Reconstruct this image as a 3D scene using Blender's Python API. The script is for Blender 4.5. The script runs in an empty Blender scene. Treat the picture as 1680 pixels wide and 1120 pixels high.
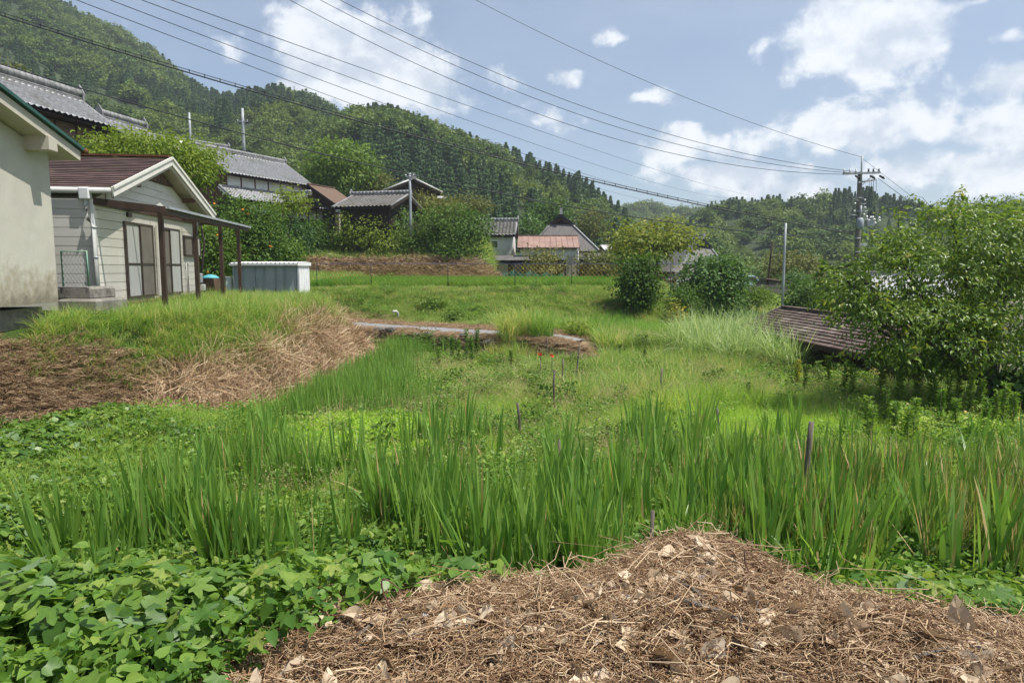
import bpy, math, random
import numpy as np
from mathutils import Vector, Matrix

scene = bpy.context.scene
# ------------------------------------------------------------------ camera, world, sun, exposure
EYE = 3.0
F = 1120.0
PITCH = math.atan(120.0 / F)
cam_data = bpy.data.cameras.new("camera")
cam_data.lens = 24.0
cam_data.sensor_width = 36.0
cam_data.clip_start = 0.1
cam_data.clip_end = 6000.0
cam = bpy.data.objects.new("camera", cam_data)
cam.location = (0, 0, EYE)
cam.rotation_euler = (math.pi / 2 - PITCH, 0, 0)
scene.collection.objects.link(cam)
scene.camera = cam

SUN = Vector((0.42, -0.12, 0.90)).normalized()
SUN_EL = math.asin(SUN.z)
SUN_AZ = math.atan2(SUN.x, SUN.y)
sun_data = bpy.data.lights.new("sun", 'SUN')
sun_data.energy = 5.0
sun_data.angle = math.radians(0.53)
sun_data.color = (1.0, 0.955, 0.88)
sun = bpy.data.objects.new("sun", sun_data)
sun.rotation_euler = SUN.to_track_quat('Z', 'Y').to_euler()
sun.location = (20, -5, 60)
scene.collection.objects.link(sun)

scene.view_settings.view_transform = 'Standard'
scene.view_settings.look = 'None'
scene.view_settings.exposure = 0.50
scene.view_settings.gamma = 1.0
scene.view_settings.use_curve_mapping = False
try:
    scene.cycles.max_bounces = 8
    scene.cycles.diffuse_bounces = 4
    scene.cycles.glossy_bounces = 2
    scene.cycles.transmission_bounces = 5
    scene.cycles.transparent_max_bounces = 10
    scene.cycles.volume_bounces = 0
    scene.cycles.use_denoising = True
    scene.cycles.use_adaptive_sampling = True
    scene.cycles.adaptive_threshold = 0.02
except Exception:
    pass

cp, sp = math.cos(PITCH), math.sin(PITCH)
def ray(u, v):
    tx, ty = (u - 840.0) / F, (560.0 - v) / F
    return np.array((tx, cp + ty * sp, -sp + ty * cp))
def P(u, v, D):
    r = ray(u, v); k = D / r[1]
    return np.array((r[0] * k, D, EYE + r[2] * k))
def GP(u, v, z):
    r = ray(u, v); k = (z - EYE) / r[2]
    return np.array((r[0] * k, r[1] * k, z))
def pix(x, y, z):
    d = y * cp - (z - EYE) * sp
    w = y * sp + (z - EYE) * cp
    return 840 + F * x / d, 560 - F * w / d

# ---- world: physical sky with cumulus
world = bpy.data.worlds.new("World")
scene.world = world
world.use_nodes = True
wt = world.node_tree
wt.nodes.clear()
def wn(t, **k):
    n = wt.nodes.new(t)
    for a, b in k.items():
        setattr(n, a, b)
    return n
wl = wt.links.new
w_out = wn('ShaderNodeOutputWorld'); w_bg = wn('ShaderNodeBackground')
w_bg.inputs['Strength'].default_value = 0.10
sky = wn('ShaderNodeTexSky', sky_type='NISHITA', sun_disc=False)
sky.sun_elevation = SUN_EL
sky.sun_rotation = SUN_AZ
sky.altitude = 150.0
sky.air_density = 1.0
sky.dust_density = 1.2
sky.ozone_density = 1.2
tc = wn('ShaderNodeTexCoord')
def wmath(op, a, b=None, clamp=False):
    n = wn('ShaderNodeMath', operation=op); n.use_clamp = clamp
    for i, s in enumerate((a, b)):
        if s is None: continue
        if isinstance(s, (int, float)): n.inputs[i].default_value = s
        else: wl(s, n.inputs[i])
    return n.outputs[0]
def wnoise(vec, scale, detail, rough, dist=0.0):
    n = wn('ShaderNodeTexNoise'); n.inputs['Scale'].default_value = scale
    n.inputs['Detail'].default_value = detail; n.inputs['Roughness'].default_value = rough
    n.inputs['Distortion'].default_value = dist
    wl(vec, n.inputs['Vector']); return n.outputs['Fac']
def wmap(vec, loc=(0, 0, 0), scl=(1, 1, 1)):
    n = wn('ShaderNodeMapping'); n.inputs['Location'].default_value = loc; n.inputs['Scale'].default_value = scl
    wl(vec, n.inputs['Vector']); return n.outputs[0]
gen = tc.outputs['Generated']
big = wnoise(wmap(gen, (3.1, 1.7, 0.4), (1, 1, 1.25)), 11.0, 9.0, 0.60, 0.1)
big2 = wnoise(wmap(gen, (3.1, 1.7, 0.365), (1, 1, 1.25)), 11.0, 6.0, 0.58, 0.1)
# clouds: (u, v, half width px, half height px, strength)
CLOUDS = [(590, 95, 140, 66, 1.25), (690, 125, 100, 50, 1.0), (530, 120, 80, 60, .9), (1415, 60, 110, 70, 1.15), (1370, 90, 60, 38, .8), (1500, 35, 80, 40, .7),
          (1398, 210, 105, 45, 1.2), (1100, 245, 90, 32, .9), (1240, 240, 120, 40, .9), (1200, 285, 170, 32, .95), (940, 126, 30, 14, .8),
          (1005, 64, 30, 16, .75), (1065, 158, 45, 16, .7), (880, 200, 75, 22, .7), (1640, 125, 60, 40, .85), (1520, 210, 50, 28, .85),
          (1650, 210, 70, 38, .95), (1490, 280, 200, 32, .85), (1560, 180, 60, 25, .6), (1650, 60, 50, 20, .8), (60, 5, 90, 30, .7), (210, 45, 40, 26, .45), (300, 10, 60, 12, .4),
          (640, 215, 100, 22, .45), (1600, 5, 110, 18, .7), (1380, 0, 50, 14, .6), (1650, 290, 120, 40, .8), (1300, 305, 200, 30, .8), (1050, 320, 120, 24, .6),
          (-260, 60, 160, 60, .9), (-500, 200, 140, 50, .8), (2000, 90, 190, 70, .9), (2300, 230, 240, 60, .9), (900, -300, 160, 70, .8),
          (300, -250, 130, 60, .8), (1700, -260, 170, 70, .9)]
mask = None
for (u, v, a, b, s) in CLOUDS:
    r = ray(u, v); L = np.linalg.norm(r); r = r / L
    a_, b_ = a / F / L, b / F / L
    sub = wn('ShaderNodeVectorMath', operation='SUBTRACT'); wl(gen, sub.inputs[0]); sub.inputs[1].default_value = tuple(r)
    mul = wn('ShaderNodeVectorMath', operation='MULTIPLY'); wl(sub.outputs[0], mul.inputs[0]); mul.inputs[1].default_value = (1 / a_, 1 / a_, 1 / b_)
    ln = wn('ShaderNodeVectorMath', operation='LENGTH'); wl(mul.outputs[0], ln.inputs[0])
    d = wmath('SUBTRACT', s * 1.15, wmath('MULTIPLY', ln.outputs['Value'], 0.62 * s))
    mask = d if mask is None else wmath('MAXIMUM', mask, d)
mask = wmath('MAXIMUM', mask, 0.0)
# clouds all round the rest of the sky, by noise alone
gmask = wmath('MULTIPLY', wmath('SUBTRACT', wnoise(wmap(gen, (9, 4, 2), (1, 1, 2.2)), 2.6, 2.0, 0.5), 0.60), 2.5)
mask = wmath('MAXIMUM', mask, gmask)
def cover(nz):
    return wmath('ADD', wmath('MULTIPLY', mask, 0.70), wmath('MULTIPLY', wmath('SUBTRACT', nz, 0.5), 1.5))
dens = cover(big)
mr = wn('ShaderNodeMapRange', interpolation_type='SMOOTHSTEP'); wl(dens, mr.inputs['Value'])
mr.inputs['From Min'].default_value = 0.30; mr.inputs['From Max'].default_value = 0.54
mr.inputs['To Max'].default_value = 0.93
dens2 = cover(big2)
tops = wn('ShaderNodeMapRange', interpolation_type='SMOOTHSTEP'); wl(wmath('SUBTRACT', dens, wmath('MULTIPLY', dens2, 0.9)), tops.inputs['Value'])
tops.inputs['From Min'].default_value = -0.14; tops.inputs['From Max'].default_value = 0.22
ccol = wn('ShaderNodeMix', data_type='RGBA'); wl(tops.outputs[0], ccol.inputs['Factor'])
ccol.inputs[6].default_value = (5.0, 5.6, 6.4, 1); ccol.inputs[7].default_value = (8.0, 8.2, 8.4, 1)
# thin high veil
veil = wn('ShaderNodeMapRange'); wl(wnoise(wmap(gen, (1, 7, 3), (1, 1, 3.0)), 3.0, 5.0, 0.6), veil.inputs['Value'])
veil.inputs['From Min'].default_value = 0.38; veil.inputs['From Max'].default_value = 0.8
veil.inputs['To Min'].default_value = 0.12; veil.inputs['To Max'].default_value = 0.5
smix0 = wn('ShaderNodeMix', data_type='RGBA'); wl(veil.outputs[0], smix0.inputs['Factor'])
skyg = wn('ShaderNodeMix', data_type='RGBA'); skyg.blend_type = 'MULTIPLY'; skyg.inputs['Factor'].default_value = 1.0
wl(sky.outputs[0], skyg.inputs[6]); skyg.inputs[7].default_value = (1.0, 1.0, 1.0, 1)
wl(skyg.outputs[2], smix0.inputs[6]); smix0.inputs[7].default_value = (4.0, 4.7, 5.7, 1)
smix = wn('ShaderNodeMix', data_type='RGBA'); wl(mr.outputs[0], smix.inputs['Factor'])
wl(smix0.outputs[2], smix.inputs[6]); wl(ccol.outputs[2], smix.inputs[7])
wl(smix.outputs[2], w_bg.inputs['Color'])
wl(w_bg.outputs[0], w_out.inputs['Surface'])

# ------------------------------------------------------------------ helpers
rng = np.random.default_rng(7)
R = math.radians
def link(o): scene.collection.objects.link(o); return o
def tag(o, label=None, cat=None, group=None, kind=None):
    if label: o['label'] = label
    if cat: o['category'] = cat
    if group: o['group'] = group
    if kind: o['kind'] = kind
    return o
def empty(name, loc=(0, 0, 0), rz=0.0, label=None, cat=None, group=None):
    o = bpy.data.objects.new(name, None); link(o)
    o.location = tuple(loc); o.rotation_euler = (0, 0, rz); o.empty_display_size = 0.3
    return tag(o, label, cat, group)

def np_mesh(name, V, Fc, mats, rnd=None, smooth=False, midx=None):
    """V (n,3); Fc (m,k) int array with constant k"""
    V = np.asarray(V, dtype=np.float32); Fc = np.asarray(Fc, dtype=np.int32)
    me = bpy.data.meshes.new(name)
    m, k = Fc.shape
    me.vertices.add(len(V)); me.vertices.foreach_set('co', V.ravel())
    me.loops.add(m * k); me.loops.foreach_set('vertex_index', Fc.ravel())
    me.polygons.add(m)
    me.polygons.foreach_set('loop_start', np.arange(0, m * k, k, dtype=np.int32))
    try: me.polygons.foreach_set('loop_total', np.full(m, k, dtype=np.int32))
    except Exception: pass
    if midx is not None: me.polygons.foreach_set('material_index', np.asarray(midx, dtype=np.int32))
    if smooth: me.polygons.foreach_set('use_smooth', np.ones(m, dtype=bool))
    if rnd is not None:
        a = me.attributes.new('rnd', 'FLOAT', 'FACE'); a.data.foreach_set('value', np.asarray(rnd, dtype=np.float32))
    for x in (mats if isinstance(mats, (list, tuple)) else [mats]): me.materials.append(x)
    me.update(calc_edges=True)
    return me

class MB:
    """collects boxes, prisms and tubes, then links them as ONE mesh object"""
    def __init__(s): s.v = []; s.f = []; s.sm = []
    def add(s, V, Fs, smooth=False):
        o = len(s.v); s.v += [tuple(map(float, p)) for p in V]
        s.f += [tuple(i + o for i in f) for f in Fs]; s.sm += [smooth] * len(Fs); return s
    def box(s, x0, x1, y0, y1, z0, z1):
        V = [(x, y, z) for z in (z0, z1) for y in (y0, y1) for x in (x0, x1)]
        return s.add(V, [(0, 2, 3, 1), (4, 5, 7, 6), (0, 1, 5, 4), (2, 6, 7, 3), (0, 4, 6, 2), (1, 3, 7, 5)])
    def slab(s, quad, t, off=(0, 0, 0)):
        """quad: 4 points; thickened by t along the downward normal"""
        q = [np.array(p, float) + np.array(off) for p in quad]
        n = np.cross(q[1] - q[0], q[3] - q[0]); n = n / np.linalg.norm(n)
        if n[2] < 0 : n = -n
        b = [p - n * t for p in q]
        return s.add(q + b, [(0, 1, 2, 3), (7, 6, 5, 4), (0, 4, 5, 1), (1, 5, 6, 2), (2, 6, 7, 3), (3, 7, 4, 0)])
    def prism(s, poly, y0, y1):
        """poly in xz, extruded along y"""
        n = len(poly); V = [(x, y0, z) for x, z in poly] + [(x, y1, z) for x, z in poly]
        Fs = [tuple(range(n)), tuple(range(2 * n - 1, n - 1, -1))] + [(i, i + n, (i + 1) % n + n, (i + 1) % n) for i in range(n)]
        return s.add(V, Fs)
    def prism_yz(s, poly, x0, x1):
        n = len(poly); V = [(x0, y, z) for y, z in poly] + [(x1, y, z) for y, z in poly]
        Fs = [tuple(range(n)), tuple(range(2 * n - 1, n - 1, -1))] + [(i, i + n, (i + 1) % n + n, (i + 1) % n) for i in range(n)]
        return s.add(V, Fs)
    def tube(s, pts, rad, n=8, cap=True):
        pts = [np.array(p, float) for p in pts]
        if not hasattr(rad, '__len__'): rad = [rad] * len(pts)
        V = []; Fs = []
        for i, p in enumerate(pts):
            d = pts[min(i + 1, len(pts) - 1)] - pts[max(i - 1, 0)]
            d = d / (np.linalg.norm(d) + 1e-9)
            a = np.cross(d, (0, 0, 1)) if abs(d[2]) < .95 else np.cross(d, (0, 1, 0))
            a /= np.linalg.norm(a); b = np.cross(d, a)
            for j in range(n):
                t = 2 * math.pi * j / n
                V.append(p + rad[i] * (math.cos(t) * a + math.sin(t) * b))
        for i in range(len(pts) - 1):
            for j in range(n):
                Fs.append((i * n + j, i * n + (j + 1) % n, (i + 1) * n + (j + 1) % n, (i + 1) * n + j))
        if cap:
            Fs.append(tuple(range(n - 1, -1, -1))); Fs.append(tuple(range((len(pts) - 1) * n, len(pts) * n)))
        return s.add(V, Fs, True)
    def bar(s, a, b, w, h=None):
        h = h or w; a = np.array(a, float); b = np.array(b, float); d = b - a; d /= np.linalg.norm(d)
        sd = np.cross(d, (0, 0, 1)) if abs(d[2]) < .98 else np.array((1., 0, 0)); sd /= np.linalg.norm(sd); up = np.cross(sd, d)
        V = [p + sx * sd * w / 2 + sz * up * h / 2 for p in (a, b) for sx, sz in ((-1, -1), (1, -1), (1, 1), (-1, 1))]
        return s.add(V, [(3, 2, 1, 0), (4, 5, 6, 7), (0, 1, 5, 4), (1, 2, 6, 5), (2, 3, 7, 6), (3, 0, 4, 7)])
    def mesh(s, name, mat):
        me = bpy.data.meshes.new(name); me.from_pydata(s.v, [], s.f)
        me.polygons.foreach_set('use_smooth', s.sm)
        me.materials.append(mat); me.update(); return me
    def build(s, name, mat, parent=None, bevel=0.0):
        me = s.mesh(name, mat)
        import bmesh
        bm = bmesh.new(); bm.from_mesh(me); bmesh.ops.recalc_face_normals(bm, faces=bm.faces); bm.to_mesh(me); bm.free()
        o = bpy.data.objects.new(name, me); link(o)
        if parent is not None: o.parent = parent
        if bevel:
            m = o.modifiers.new('bevel', 'BEVEL'); m.width = bevel; m.segments = 1; m.limit_method = 'ANGLE'; m.angle_limit = R(40)
        return o
def meshobj(name, me, parent=None, loc=(0, 0, 0), rot=(0, 0, 0), scl=(1, 1, 1)):
    o = bpy.data.objects.new(name, me); link(o)
    if parent is not None: o.parent = parent
    o.location = loc; o.rotation_euler = rot; o.scale = scl
    return o
def copy_tree(o, parent=None):
    c = o.copy(); link(c); c.parent = parent
    for ch in o.children: copy_tree(ch, c)
    return c

# ------------------------------------------------------------------ noise
_perm = np.random.default_rng(3).random((256, 256))
def vnoise(x, y, s=1.0, o=0):
    x = np.asarray(x, float) / s + 37.3 * o + 900; y = np.asarray(y, float) / s + 17.9 * o + 900
    xi = np.floor(x).astype(int); yi = np.floor(y).astype(int); fx = x - xi; fy = y - yi
    fx = fx * fx * (3 - 2 * fx); fy = fy * fy * (3 - 2 * fy)
    g = lambda a, b: _perm[a % 256, b % 256]
    return (g(xi, yi) * (1 - fx) + g(xi + 1, yi) * fx) * (1 - fy) + (g(xi, yi + 1) * (1 - fx) + g(xi + 1, yi + 1) * fx) * fy
def fbm(x, y, s=1.0, o=0, n=3):
    r = 0; a = .5; t = 0
    for i in range(n): r = r + a * vnoise(x, y, s / 2 ** i, o + i); t += a; a *= .5
    return r / t
def ss(a, b, x):
    t = np.clip((np.asarray(x, float) - a) / (b - a), 0, 1); return t * t * (3 - 2 * t)
def sdf(px, py, poly):
    px = np.asarray(px, float); py = np.asarray(py, float)
    d = np.full(px.shape, 1e18); ins = np.zeros(px.shape, bool); n = len(poly)
    for i in range(n):
        ax, ay = poly[i]; bx, by = poly[(i + 1) % n]
        ex, ey = bx - ax, by - ay; wx, wy = px - ax, py - ay
        t = np.clip((wx * ex + wy * ey) / (ex * ex + ey * ey), 0, 1)
        d = np.minimum(d, (wx - ex * t) ** 2 + (wy - ey * t) ** 2)
        c = ((ay > py) != (by > py)) & (px < (bx - ax) * (py - ay) / (by - ay + 1e-12) + ax)
        ins ^= c
    return np.where(ins, -1, 1) * np.sqrt(d)

# ------------------------------------------------------------------ materials
def nt(name):
    m = bpy.data.materials.new(name); m.use_nodes = True; t = m.node_tree; t.nodes.clear(); return m, t
def node(t, ty, **k):
    n = t.nodes.new(ty)
    for a, b in k.items(): setattr(n, a, b)
    return n
def c4(c): return (c[0], c[1], c[2], 1.0)
def noise_fac(t, scale=3.0, detail=5.0, rough=.6, coord='Object', stretch=(1, 1, 1), rot=(0, 0, 0)):
    tcn = node(t, 'ShaderNodeTexCoord'); mp = node(t, 'ShaderNodeMapping'); mp.inputs['Scale'].default_value = stretch; mp.inputs['Rotation'].default_value = rot
    t.links.new(tcn.outputs[coord], mp.inputs['Vector'])
    n = node(t, 'ShaderNodeTexNoise'); n.inputs['Scale'].default_value = scale; n.inputs['Detail'].default_value = detail; n.inputs['Roughness'].default_value = rough
    t.links.new(mp.outputs[0], n.inputs['Vector']); return n.outputs['Fac']
def ramp(t, fac, stops):
    r = node(t, 'ShaderNodeValToRGB'); e = r.color_ramp.elements
    e[0].position, e[0].color = stops[0][0], c4(stops[0][1]); e[1].position, e[1].color = stops[-1][0], c4(stops[-1][1])
    for p, c in stops[1:-1]:
        x = e.new(p); x.color = c4(c)
    t.links.new(fac, r.inputs['Fac']); return r.outputs['Color']
def mixc(t, fac, a, b, mode='MIX'):
    m = node(t, 'ShaderNodeMix', data_type='RGBA'); m.blend_type = mode
    for s, i in ((fac, 0), (a, 6), (b, 7)):
        if isinstance(s, (int, float)): m.inputs[i].default_value = s
        elif isinstance(s, tuple): m.inputs[i].default_value = c4(s)
        else: t.links.new(s, m.inputs[i])
    return m.outputs[2]
def mat(name, stops, scale=3.0, detail=6.0, rough=.8, bump=.15, bscale=None, spec=.3, metal=0.0, stretch=(1, 1, 1), stain=None, stain_scale=.7, obrand=0.0, rotn=(0, 0, 0)):
    """procedural: noise ramp, optional second large-scale stain colour, fine bump"""
    m, t = nt(name); out = node(t, 'ShaderNodeOutputMaterial'); b = node(t, 'ShaderNodeBsdfPrincipled')
    if len(stops) == 1: stops = [(0.0, tuple(x * .88 for x in stops[0])), (1.0, tuple(min(1, x * 1.1) for x in stops[0]))]
    elif len(stops[0]) == 3: stops = [(.3 + .4 * i / (len(stops) - 1), c) for i, c in enumerate(stops)]
    fac = noise_fac(t, scale, detail, .65, stretch=stretch, rot=rotn); col = ramp(t, fac, stops)
    if stain is not None:
        f2 = noise_fac(t, stain_scale, 5, .7, stretch=(stretch[0], stretch[1], stretch[2]))
        mr_ = node(t, 'ShaderNodeMapRange'); t.links.new(f2, mr_.inputs['Value']); mr_.inputs['From Min'].default_value = .5; mr_.inputs['From Max'].default_value = .72
        col = mixc(t, mr_.outputs[0], col, stain)
    if obrand:
        oi = node(t, 'ShaderNodeObjectInfo'); mr_ = node(t, 'ShaderNodeMapRange'); t.links.new(oi.outputs['Random'], mr_.inputs['Value'])
        mr_.inputs['To Min'].default_value = 1 - obrand; mr_.inputs['To Max'].default_value = 1 + obrand
        hs = node(t, 'ShaderNodeHueSaturation'); t.links.new(col, hs.inputs['Color']); t.links.new(mr_.outputs[0], hs.inputs['Value']); col = hs.outputs[0]
    t.links.new(col, b.inputs['Base Color']); b.inputs['Roughness'].default_value = rough
    b.inputs['Specular IOR Level'].default_value = spec; b.inputs['Metallic'].default_value = metal
    if bump:
        bp = node(t, 'ShaderNodeBump'); bp.inputs['Strength'].default_value = bump; bp.inputs['Distance'].default_value = .02
        t.links.new(noise_fac(t, bscale or scale * 6, 4, .6, stretch=stretch), bp.inputs['Height']); t.links.new(bp.outputs[0], b.inputs['Normal'])
    t.links.new(b.outputs[0], out.inputs['Surface']); return m
def leafmat(name, stops, trans=.35, rough=.45, spec=.35, var=.5, tcol=None, obr=.5, gain=1.6, mottle=0):
    """foliage: colour by a per-leaf random number and a per-plant one, part translucent"""
    m, t = nt(name); out = node(t, 'ShaderNodeOutputMaterial'); b = node(t, 'ShaderNodeBsdfPrincipled')
    at = node(t, 'ShaderNodeAttribute', attribute_name='rnd'); oi = node(t, 'ShaderNodeObjectInfo')
    mx = node(t, 'ShaderNodeMath', operation='MULTIPLY'); t.links.new(oi.outputs['Random'], mx.inputs[0]); mx.inputs[1].default_value = obr
    m2 = node(t, 'ShaderNodeMath', operation='MULTIPLY'); t.links.new(at.outputs['Fac'], m2.inputs[0]); m2.inputs[1].default_value = 1 - obr
    ad = node(t, 'ShaderNodeMath', operation='ADD'); t.links.new(mx.outputs[0], ad.inputs[0]); t.links.new(m2.outputs[0], ad.inputs[1])
    if len(stops[0]) == 3: stops = [(.12 + .76 * i / (len(stops) - 1), c) for i, c in enumerate(stops)]
    stops = [(p, tuple(min(.75, x * gain) for x in c)) for p, c in stops]
    col = ramp(t, ad.outputs[0], stops)
    if mottle: col = mixc(t, 1.0, col, ramp(t, noise_fac(t, mottle, 3, .6), [(.3, (.72, .74, .7)), (.5, (1., 1., 1.)), (.72, (1.28, 1.22, 1.1))]), 'MULTIPLY')
    t.links.new(col, b.inputs['Base Color']); b.inputs['Roughness'].default_value = rough; b.inputs['Specular IOR Level'].default_value = spec
    tr = node(t, 'ShaderNodeBsdfTranslucent'); tcn = mixc(t, 1.0, col, tcol or (1.3, 1.3, .75), 'MULTIPLY'); t.links.new(tcn, tr.inputs['Color'])
    ms = node(t, 'ShaderNodeMixShader'); ms.inputs[0].default_value = trans
    t.links.new(b.outputs[0], ms.inputs[1]); t.links.new(tr.outputs[0], ms.inputs[2]); t.links.new(ms.outputs[0], out.inputs['Surface'])
    return m
def glassmat(name, tint=(.05, .06, .06)):
    m, t = nt(name); out = node(t, 'ShaderNodeOutputMaterial'); b = node(t, 'ShaderNodeBsdfPrincipled')
    t.links.new(ramp(t, noise_fac(t, 2.0, 3), [(.3, tuple(x * .7 for x in tint)), (.7, tuple(x * 1.4 for x in tint))]), b.inputs['Base Color'])
    b.inputs['Roughness'].default_value = .08; b.inputs['Specular IOR Level'].default_value = .7
    t.links.new(b.outputs[0], out.inputs['Surface']); return m

M = {}
M['stucco'] = mat('stucco', [(.25, (.43, .41, .35)), (.5, (.50, .48, .41)), (.8, (.57, .55, .48))], 1.2, 8, .9, .35, 60, stain=(.40, .39, .33), stain_scale=.55)
m_, t_ = M['stucco'], M['stucco'].node_tree
b_ = [n for n in t_.nodes if n.type == 'BSDF_PRINCIPLED'][0]; src = b_.inputs['Base Color'].links[0].from_socket
tcn_ = node(t_, 'ShaderNodeTexCoord'); sp_ = node(t_, 'ShaderNodeSeparateXYZ'); t_.links.new(tcn_.outputs['Object'], sp_.inputs[0])
mr_ = node(t_, 'ShaderNodeMapRange'); t_.links.new(sp_.outputs['Z'], mr_.inputs['Value']); mr_.inputs['From Min'].default_value = .35; mr_.inputs['From Max'].default_value = 1.25; mr_.inputs['To Min'].default_value = .34; mr_.inputs['To Max'].default_value = -.12
ad_ = node(t_, 'ShaderNodeMath', operation='ADD'); t_.links.new(mr_.outputs[0], ad_.inputs[0]); t_.links.new(noise_fac(t_, 2.6, 7, .7), ad_.inputs[1])
gr_ = ramp(t_, ad_.outputs[0], [(.50, (1., 1., 1.)), (.66, (.72, .68, .60)), (.82, (.42, .39, .34))])
b_c = mixc(t_, 1.0, src, gr_, 'MULTIPLY'); t_.links.new(b_c, b_.inputs['Base Color'])
M['concrete'] = mat('concrete', [(.3, (.12, .11, .095)), (.5, (.24, .22, .19)), (.75, (.36, .34, .30))], 6, 8, .95, .6, 40, stain=(.07, .065, .055), stain_scale=3)
M['eave_plaster'] = mat('eave_plaster', [(.42, .39, .32), (.50, .47, .39)], 2, 5, .9, .15, 30)
M['green_trim'] = mat('green_trim', [(.02, .075, .06), (.03, .10, .08)], 3, 4, .5, .05)
M['rust'] = mat('rust', [(.16, .07, .03), (.10, .04, .02)], 8, 4, .9, .2)
M['siding'] = mat('siding', [(.58, .56, .51), (.68, .66, .60)], 2.2, 5, .55, .06, 50, obrand=.06, stain=(.47, .45, .40), stain_scale=1.2)
M['bargeboard'] = mat('bargeboard', [(.62, .60, .53), (.74, .72, .65)], 3, 5, .5, .08)
M['brownmetal'] = mat('brownmetal', [(.045, .028, .02), (.085, .055, .04)], 7, 5, .5, .1, stretch=(1, 1, .2))
M['bronze'] = mat('bronze', [(.05, .04, .033), (.075, .06, .05)], 4, 3, .45, .03)
M['oldwood'] = mat('oldwood', [(.09, .055, .035), (.20, .13, .09)], 9, 6, .9, .4, stretch=(.25, 1, 1), obrand=.2)
M['darkwood'] = mat('darkwood', [(.022, .014, .01), (.06, .038, .026)], 8, 6, .9, .4, stretch=(1, 1, .2), obrand=.25)
M['redwood'] = mat('redwood', [(.10, .045, .03), (.19, .095, .065)], 7, 6, .85, .3, stretch=(1, 1, .15), obrand=.2)
M['greywood'] = mat('greywood', [(.10, .085, .07), (.24, .21, .18)], 9, 6, .95, .5, stretch=(1, 1, .2), obrand=.25)
M['pipe'] = mat('pipe', [(.44, .45, .43), (.56, .57, .55)], 3, 4, .45, .03)
M['shingle'] = mat('shingle', [(.25, (.03, .019, .02)), (.45, (.065, .04, .04)), (.62, (.13, .08, .07)), (.8, (.20, .15, .115))], 3.0, 9, .92, .5, 40, stretch=(4, .7, 1), stain=(.085, .075, .03), stain_scale=2.0, obrand=.22)
M['slate'] = mat('slate', [(.25, (.055, .035, .03)), (.5, (.11, .075, .065)), (.8, (.19, .145, .12))], 2.5, 9, .9, .4, 30, stretch=(1, .5, 1), stain=(.24, .20, .17), stain_scale=1.4, obrand=.25)
M['tile'] = mat('tile', [(.25, (.13, .135, .145)), (.5, (.22, .225, .235)), (.8, (.34, .345, .35))], 5.0, 8, .45, .15, 20, spec=.5, stain=(.13, .125, .10), stain_scale=.5)
M['oldtile'] = mat('oldtile', [(.25, (.12, .11, .10)), (.5, (.22, .205, .19)), (.8, (.33, .31, .28))], 4.0, 8, .8, .25, 20, stain=(.10, .095, .06), stain_scale=.8)
M['tilecap'] = mat('tilecap', [(.16, .16, .165), (.33, .33, .32)], 3, 7, .6, .2, stain=(.10, .10, .075))
M['plaster'] = mat('plaster', [(.62, .61, .57), (.74, .73, .69)], 1.5, 5, .9, .1, stain=(.45, .44, .40), stain_scale=.8)
M['beige'] = mat('beige', [(.38, .33, .27), (.47, .42, .35)], 1.5, 5, .9, .1)
M['thatch'] = mat('thatch', [(.10, .065, .045), (.19, .13, .095)], 5, 8, .95, .5, stretch=(3, 1, 1))
M['redroof'] = mat('redroof', [(.25, (.22, .13, .10)), (.55, (.31, .20, .16)), (.8, (.38, .27, .22))], 1.5, 8, .6, .1, 20, stain=(.26, .16, .125), stain_scale=.6, obrand=.06)
M['greyroof'] = mat('greyroof', [(.105, .095, .09), (.15, .14, .13)], 1.2, 6, .6, .1, stretch=(1, 1, .3))
M['galv'] = mat('galv', [(.26, .285, .31), (.36, .385, .41)], 1.5, 6, .42, .04, spec=.5, obrand=.05)
M['galvroof'] = mat('galvroof', [(.60, .58, .57), (.72, .70, .69)], 2, 5, .4, .05, spec=.5, stain=(.45, .40, .37))
M['whitepaint'] = mat('whitepaint', [(.66, .67, .66), (.78, .79, .78)], 2, 5, .5, .04)
M['asphalt'] = mat('asphalt', [(.17, .17, .17), (.27, .265, .255)], 5, 8, .95, .3, 60)
M['polepaint'] = mat('polepaint', [(.12, .11, .095), (.21, .20, .175)], 4, 6, .9, .2, stretch=(1, 1, .2), stain=(.13, .12, .10))
M['steel'] = mat('steel', [(.27, .29, .31), (.40, .42, .44)], 3, 5, .45, .04, spec=.5)
M['rubber'] = mat('rubber', [(.012, .012, .014), (.03, .03, .032)], 4, 3, .6, .05)
M['wire'] = mat('wire', [(.02, .022, .026), (.045, .048, .055)], 4, 3, .6, 0)
M['transformer'] = mat('transformer', [(.25, .28, .31), (.34, .37, .40)], 3, 4, .45, .04)
M['porcelain'] = mat('porcelain', [(.68, .68, .66), (.78, .78, .76)], 3, 3, .25, 0, spec=.6)
M['dish'] = M['whitepaint']
M['teal'] = mat('teal', [(.08, .33, .38), (.12, .42, .48)], 3, 4, .6, .05)
M['greenpaint'] = mat('greenpaint', [(.14, .32, .24), (.24, .42, .33)], 6, 6, .6, .15, stain=(.28, .22, .13), stain_scale=4)
M['bark'] = mat('bark', [(.035, .027, .02), (.10, .08, .06)], 10, 7, .95, .7, stretch=(1, 1, .3))
M['stake'] = mat('stake', [(.085, .065, .05), (.22, .19, .155)], 18, 7, .95, .6, stretch=(1, 1, .15), obrand=.2)
M['stone'] = mat('stone', [(.10, .09, .075), (.27, .245, .21)], 3, 8, .95, .5, obrand=.3, stain=(.06, .065, .04))
M['glass'] = glassmat('glass')
M['curtain'] = mat('curtain', [(.35, .36, .35), (.55, .56, .54)], 3, 3, .9, .1, stretch=(14, 1, .4))
M['screen'] = mat('screen', [(.15, .135, .115), (.21, .19, .165)], 2, 4, .7, .03)
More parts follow.
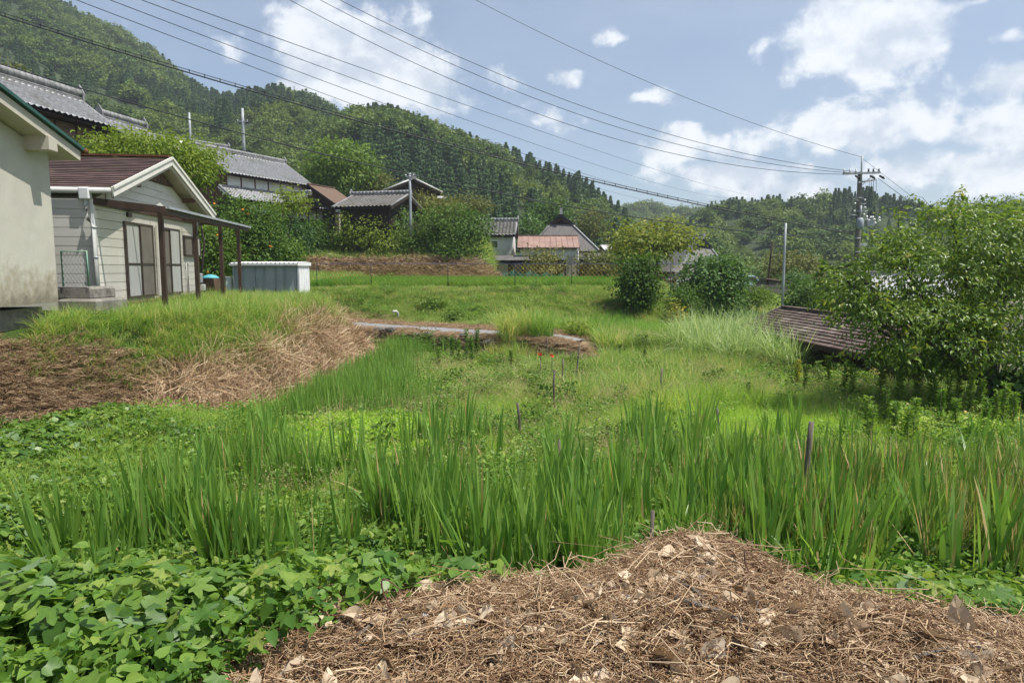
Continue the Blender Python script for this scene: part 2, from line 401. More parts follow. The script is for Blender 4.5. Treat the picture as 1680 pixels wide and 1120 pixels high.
M['netyellow'] = mat('netyellow', [(.30, .20, .03), (.42, .28, .05)], 3, 3, .7, 0)
M['bluerope'] = mat('bluerope', [(.03, .05, .22), (.05, .08, .30)], 3, 3, .7, 0)
M['netgreen'] = mat('netgreen', [(.03, .28, .19), (.05, .36, .25)], 3, 3, .7, 0)
M['redflower'] = mat('redflower', [(.65, .03, .015), (.75, .06, .02)], 9, 3, .6, .1)
M['orangeflower'] = mat('orangeflower', [(.75, .20, .02), (.8, .3, .04)], 9, 3, .6, .1)
M['whiteflower'] = mat('whiteflower', [(.75, .76, .72), (.85, .85, .82)], 9, 3, .6, .05)
M['carblue'] = mat('carblue', [(.33, .47, .56), (.42, .55, .63)], 2, 3, .25, 0, spec=.6)
# ------------------------------------------------------------------ terrain heights (metres; the old paddy floor is z = 0, eye at z = 3)
YARD = [(-3.95, 20.5), (-4.0, 18.6), (-4.35, 16.2), (-4.7, 14.3), (-5.5, 12.9), (-6.4, 11.6), (-7.3, 10.2), (-8.2, 9.2), (-13, 8.0), (-60, 7.5), (-60, 60), (-8.6, 60), (-7.3, 29), (-6.7, 26), (-4.9, 22.5)]
ROAD = [(-30, 43.5), (-14, 32.5), (-8.7, 28.6), (-4.6, 25.4), (-.8, 23.0), (2.2, 21.6), (5.5, 21.2), (9, 23.0), (12, 30), (13, 60)]
RX = np.array([p[0] for p in ROAD]); RY = np.array([p[1] for p in ROAD])
def road_y(x): return np.interp(x, RX, RY)
def road_d(x, y):
    d = np.full(np.shape(x), 1e9)
    for (ax, ay), (bx, by) in zip(ROAD[:-1], ROAD[1:]):
        ex, ey = bx - ax, by - ay
        t = np.clip(((x - ax) * ex + (y - ay) * ey) / (ex * ex + ey * ey), 0, 1)
        d = np.minimum(d, np.hypot(x - ax - t * ex, y - ay - t * ey))
    return d
def road_z(x): return .8 * (1 - ss(1.0, 4.5, x)) + .35 * ss(1.0, 4.5, x)
def PILE(x, y):
    """the heap of dry cuttings on the near bank"""
    c = 1.5
    a = .35 * np.exp(-(((x - .98) / .31) ** 2 + ((y - 3.55) / .5) ** 2))
    b = .16 * np.exp(-(((x - .55) / .95) ** 2 + ((y - 3.2) / .7) ** 2))
    d = .05 * np.exp(-(((x - 2.0) / .9) ** 2 + ((y - 2.75) / .5) ** 2))
    e = .10 * np.exp(-(((x + .5) / .9) ** 2 + ((y - 2.7) / .5) ** 2))
    return a + b + d + e
def H(x, y):
    x = np.asarray(x, float); y = np.asarray(y, float)
    n1 = (fbm(x, y, 2.2, 1) - .5); n2 = (fbm(x, y, .7, 4) - .5)
    # base: field, rising a little to the far right, with the lower neighbour plot at right
    z = .45 * ss(19, 26, y) * ss(1, 5, x) + .35 * ss(30, 50, y) * ss(4, 9, x)
    pit = ss(7.6, 9.4, x - .12 * np.maximum(y - 14, 0) - .9 * np.maximum(9 - y, 0) * .3) * (1 - ss(24, 30, y)) * ss(4, 8, y)
    z = z - 1.25 * pit
    # near bank and the road shoulder under the camera
    foot = 5.3 + 1.3 * ss(-1, -5, x)
    near = 1.5 * (1 - ss(0, 1, (y - 2.4) / (foot - 2.4)))
    near = np.maximum(near, .50 * ss(-3.6, -6.5, x) * (1 - ss(10.5, 13, y))) + .38 * (fbm(x, y, 1.2, 51) - .5) * ss(-2.6, -4.0, x) * (y < 11) * ss(3, 4, y)
    near = near - .16 * ss(1.3, 2.6, x) * (near > .8)
    z = np.maximum(z, near) + PILE(x, y) * (near > 0.02)
    # bank and terrace north of the lane
    ry = road_y(x); s = y - ry
    west = 1 - ss(0, 3.0, x - (6.1 + (y - 33) * .22))
    zr = road_z(x)
    y0_ = np.maximum(ry + 1.7, 27.4)
    tn = ss(0, 1, (y - y0_) / np.maximum(32.9 - y0_, 1.2))
    terr = zr + (2.02 - zr) * tn
    z = np.where(s > 0, z * (1 - west) + np.maximum(terr, z * 0) * west, z)
    # rise behind the terrace
    up = (1 - ss(-3.4, -.6, x - .02 * (y - 48)))
    # western hillside with the farmhouses
    wq = ss(0, 1, (-x - (9.2 + np.clip(y - 33, 0, 16) * .37)) / 3.0)
    hw = 3.3 * ss(30, 46, y - .5 * (x + 12)) + 1.3 * ss(46, 56, y) + 3.5 * ss(58, 90, y)
    zu = up * (1.35 * ss(47.7, 49.0, y) + 2.1 * ss(49.5, 57, y) + .05 * np.clip(y - 57, 0, 40))
    z = z + np.maximum(zu, wq * hw)
    # yard of the near houses
    d = sdf(x, y, YARD) + .35 * n1
    yz = 1.93 - .85 * ss(20.5, 26, y) + .1 * ss(-6, -12, x)
    yw = 1.75 - .75 * ss(-6.6, -7.6, x)
    yard = (yz) * ss(0, 1, (.15 - d) / (yw + .15))
    ym = ss(0, 1, (.3 - d) / (yw - .3)) * (1 - ss(27, 31, y))
    z = np.where(y < 31, np.maximum(z * (1 - ym), 0) * (ym > 0) * 0 + np.maximum(yard, z * (1 - ym)), z)
    # the lane is cut flat
    rd = road_d(x, y); rm = (1 - ss(1.3, 1.7, rd)) * (x > -11) * ss(3.4, 1.6, x)
    z = z * (1 - rm) + zr * rm
    rough = (1 - .85 * rm)
    z = z + (.10 * n1 + .07 * n2) * rough + .10 * (fbm(x, y, .35, 14) - .5) * (near > .5) * (y < 4.6)
    # slow drop far away
    return z
# hills: (silhouette (u, v) in the photograph's frame, ridge distance, foot distance, foot height)
HILLS = [
    ([(-1500, 120), (-900, -60), (-500, -110), (-200, -70), (0, 14), (60, 38), (130, 84), (240, 132), (330, 190), (380, 212), (450, 250), (520, 300), (620, 370), (700, 430)], 420., 105., 9., 6.0),
    ([(250, 300), (330, 212), (380, 198), (420, 194), (480, 190), (520, 204), (560, 226), (620, 262), (700, 310), (800, 380)], 320., 110., 7., 6.0),
    ([(440, 380), (520, 262), (560, 224), (600, 212), (640, 210), (680, 220), (740, 238), (800, 266), (860, 286), (900, 300), (960, 320), (1000, 342), (1040, 385), (1070, 430)], 225., 95., 4.5, 7.0),
    ([(900, 400), (960, 360), (1020, 355), (1060, 352), (1110, 362), (1180, 366), (1300, 380)], 470., 260., 4., 7.0),
    ([(1050, 425), (1100, 385), (1140, 352), (1165, 338), (1200, 334), (1260, 326), (1330, 332), (1400, 328), (1450, 330), (1500, 334), (1560, 344), (1620, 340), (1700, 336), (1900, 310), (2300, 280), (2900, 330), (3600, 420)], 235., 118., 2.0, 7.0)]
def hill_z(u, D):
    z = np.full(np.shape(u), -20.0)
    for pts, Dr, Df, zf, _ in HILLS:
        us = [p[0] for p in pts]; vs = [p[1] + (24 if Dr == 235. else 19 if Dr == 225. else 12 if Dr == 320. else 4) for p in pts]
        v = np.interp(u, us, vs); zr = EYE + (440 - v) / 1120. * Dr
        out = np.maximum(us[0] - u, 0) + np.maximum(u - us[-1], 0)
        zr = zr - out * .4
        t = (D - Df) / (Dr - Df)
        pr = np.sin(np.clip(t, 0, 1) * math.pi / 2) ** .92 * np.clip(t * 1.15, 0, 1) ** .22
        gx = fbm((u - 840) * D / F, D, 38, 9) - .5
        zz = zf + (zr - zf) * pr + gx * 14 * np.clip(t * (1.0 - np.clip(t, 0, 1)) * 4, 0, 1) + np.where(t < 0, -600 * (-t) - 2, 0) - 45 * np.clip(t - 1, 0, 9)
        z = np.maximum(z, zz - 90 * ss(0, 110, out))
    return z

m, t = nt('ground')
out = node(t, 'ShaderNodeOutputMaterial'); b = node(t, 'ShaderNodeBsdfPrincipled')
at = node(t, 'ShaderNodeAttribute', attribute_name='cover')
sx = node(t, 'ShaderNodeSeparateColor'); t.links.new(at.outputs['Color'], sx.inputs[0])
soil = ramp(t, noise_fac(t, 4, 9, .7), [(.3, (.045, .034, .022)), (.55, (.10, .075, .048)), (.75, (.17, .13, .085))])
straw = ramp(t, noise_fac(t, 7, 9, .7), [(.3, (.13, .09, .05)), (.5, (.30, .215, .125)), (.75, (.44, .34, .21))])
green = ramp(t, noise_fac(t, 3, 9, .7), [(.3, (.025, .042, .010)), (.55, (.055, .095, .020)), (.75, (.10, .13, .035))])
col = mixc(t, sx.outputs[0], soil, straw); col = mixc(t, sx.outputs[1], col, green)
t.links.new(col, b.inputs['Base Color']); b.inputs['Roughness'].default_value = .95; b.inputs['Specular IOR Level'].default_value = .1
bp = node(t, 'ShaderNodeBump'); bp.inputs['Strength'].default_value = .8; bp.inputs['Distance'].default_value = .05
t.links.new(noise_fac(t, 18, 6, .7), bp.inputs['Height']); t.links.new(bp.outputs[0], b.inputs['Normal']); t.links.new(b.outputs[0], out.inputs['Surface'])
M['ground'] = m

def dry_mask(x, y):
    """where the mown, dry straw lies: flank of the yard bank, verges of the lane, far dry bank"""
    d = sdf(x, y, YARD) + .5 * (fbm(x, y, 1.5, 21) - .5)
    a = ss(.35, .0, d) * (1 - ss(-.62 - .35 * ss(15, 18, y), -1.0 - .4 * ss(15, 18, y), d)) * (y < 25)
    a = np.maximum(a, ss(.6, 0, d) * (1 - ss(-.5, -.75, d)) * (x < -7.0) * (y < 14))
    rd = road_d(x, y); b_ = (1 - ss(2.0, 2.8, rd)) * ss(3.6, 2.0, x) * (x > -12)
    c = ss(47.2, 47.9, y) * (1 - ss(48.9, 49.8, y)) * (x < -1.4)
    return np.clip(np.maximum(np.maximum(a, b_), c), 0, 1)
def pile_mask(x, y):
    edge = np.interp(x, [-1.5, -1.15, -.95, -.65, -.2, .4, .8, 1.15, 1.5, 1.9, 2.4, 3.0, 4.0], [1.2, 2.0, 2.3, 2.7, 3.05, 3.5, 3.85, 3.9, 3.4, 3.0, 2.85, 2.75, 2.6])
    return ss(.12, -.05, y - edge + .15 * (fbm(x, y, .5, 31) - .5))

def gridmesh(name, xs, ys, zf, matr, cover=None):
    X, Y = np.meshgrid(xs, ys); Z = zf(X, Y)
    V = np.stack([X.ravel(), Y.ravel(), Z.ravel()], 1); nx, ny = len(xs), len(ys)
    i = np.arange((ny - 1) * (nx - 1)); r, c = i // (nx - 1), i % (nx - 1); a = r * nx + c
    me = np_mesh(name, V, np.stack([a, a + 1, a + nx + 1, a + nx], 1), matr, smooth=True)
    if cover is not None:
        C = cover(X.ravel(), Y.ravel()); at_ = me.attributes.new('cover', 'FLOAT_COLOR', 'POINT'); at_.data.foreach_set('color', C.astype(np.float32).ravel())
    return me
def geo(a, b, st, g=1.12):
    r = [a]; s_ = st
    while (r[-1] < b) if b > a else (r[-1] > b):
        s_ *= g; r.append(r[-1] + (s_ if b > a else -s_))
    return r[1:]
xs = np.array(geo(-20, -900, .25)[::-1] + list(np.arange(-20, 16.01, .22)) + geo(16, 900, .25))
ys = np.array(geo(1.5, -250, .22)[::-1] + list(np.arange(1.5, 12, .16)) + list(np.arange(12, 52, .25)) + geo(52, 1500, .3))
def cov(x, y):
    dr = np.maximum(dry_mask(x, y), pile_mask(x, y)); g = (1 - dr) * (.75 + .25 * (y > 8))
    g = g * (1 - .8 * (y < 7))
    return np.stack([dr, g, dr * 0, dr * 0 + 1], 1)
tag(meshobj('ground', gridmesh('ground', xs, ys, H, M['ground'], cov)), kind='structure')

# hill terrain
us = np.arange(-1500, 3601, 14.); Ds = np.array(list(np.arange(85, 250, 4.5)) + list(np.arange(250, 640, 8.)))
U, D = np.meshgrid(us, Ds); Z = hill_z(U, D); X = (U - 840) * D / F
V = np.stack([X.ravel(), D.ravel(), Z.ravel()], 1); nx, ny = len(us), len(Ds)
i = np.arange((ny - 1) * (nx - 1)); r_, c_ = i // (nx - 1), i % (nx - 1); a_ = r_ * nx + c_
M['hillsoil'] = mat('hillsoil', [(.02, .033, .012), (.05, .075, .025)], .08, 8, .95, .3, 1)
tag(meshobj('hills', np_mesh('hills', V, np.stack([a_, a_ + 1, a_ + nx + 1, a_ + nx], 1), M['hillsoil'], smooth=True)), kind='structure')

# lane
def strip(name, pts, half, zf, matr, lift, n=8):
    pl = []
    for (ax, ay), (bx, by) in zip(pts[:-1], pts[1:]):
        for k in range(n): pl.append((ax + (bx - ax) * k / n, ay + (by - ay) * k / n))
    pl.append(pts[-1]); pl = np.array(pl)
    for _ in range(6): pl[1:-1] = (pl[:-2] + 2 * pl[1:-1] + pl[2:]) / 4
    T = np.gradient(pl, axis=0); T /= np.linalg.norm(T, axis=1)[:, None]; N = np.stack([-T[:, 1], T[:, 0]], 1)
    V = []; 
    for k in range(len(pl)):
        for s_ in (-1, -.5, 0, .5, 1):
            q = pl[k] + N[k] * half * s_ * (1 + .05 * math.sin(k * 1.7 + s_)); V.append((q[0], q[1], zf(q[0], q[1]) + lift + .03 * (1 - abs(s_))))
    Fs = [(k * 5 + j, k * 5 + j + 1, (k + 1) * 5 + j + 1, (k + 1) * 5 + j) for k in range(len(pl) - 1) for j in range(4)]
    return np_mesh(name, V, Fs, matr, smooth=True)
tag(meshobj('road', strip('road', [p for p in ROAD[1:] if p[0] < 3], .82, lambda x, y: float(road_z(x)) , M['asphalt'], .03)), kind='structure')
# ------------------------------------------------------------------ plant geometry
def blades(n, h, w, spread, lean=.15, bend=.25, seg=4, hv=.3, r=rng, droop=0.0, fold=False, profile='blade', dead=0.0):
    """n grass or iris blades; returns V, F(quads), rnd"""
    az = r.random(n) * 2 * math.pi; rad = spread * np.sqrt(r.random(n)); ba = r.random(n) * 2 * math.pi
    bx, by = rad * np.cos(ba), rad * np.sin(ba)
    hh = h * (1 - hv * r.random(n)); ln = lean * (.2 + r.random(n)); bd = bend * r.random(n) ** 1.5
    wa = az + math.pi / 2 + r.normal(0, .5, n); ww = w * (.7 + .6 * r.random(n))
    T = np.linspace(0, 1, seg + 1)
    pr = {'blade': (1 - T) ** .55 * (.75 + .25 * np.sin(T * 3)), 'iris': np.clip(np.minimum(.55 + T * 1.3, (1 - T) * 3.2), .02, 1) , 'straw': np.ones_like(T)}[profile]
    pr[-1] = max(pr[-1], .03)
    V = np.zeros((n, seg + 1, 2, 3)); 
    for k, t_ in enumerate(T):
        off = hh * (ln * t_ + bd * t_ ** 2.2); z = hh * (t_ - .5 * bd * t_ ** 2.5 - droop * r.random(n) * t_ ** 3)
        cx = bx + off * np.cos(az); cy = by + off * np.sin(az); w_ = ww * pr[k] / 2
        for s_ in (0, 1):
            sg = -1 if s_ == 0 else 1
            V[:, k, s_, 0] = cx + sg * w_ * np.cos(wa); V[:, k, s_, 1] = cy + sg * w_ * np.sin(wa); V[:, k, s_, 2] = z
    base = (np.arange(n) * (seg + 1) * 2)[:, None]
    q = np.concatenate([base + k * 2 + np.array([[0, 1, 3, 2]]) for k in range(seg)], 1).reshape(-1, 4)
    rn = np.repeat(r.random(n), seg)
    if dead: rn = np.where(np.repeat(r.random(n) < dead, seg), .97, rn * .85)
    return V.reshape(-1, 3), q, rn
LEAF = {  # outline points (along, across, up) and faces
    'diamond': (np.array([(0, 0, 0), (.45, -.5, .06), (1, 0, -.04), (.45, .5, .06)]), np.array([(0, 1, 2), (0, 2, 3)])),
    'lance': (np.array([(0, 0, 0), (.3, -.5, .10), (.65, -.38, .08), (1, 0, -.12), (.65, .38, .08), (.3, .5, .10), (.4, 0, .0), (.7, 0, -.03)]),
              np.array([(0, 1, 6), (1, 2, 6), (6, 2, 7), (2, 3, 7), (3, 4, 7), (4, 6, 7), (4, 5, 6), (5, 0, 6)])),
    'broad': (np.array([(0, 0, 0), (-.06, -.28, .03), (.14, -.52, .07), (.45, -.52, .06), (.78, -.25, 0), (1.02, 0, -.08), (.78, .25, 0), (.45, .52, .06), (.14, .52, .07), (-.06, .28, .03), (.3, 0, -.03), (.65, 0, -.03)]),
              np.array([(0, 1, 10), (1, 2, 10), (2, 3, 10), (3, 11, 10), (3, 4, 11), (4, 5, 11), (5, 6, 11), (6, 7, 11), (7, 10, 11), (7, 8, 10), (8, 9, 10), (9, 0, 10)]))}
def lobed():
    pts = [(0, 0, 0)]; 
    lob = [(-100, .5), (-50, .82), (0, 1.0), (50, .82), (100, .5)]
    ring = []
    for k, (a, l) in enumerate(lob):
        if k: 
            am = (a + lob[k - 1][0]) / 2; ring.append((am, .42))
        ring.append((a - 15, l * .70)); ring.append((a - 5, l * .93)); ring.append((a + 1, l)); ring.append((a + 14, l * .74))
    V = [(0, 0, 0)] + [(l * math.cos(R(a)), l * math.sin(R(a)), -.12 * l * l + .03 * (i % 2)) for i, (a, l) in enumerate(ring)]
    return np.array(V), np.array([(0, i, i + 1) for i in range(1, len(ring))])
LEAF['lobed'] = lobed()
def leaves(pos, nrm, size, kind='diamond', aspect=.55, r=rng, curl=0.0, tipdir=None, sv=.35):
    """one leaf per position, facing nrm; returns V, F(tris), rnd"""
    n = len(pos); L, Fc = LEAF[kind]; k = len(L)
    nrm = nrm / (np.linalg.norm(nrm, axis=1)[:, None] + 1e-9)
    a = r.normal(size=(n, 3)) if tipdir is None else tipdir + r.normal(size=(n, 3)) * .35
    a = a - (a * nrm).sum(1)[:, None] * nrm; a /= np.linalg.norm(a, axis=1)[:, None] + 1e-9
    b = np.cross(nrm, a); sz = size * (1 - sv + 2 * sv * r.random(n))
    lz = L[:, 2][None, :] + curl * r.normal(size=(n, 1)) * (L[:, 0] ** 2)[None, :] + curl * .6 * r.normal(size=(n, 1)) * (L[:, 1] ** 2)[None, :] * 2
    V = pos[:, None, :] + sz[:, None, None] * (L[None, :, 0, None] * a[:, None, :] + aspect * L[None, :, 1, None] * b[:, None, :] * 1.0 + lz[:, :, None] * nrm[:, None, :])
    Fa = (np.arange(n) * k)[:, None, None] + Fc[None]
    return V.reshape(-1, 3), Fa.reshape(-1, 3), np.repeat(r.random(n), len(Fc))
def cat_meshes(parts):
    V = []; Fs = []; Rn = []; Mi = []; o = 0
    for p in parts:
        v, f, r_ = p[:3]; mi = p[3] if len(p) > 3 else 0
        if f.shape[1] == 4: f = np.concatenate([f[:, [0, 1, 2]], f[:, [0, 2, 3]]]); r_ = np.concatenate([r_, r_])
        V.append(v); Fs.append(f + o); Rn.append(r_); Mi.append(np.full(len(f), mi)); o += len(v)
    return np.concatenate(V), np.concatenate(Fs), np.concatenate(Rn), np.concatenate(Mi)
def sph(n, r=rng):
    d = r.normal(size=(n, 3)); return d / np.linalg.norm(d, axis=1)[:, None]
def crown(lobes, nclump, per, cr, lsize, kind='diamond', aspect=.55, r=rng, inner=.25, up=.5, droop=0.0, squash=.6):
    """leaf clumps spread through ellipsoid lobes [(x,y,z,rx,ry,rz)]; clumps sit mostly near the surface"""
    lobes = np.array(lobes, float); vol = lobes[:, 3] * lobes[:, 4] * lobes[:, 5]; vol = vol ** .75
    li = r.choice(len(lobes), nclump, p=vol / vol.sum()); L = lobes[li]
    d = sph(nclump, r); rad = np.where(r.random(nclump) < inner, r.random(nclump) ** .5, .78 + .3 * r.random(nclump))
    c = L[:, :3] + L[:, 3:] * d * rad[:, None]
    off = r.normal(size=(nclump, per, 3)) * cr * np.array([1, 1, squash]) * (.6 + .8 * r.random((nclump, 1, 1)))
    pos = (c[:, None] + off).reshape(-1, 3)
    nn = np.repeat(d * .7, per, 0) + r.normal(size=(nclump * per, 3)) * .55 + np.array([0, 0, up])
    tip = np.repeat(d, per, 0) + np.array([0, 0, -droop])
    V, Fa, rn = leaves(pos, nn, lsize, kind, aspect, r, .08, tip)
    k = len(LEAF[kind][1]); cl = np.repeat(np.repeat(r.random(nclump), per), k)
    return V, Fa, rn * .6 + cl * .4, c

# ------------------------------------------------------------------ scatter by geometry nodes (uncountable ground cover only)
def scatter(name, pts, scl, protos, rotz=None, tilt=.0, idx=None, label=None, cat=None, rot=None):
    pts = np.asarray(pts, dtype=np.float32); n = len(pts)
    if rot is None:
        rz = rng.random(n) * 2 * math.pi if rotz is None else rotz
        rot = np.stack([rng.normal(0, 1, n) * tilt, rng.normal(0, 1, n) * tilt, rz], 1)
    idx = rng.integers(0, len(protos), n) if idx is None else idx
    me = bpy.data.meshes.new(name); me.vertices.add(n); me.vertices.foreach_set('co', pts.ravel())
    a = me.attributes.new('rot', 'FLOAT_VECTOR', 'POINT'); a.data.foreach_set('vector', np.asarray(rot, dtype=np.float32).ravel())
    a = me.attributes.new('scl', 'FLOAT', 'POINT'); a.data.foreach_set('value', np.asarray(scl, dtype=np.float32).ravel())
    a = me.attributes.new('pick', 'INT', 'POINT'); a.data.foreach_set('value', np.asarray(idx, dtype=np.int32).ravel())
    coll = bpy.data.collections.new(name + '_source')
    for k, p in enumerate(protos):
        o = bpy.data.objects.new('%s_%02d' % (name, k), p); coll.objects.link(o)
    ob = bpy.data.objects.new(name, me); link(ob)
    g = bpy.data.node_groups.new(name, 'GeometryNodeTree')
    g.interface.new_socket('Geometry', in_out='INPUT', socket_type='NodeSocketGeometry'); g.interface.new_socket('Geometry', in_out='OUTPUT', socket_type='NodeSocketGeometry')
    gi = g.nodes.new('NodeGroupInput'); go = g.nodes.new('NodeGroupOutput'); ip = g.nodes.new('GeometryNodeInstanceOnPoints'); ci = g.nodes.new('GeometryNodeCollectionInfo')
    ci.inputs['Collection'].default_value = coll; ci.inputs['Separate Children'].default_value = True; ci.inputs['Reset Children'].default_value = True
    def na(nm, ty):
        q = g.nodes.new('GeometryNodeInputNamedAttribute'); q.data_type = ty; q.inputs['Name'].default_value = nm; return q.outputs['Attribute']
    e2r = g.nodes.new('FunctionNodeEulerToRotation'); g.links.new(na('rot', 'FLOAT_VECTOR'), e2r.inputs[0])
    L = g.links.new
    L(gi.outputs[0], ip.inputs['Points']); L(ci.outputs[0], ip.inputs['Instance']); ip.inputs['Pick Instance'].default_value = True
    L(na('pick', 'INT'), ip.inputs['Instance Index']); L(e2r.outputs[0], ip.inputs['Rotation']); L(na('scl', 'FLOAT'), ip.inputs['Scale']); L(ip.outputs[0], go.inputs[0])
    md = ob.modifiers.new('scatter', 'NODES'); md.node_group = g
    return tag(ob, label, cat, kind='stuff')
def rpts(n, x0, x1, y0, y1): return x0 + (x1 - x0) * rng.random(n), y0 + (y1 - y0) * rng.random(n)
def inview(x, y, z=0.5, m=120):
    u, v = pix(x, y, z); return (u > -m) & (u < 1680 + m) & (v < 1120 + 2.2 * m) & (y > 1.2)
def onground(x, y, dz=0.0): return np.stack([x, y, H(x, y) + dz], 1)

# leaf materials
GR = {}
GR['field'] = leafmat('field_grass', [(.075, .135, .022), (.115, .185, .028), (.165, .235, .04), (.27, .27, .09)], .48, .5, gain=2.1)
GR['lime'] = leafmat('lime_grass', [(.13, .22, .025), (.19, .29, .035), (.25, .34, .05)], .5, .5, gain=1.75)
GR['iris'] = leafmat('iris_blade', [(0.0, (.055, .12, .022)), (.45, (.095, .17, .032)), (.78, (.135, .21, .045)), (.93, (.18, .235, .06)), (.97, (.30, .22, .11))], .42, .4, .5, obr=.0, gain=2.0)
GR['irisdry'] = leafmat('iris_dry_blade', [(0.0, (.055, .11, .02)), (.4, (.11, .17, .035)), (.72, (.17, .21, .05)), (.88, (.33, .20, .08)), (1.0, (.44, .33, .20))], .35, .45, .4, obr=.0)
GR['rice'] = leafmat('rice_blade', [(.06, .15, .018), (.095, .21, .025), (.14, .26, .04)], .45, .45)
GR['bank'] = leafmat('bank_grass', [(.055, .11, .02), (.09, .155, .03), (.14, .19, .045), (.30, .24, .12)], .45, .5, gain=2.3)
GR['mown'] = leafmat('mown_grass', [(.05, .10, .018), (.08, .14, .027), (.115, .175, .038), (.16, .19, .06), (.28, .23, .12)], .45, .55, gain=2.15)
GR['straw'] = leafmat('straw', [(.13, .07, .035), (.30, .185, .10), (.46, .32, .19), (.60, .47, .31)], .12, .6, .25, tcol=(1, .9, .7), obr=.25, gain=1.1)
GR['kudzu'] = leafmat('kudzu_leaf', [(0., (.035, .085, .014)), (.4, (.07, .145, .022)), (.75, (.12, .20, .032)), (.92, (.18, .24, .05)), (1., (.32, .30, .07))], .38, .42, .45, obr=.25, gain=1.4, mottle=28)
GR['silver'] = leafmat('kudzu_underside', [(.12, .20, .08), (.20, .29, .15)], .3, .6, gain=1.1)
GR['herb'] = leafmat('herb_leaf', [(.05, .115, .018), (.085, .165, .025), (.13, .215, .035), (.20, .27, .05)], .42, .48, .3, gain=1.45)
GR['vine'] = leafmat('vine_leaf', [(.055, .13, .02), (.10, .19, .03), (.16, .25, .045), (.24, .30, .07)], .42, .5, .3, gain=1.2, mottle=40)
GR['deadleaf'] = leafmat('dead_leaf', [(.18, .10, .055), (.38, .27, .17), (.50, .39, .26), (.58, .48, .35)], .12, .7, .2, tcol=(1, .85, .6), obr=.3, gain=1.1)
GR['ash'] = leafmat('bleached_litter', [(.20, .18, .17), (.31, .29, .28), (.40, .38, .37)], .05, .8, .1, obr=.2, gain=1.1)
GR['tree_dark'] = leafmat('dark_leaf', [(.022, .055, .012), (.045, .095, .018), (.08, .14, .028)], .28, .5, .3, gain=1.55)
GR['maple'] = leafmat('maple_leaf', [(.045, .085, .013), (.09, .14, .018), (.15, .19, .028), (.22, .22, .04)], .36, .5, .25, gain=1.3)
GR['tree_mid'] = leafmat('mid_leaf', [(.04, .085, .014), (.075, .135, .02), (.13, .19, .035)], .34, .55, .22, gain=1.35)
GR['tree_bright'] = leafmat('bright_leaf', [(.075, .13, .015), (.125, .19, .022), (.19, .235, .035)], .4, .52, .25, gain=1.25)
GR['tree_cherry'] = leafmat('cherry_leaf', [(0., (.04, .075, .012)), (.5, (.075, .125, .018)), (.85, (.14, .185, .028)), (1., (.24, .20, .05))], .38, .38, .5, obr=.0, gain=1.8)
GR['yellow'] = leafmat('yellow_leaf', [(.16, .18, .02), (.30, .27, .035), (.42, .34, .05)], .4, .5)
GR['olive'] = leafmat('olive_leaf', [(.07, .085, .025), (.12, .13, .035), (.19, .18, .05)], .3, .55, .2, gain=1.3)
GR['cedar'] = leafmat('cedar_needle', [(.016, .042, .013), (.03, .065, .018), (.05, .09, .025)], .15, .6, .2)
GR['oak'] = leafmat('wood_leaf', [(.028, .058, .011), (.055, .095, .018), (.10, .145, .03)], .25, .55, .25, obr=.7)
GR['oaklight'] = leafmat('light_wood_leaf', [(.06, .095, .018), (.10, .145, .028), (.15, .19, .045)], .28, .55, .25, obr=.6, gain=1.35)
GR['stripe'] = leafmat('striped_blade', [(.12, .21, .055), (.26, .36, .13), (.50, .56, .33)], .4, .45, obr=.1, gain=1.2)
GR['seed'] = leafmat('seed_head', [(.20, .17, .09), (.34, .27, .16), (.42, .33, .22)], .3, .6, .2)
def tri(v, f, r_): return cat_meshes([(v, f, r_)])[:3]
def mk_proto(name, parts, mats):
    V, Fa, rn, mi = cat_meshes(parts); return np_mesh(name, V, Fa, mats, rn, midx=mi)

# ------------------------------------------------------------------ forest on the hills
def conifer_proto(k):
    r = np.random.default_rng(50 + k); n = 900; t_ = r.random(n) ** .8; z = 1.0 + 8.8 * t_; rad = (2.1 + .3 * r.random()) * (1 - t_) ** .95 + .06
    a = r.random(n) * 6.283; tier = .82 + .25 * np.sin(z * 4.6 + k); rr = rad * tier * (.72 + .33 * r.random(n))
    pos = np.stack([rr * np.cos(a), rr * np.sin(a), z], 1); nn = np.stack([np.cos(a), np.sin(a), .9 + 0 * a], 1) + r.normal(size=(n, 3)) * .3
    tp = np.stack([np.cos(a), np.sin(a), -.5 + 0 * a], 1); v, f, q = leaves(pos, nn, .62, 'diamond', .55, r, .05, tp)
    m_ = MB().tube([(0, 0, 0), (0, 0, 9)], [.18, .03], 5); tv = np.array(m_.v); tf = np.array([f_[:3] for f_ in m_.f if len(f_) == 4] + [(f_[0], f_[2], f_[3]) for f_ in m_.f if len(f_) == 4])
    return mk_proto('cedar', [(v, f, q), (tv, tf, np.zeros(len(tf)))], GR['cedar'])
def broad_proto(k, matk='oak', hgt=1.0):
    r = np.random.default_rng(90 + k); lob = []
    for j in range(7):
        a = j * 6.283 / 6 + r.random(); q = 0 if j == 6 else 1.5 + .6 * r.random()
        lob.append((q * math.cos(a), q * math.sin(a), (5.2 if j == 6 else 3.4 + 1.0 * r.random()) * hgt, 1.5 + .5 * r.random(), 1.5 + .5 * r.random(), 1.25 + .4 * r.random()))
    v, f, q, c = crown(lob, 85, 9, .34, .60, 'diamond', .8, r, .08, .7)
    m_ = MB().tube([(0, 0, -1), (.2, 0, 3.4)], [.22, .12], 5); tv = np.array(m_.v); tf = np.array([f_[:3] for f_ in m_.f if len(f_) == 4])
    return mk_proto('broadleaf', [(v, f, q)], GR[matk])
cons = [conifer_proto(k) for k in range(4)]; brs = [broad_proto(k) for k in range(4)] + [broad_proto(k + 7, 'oaklight') for k in range(3)]
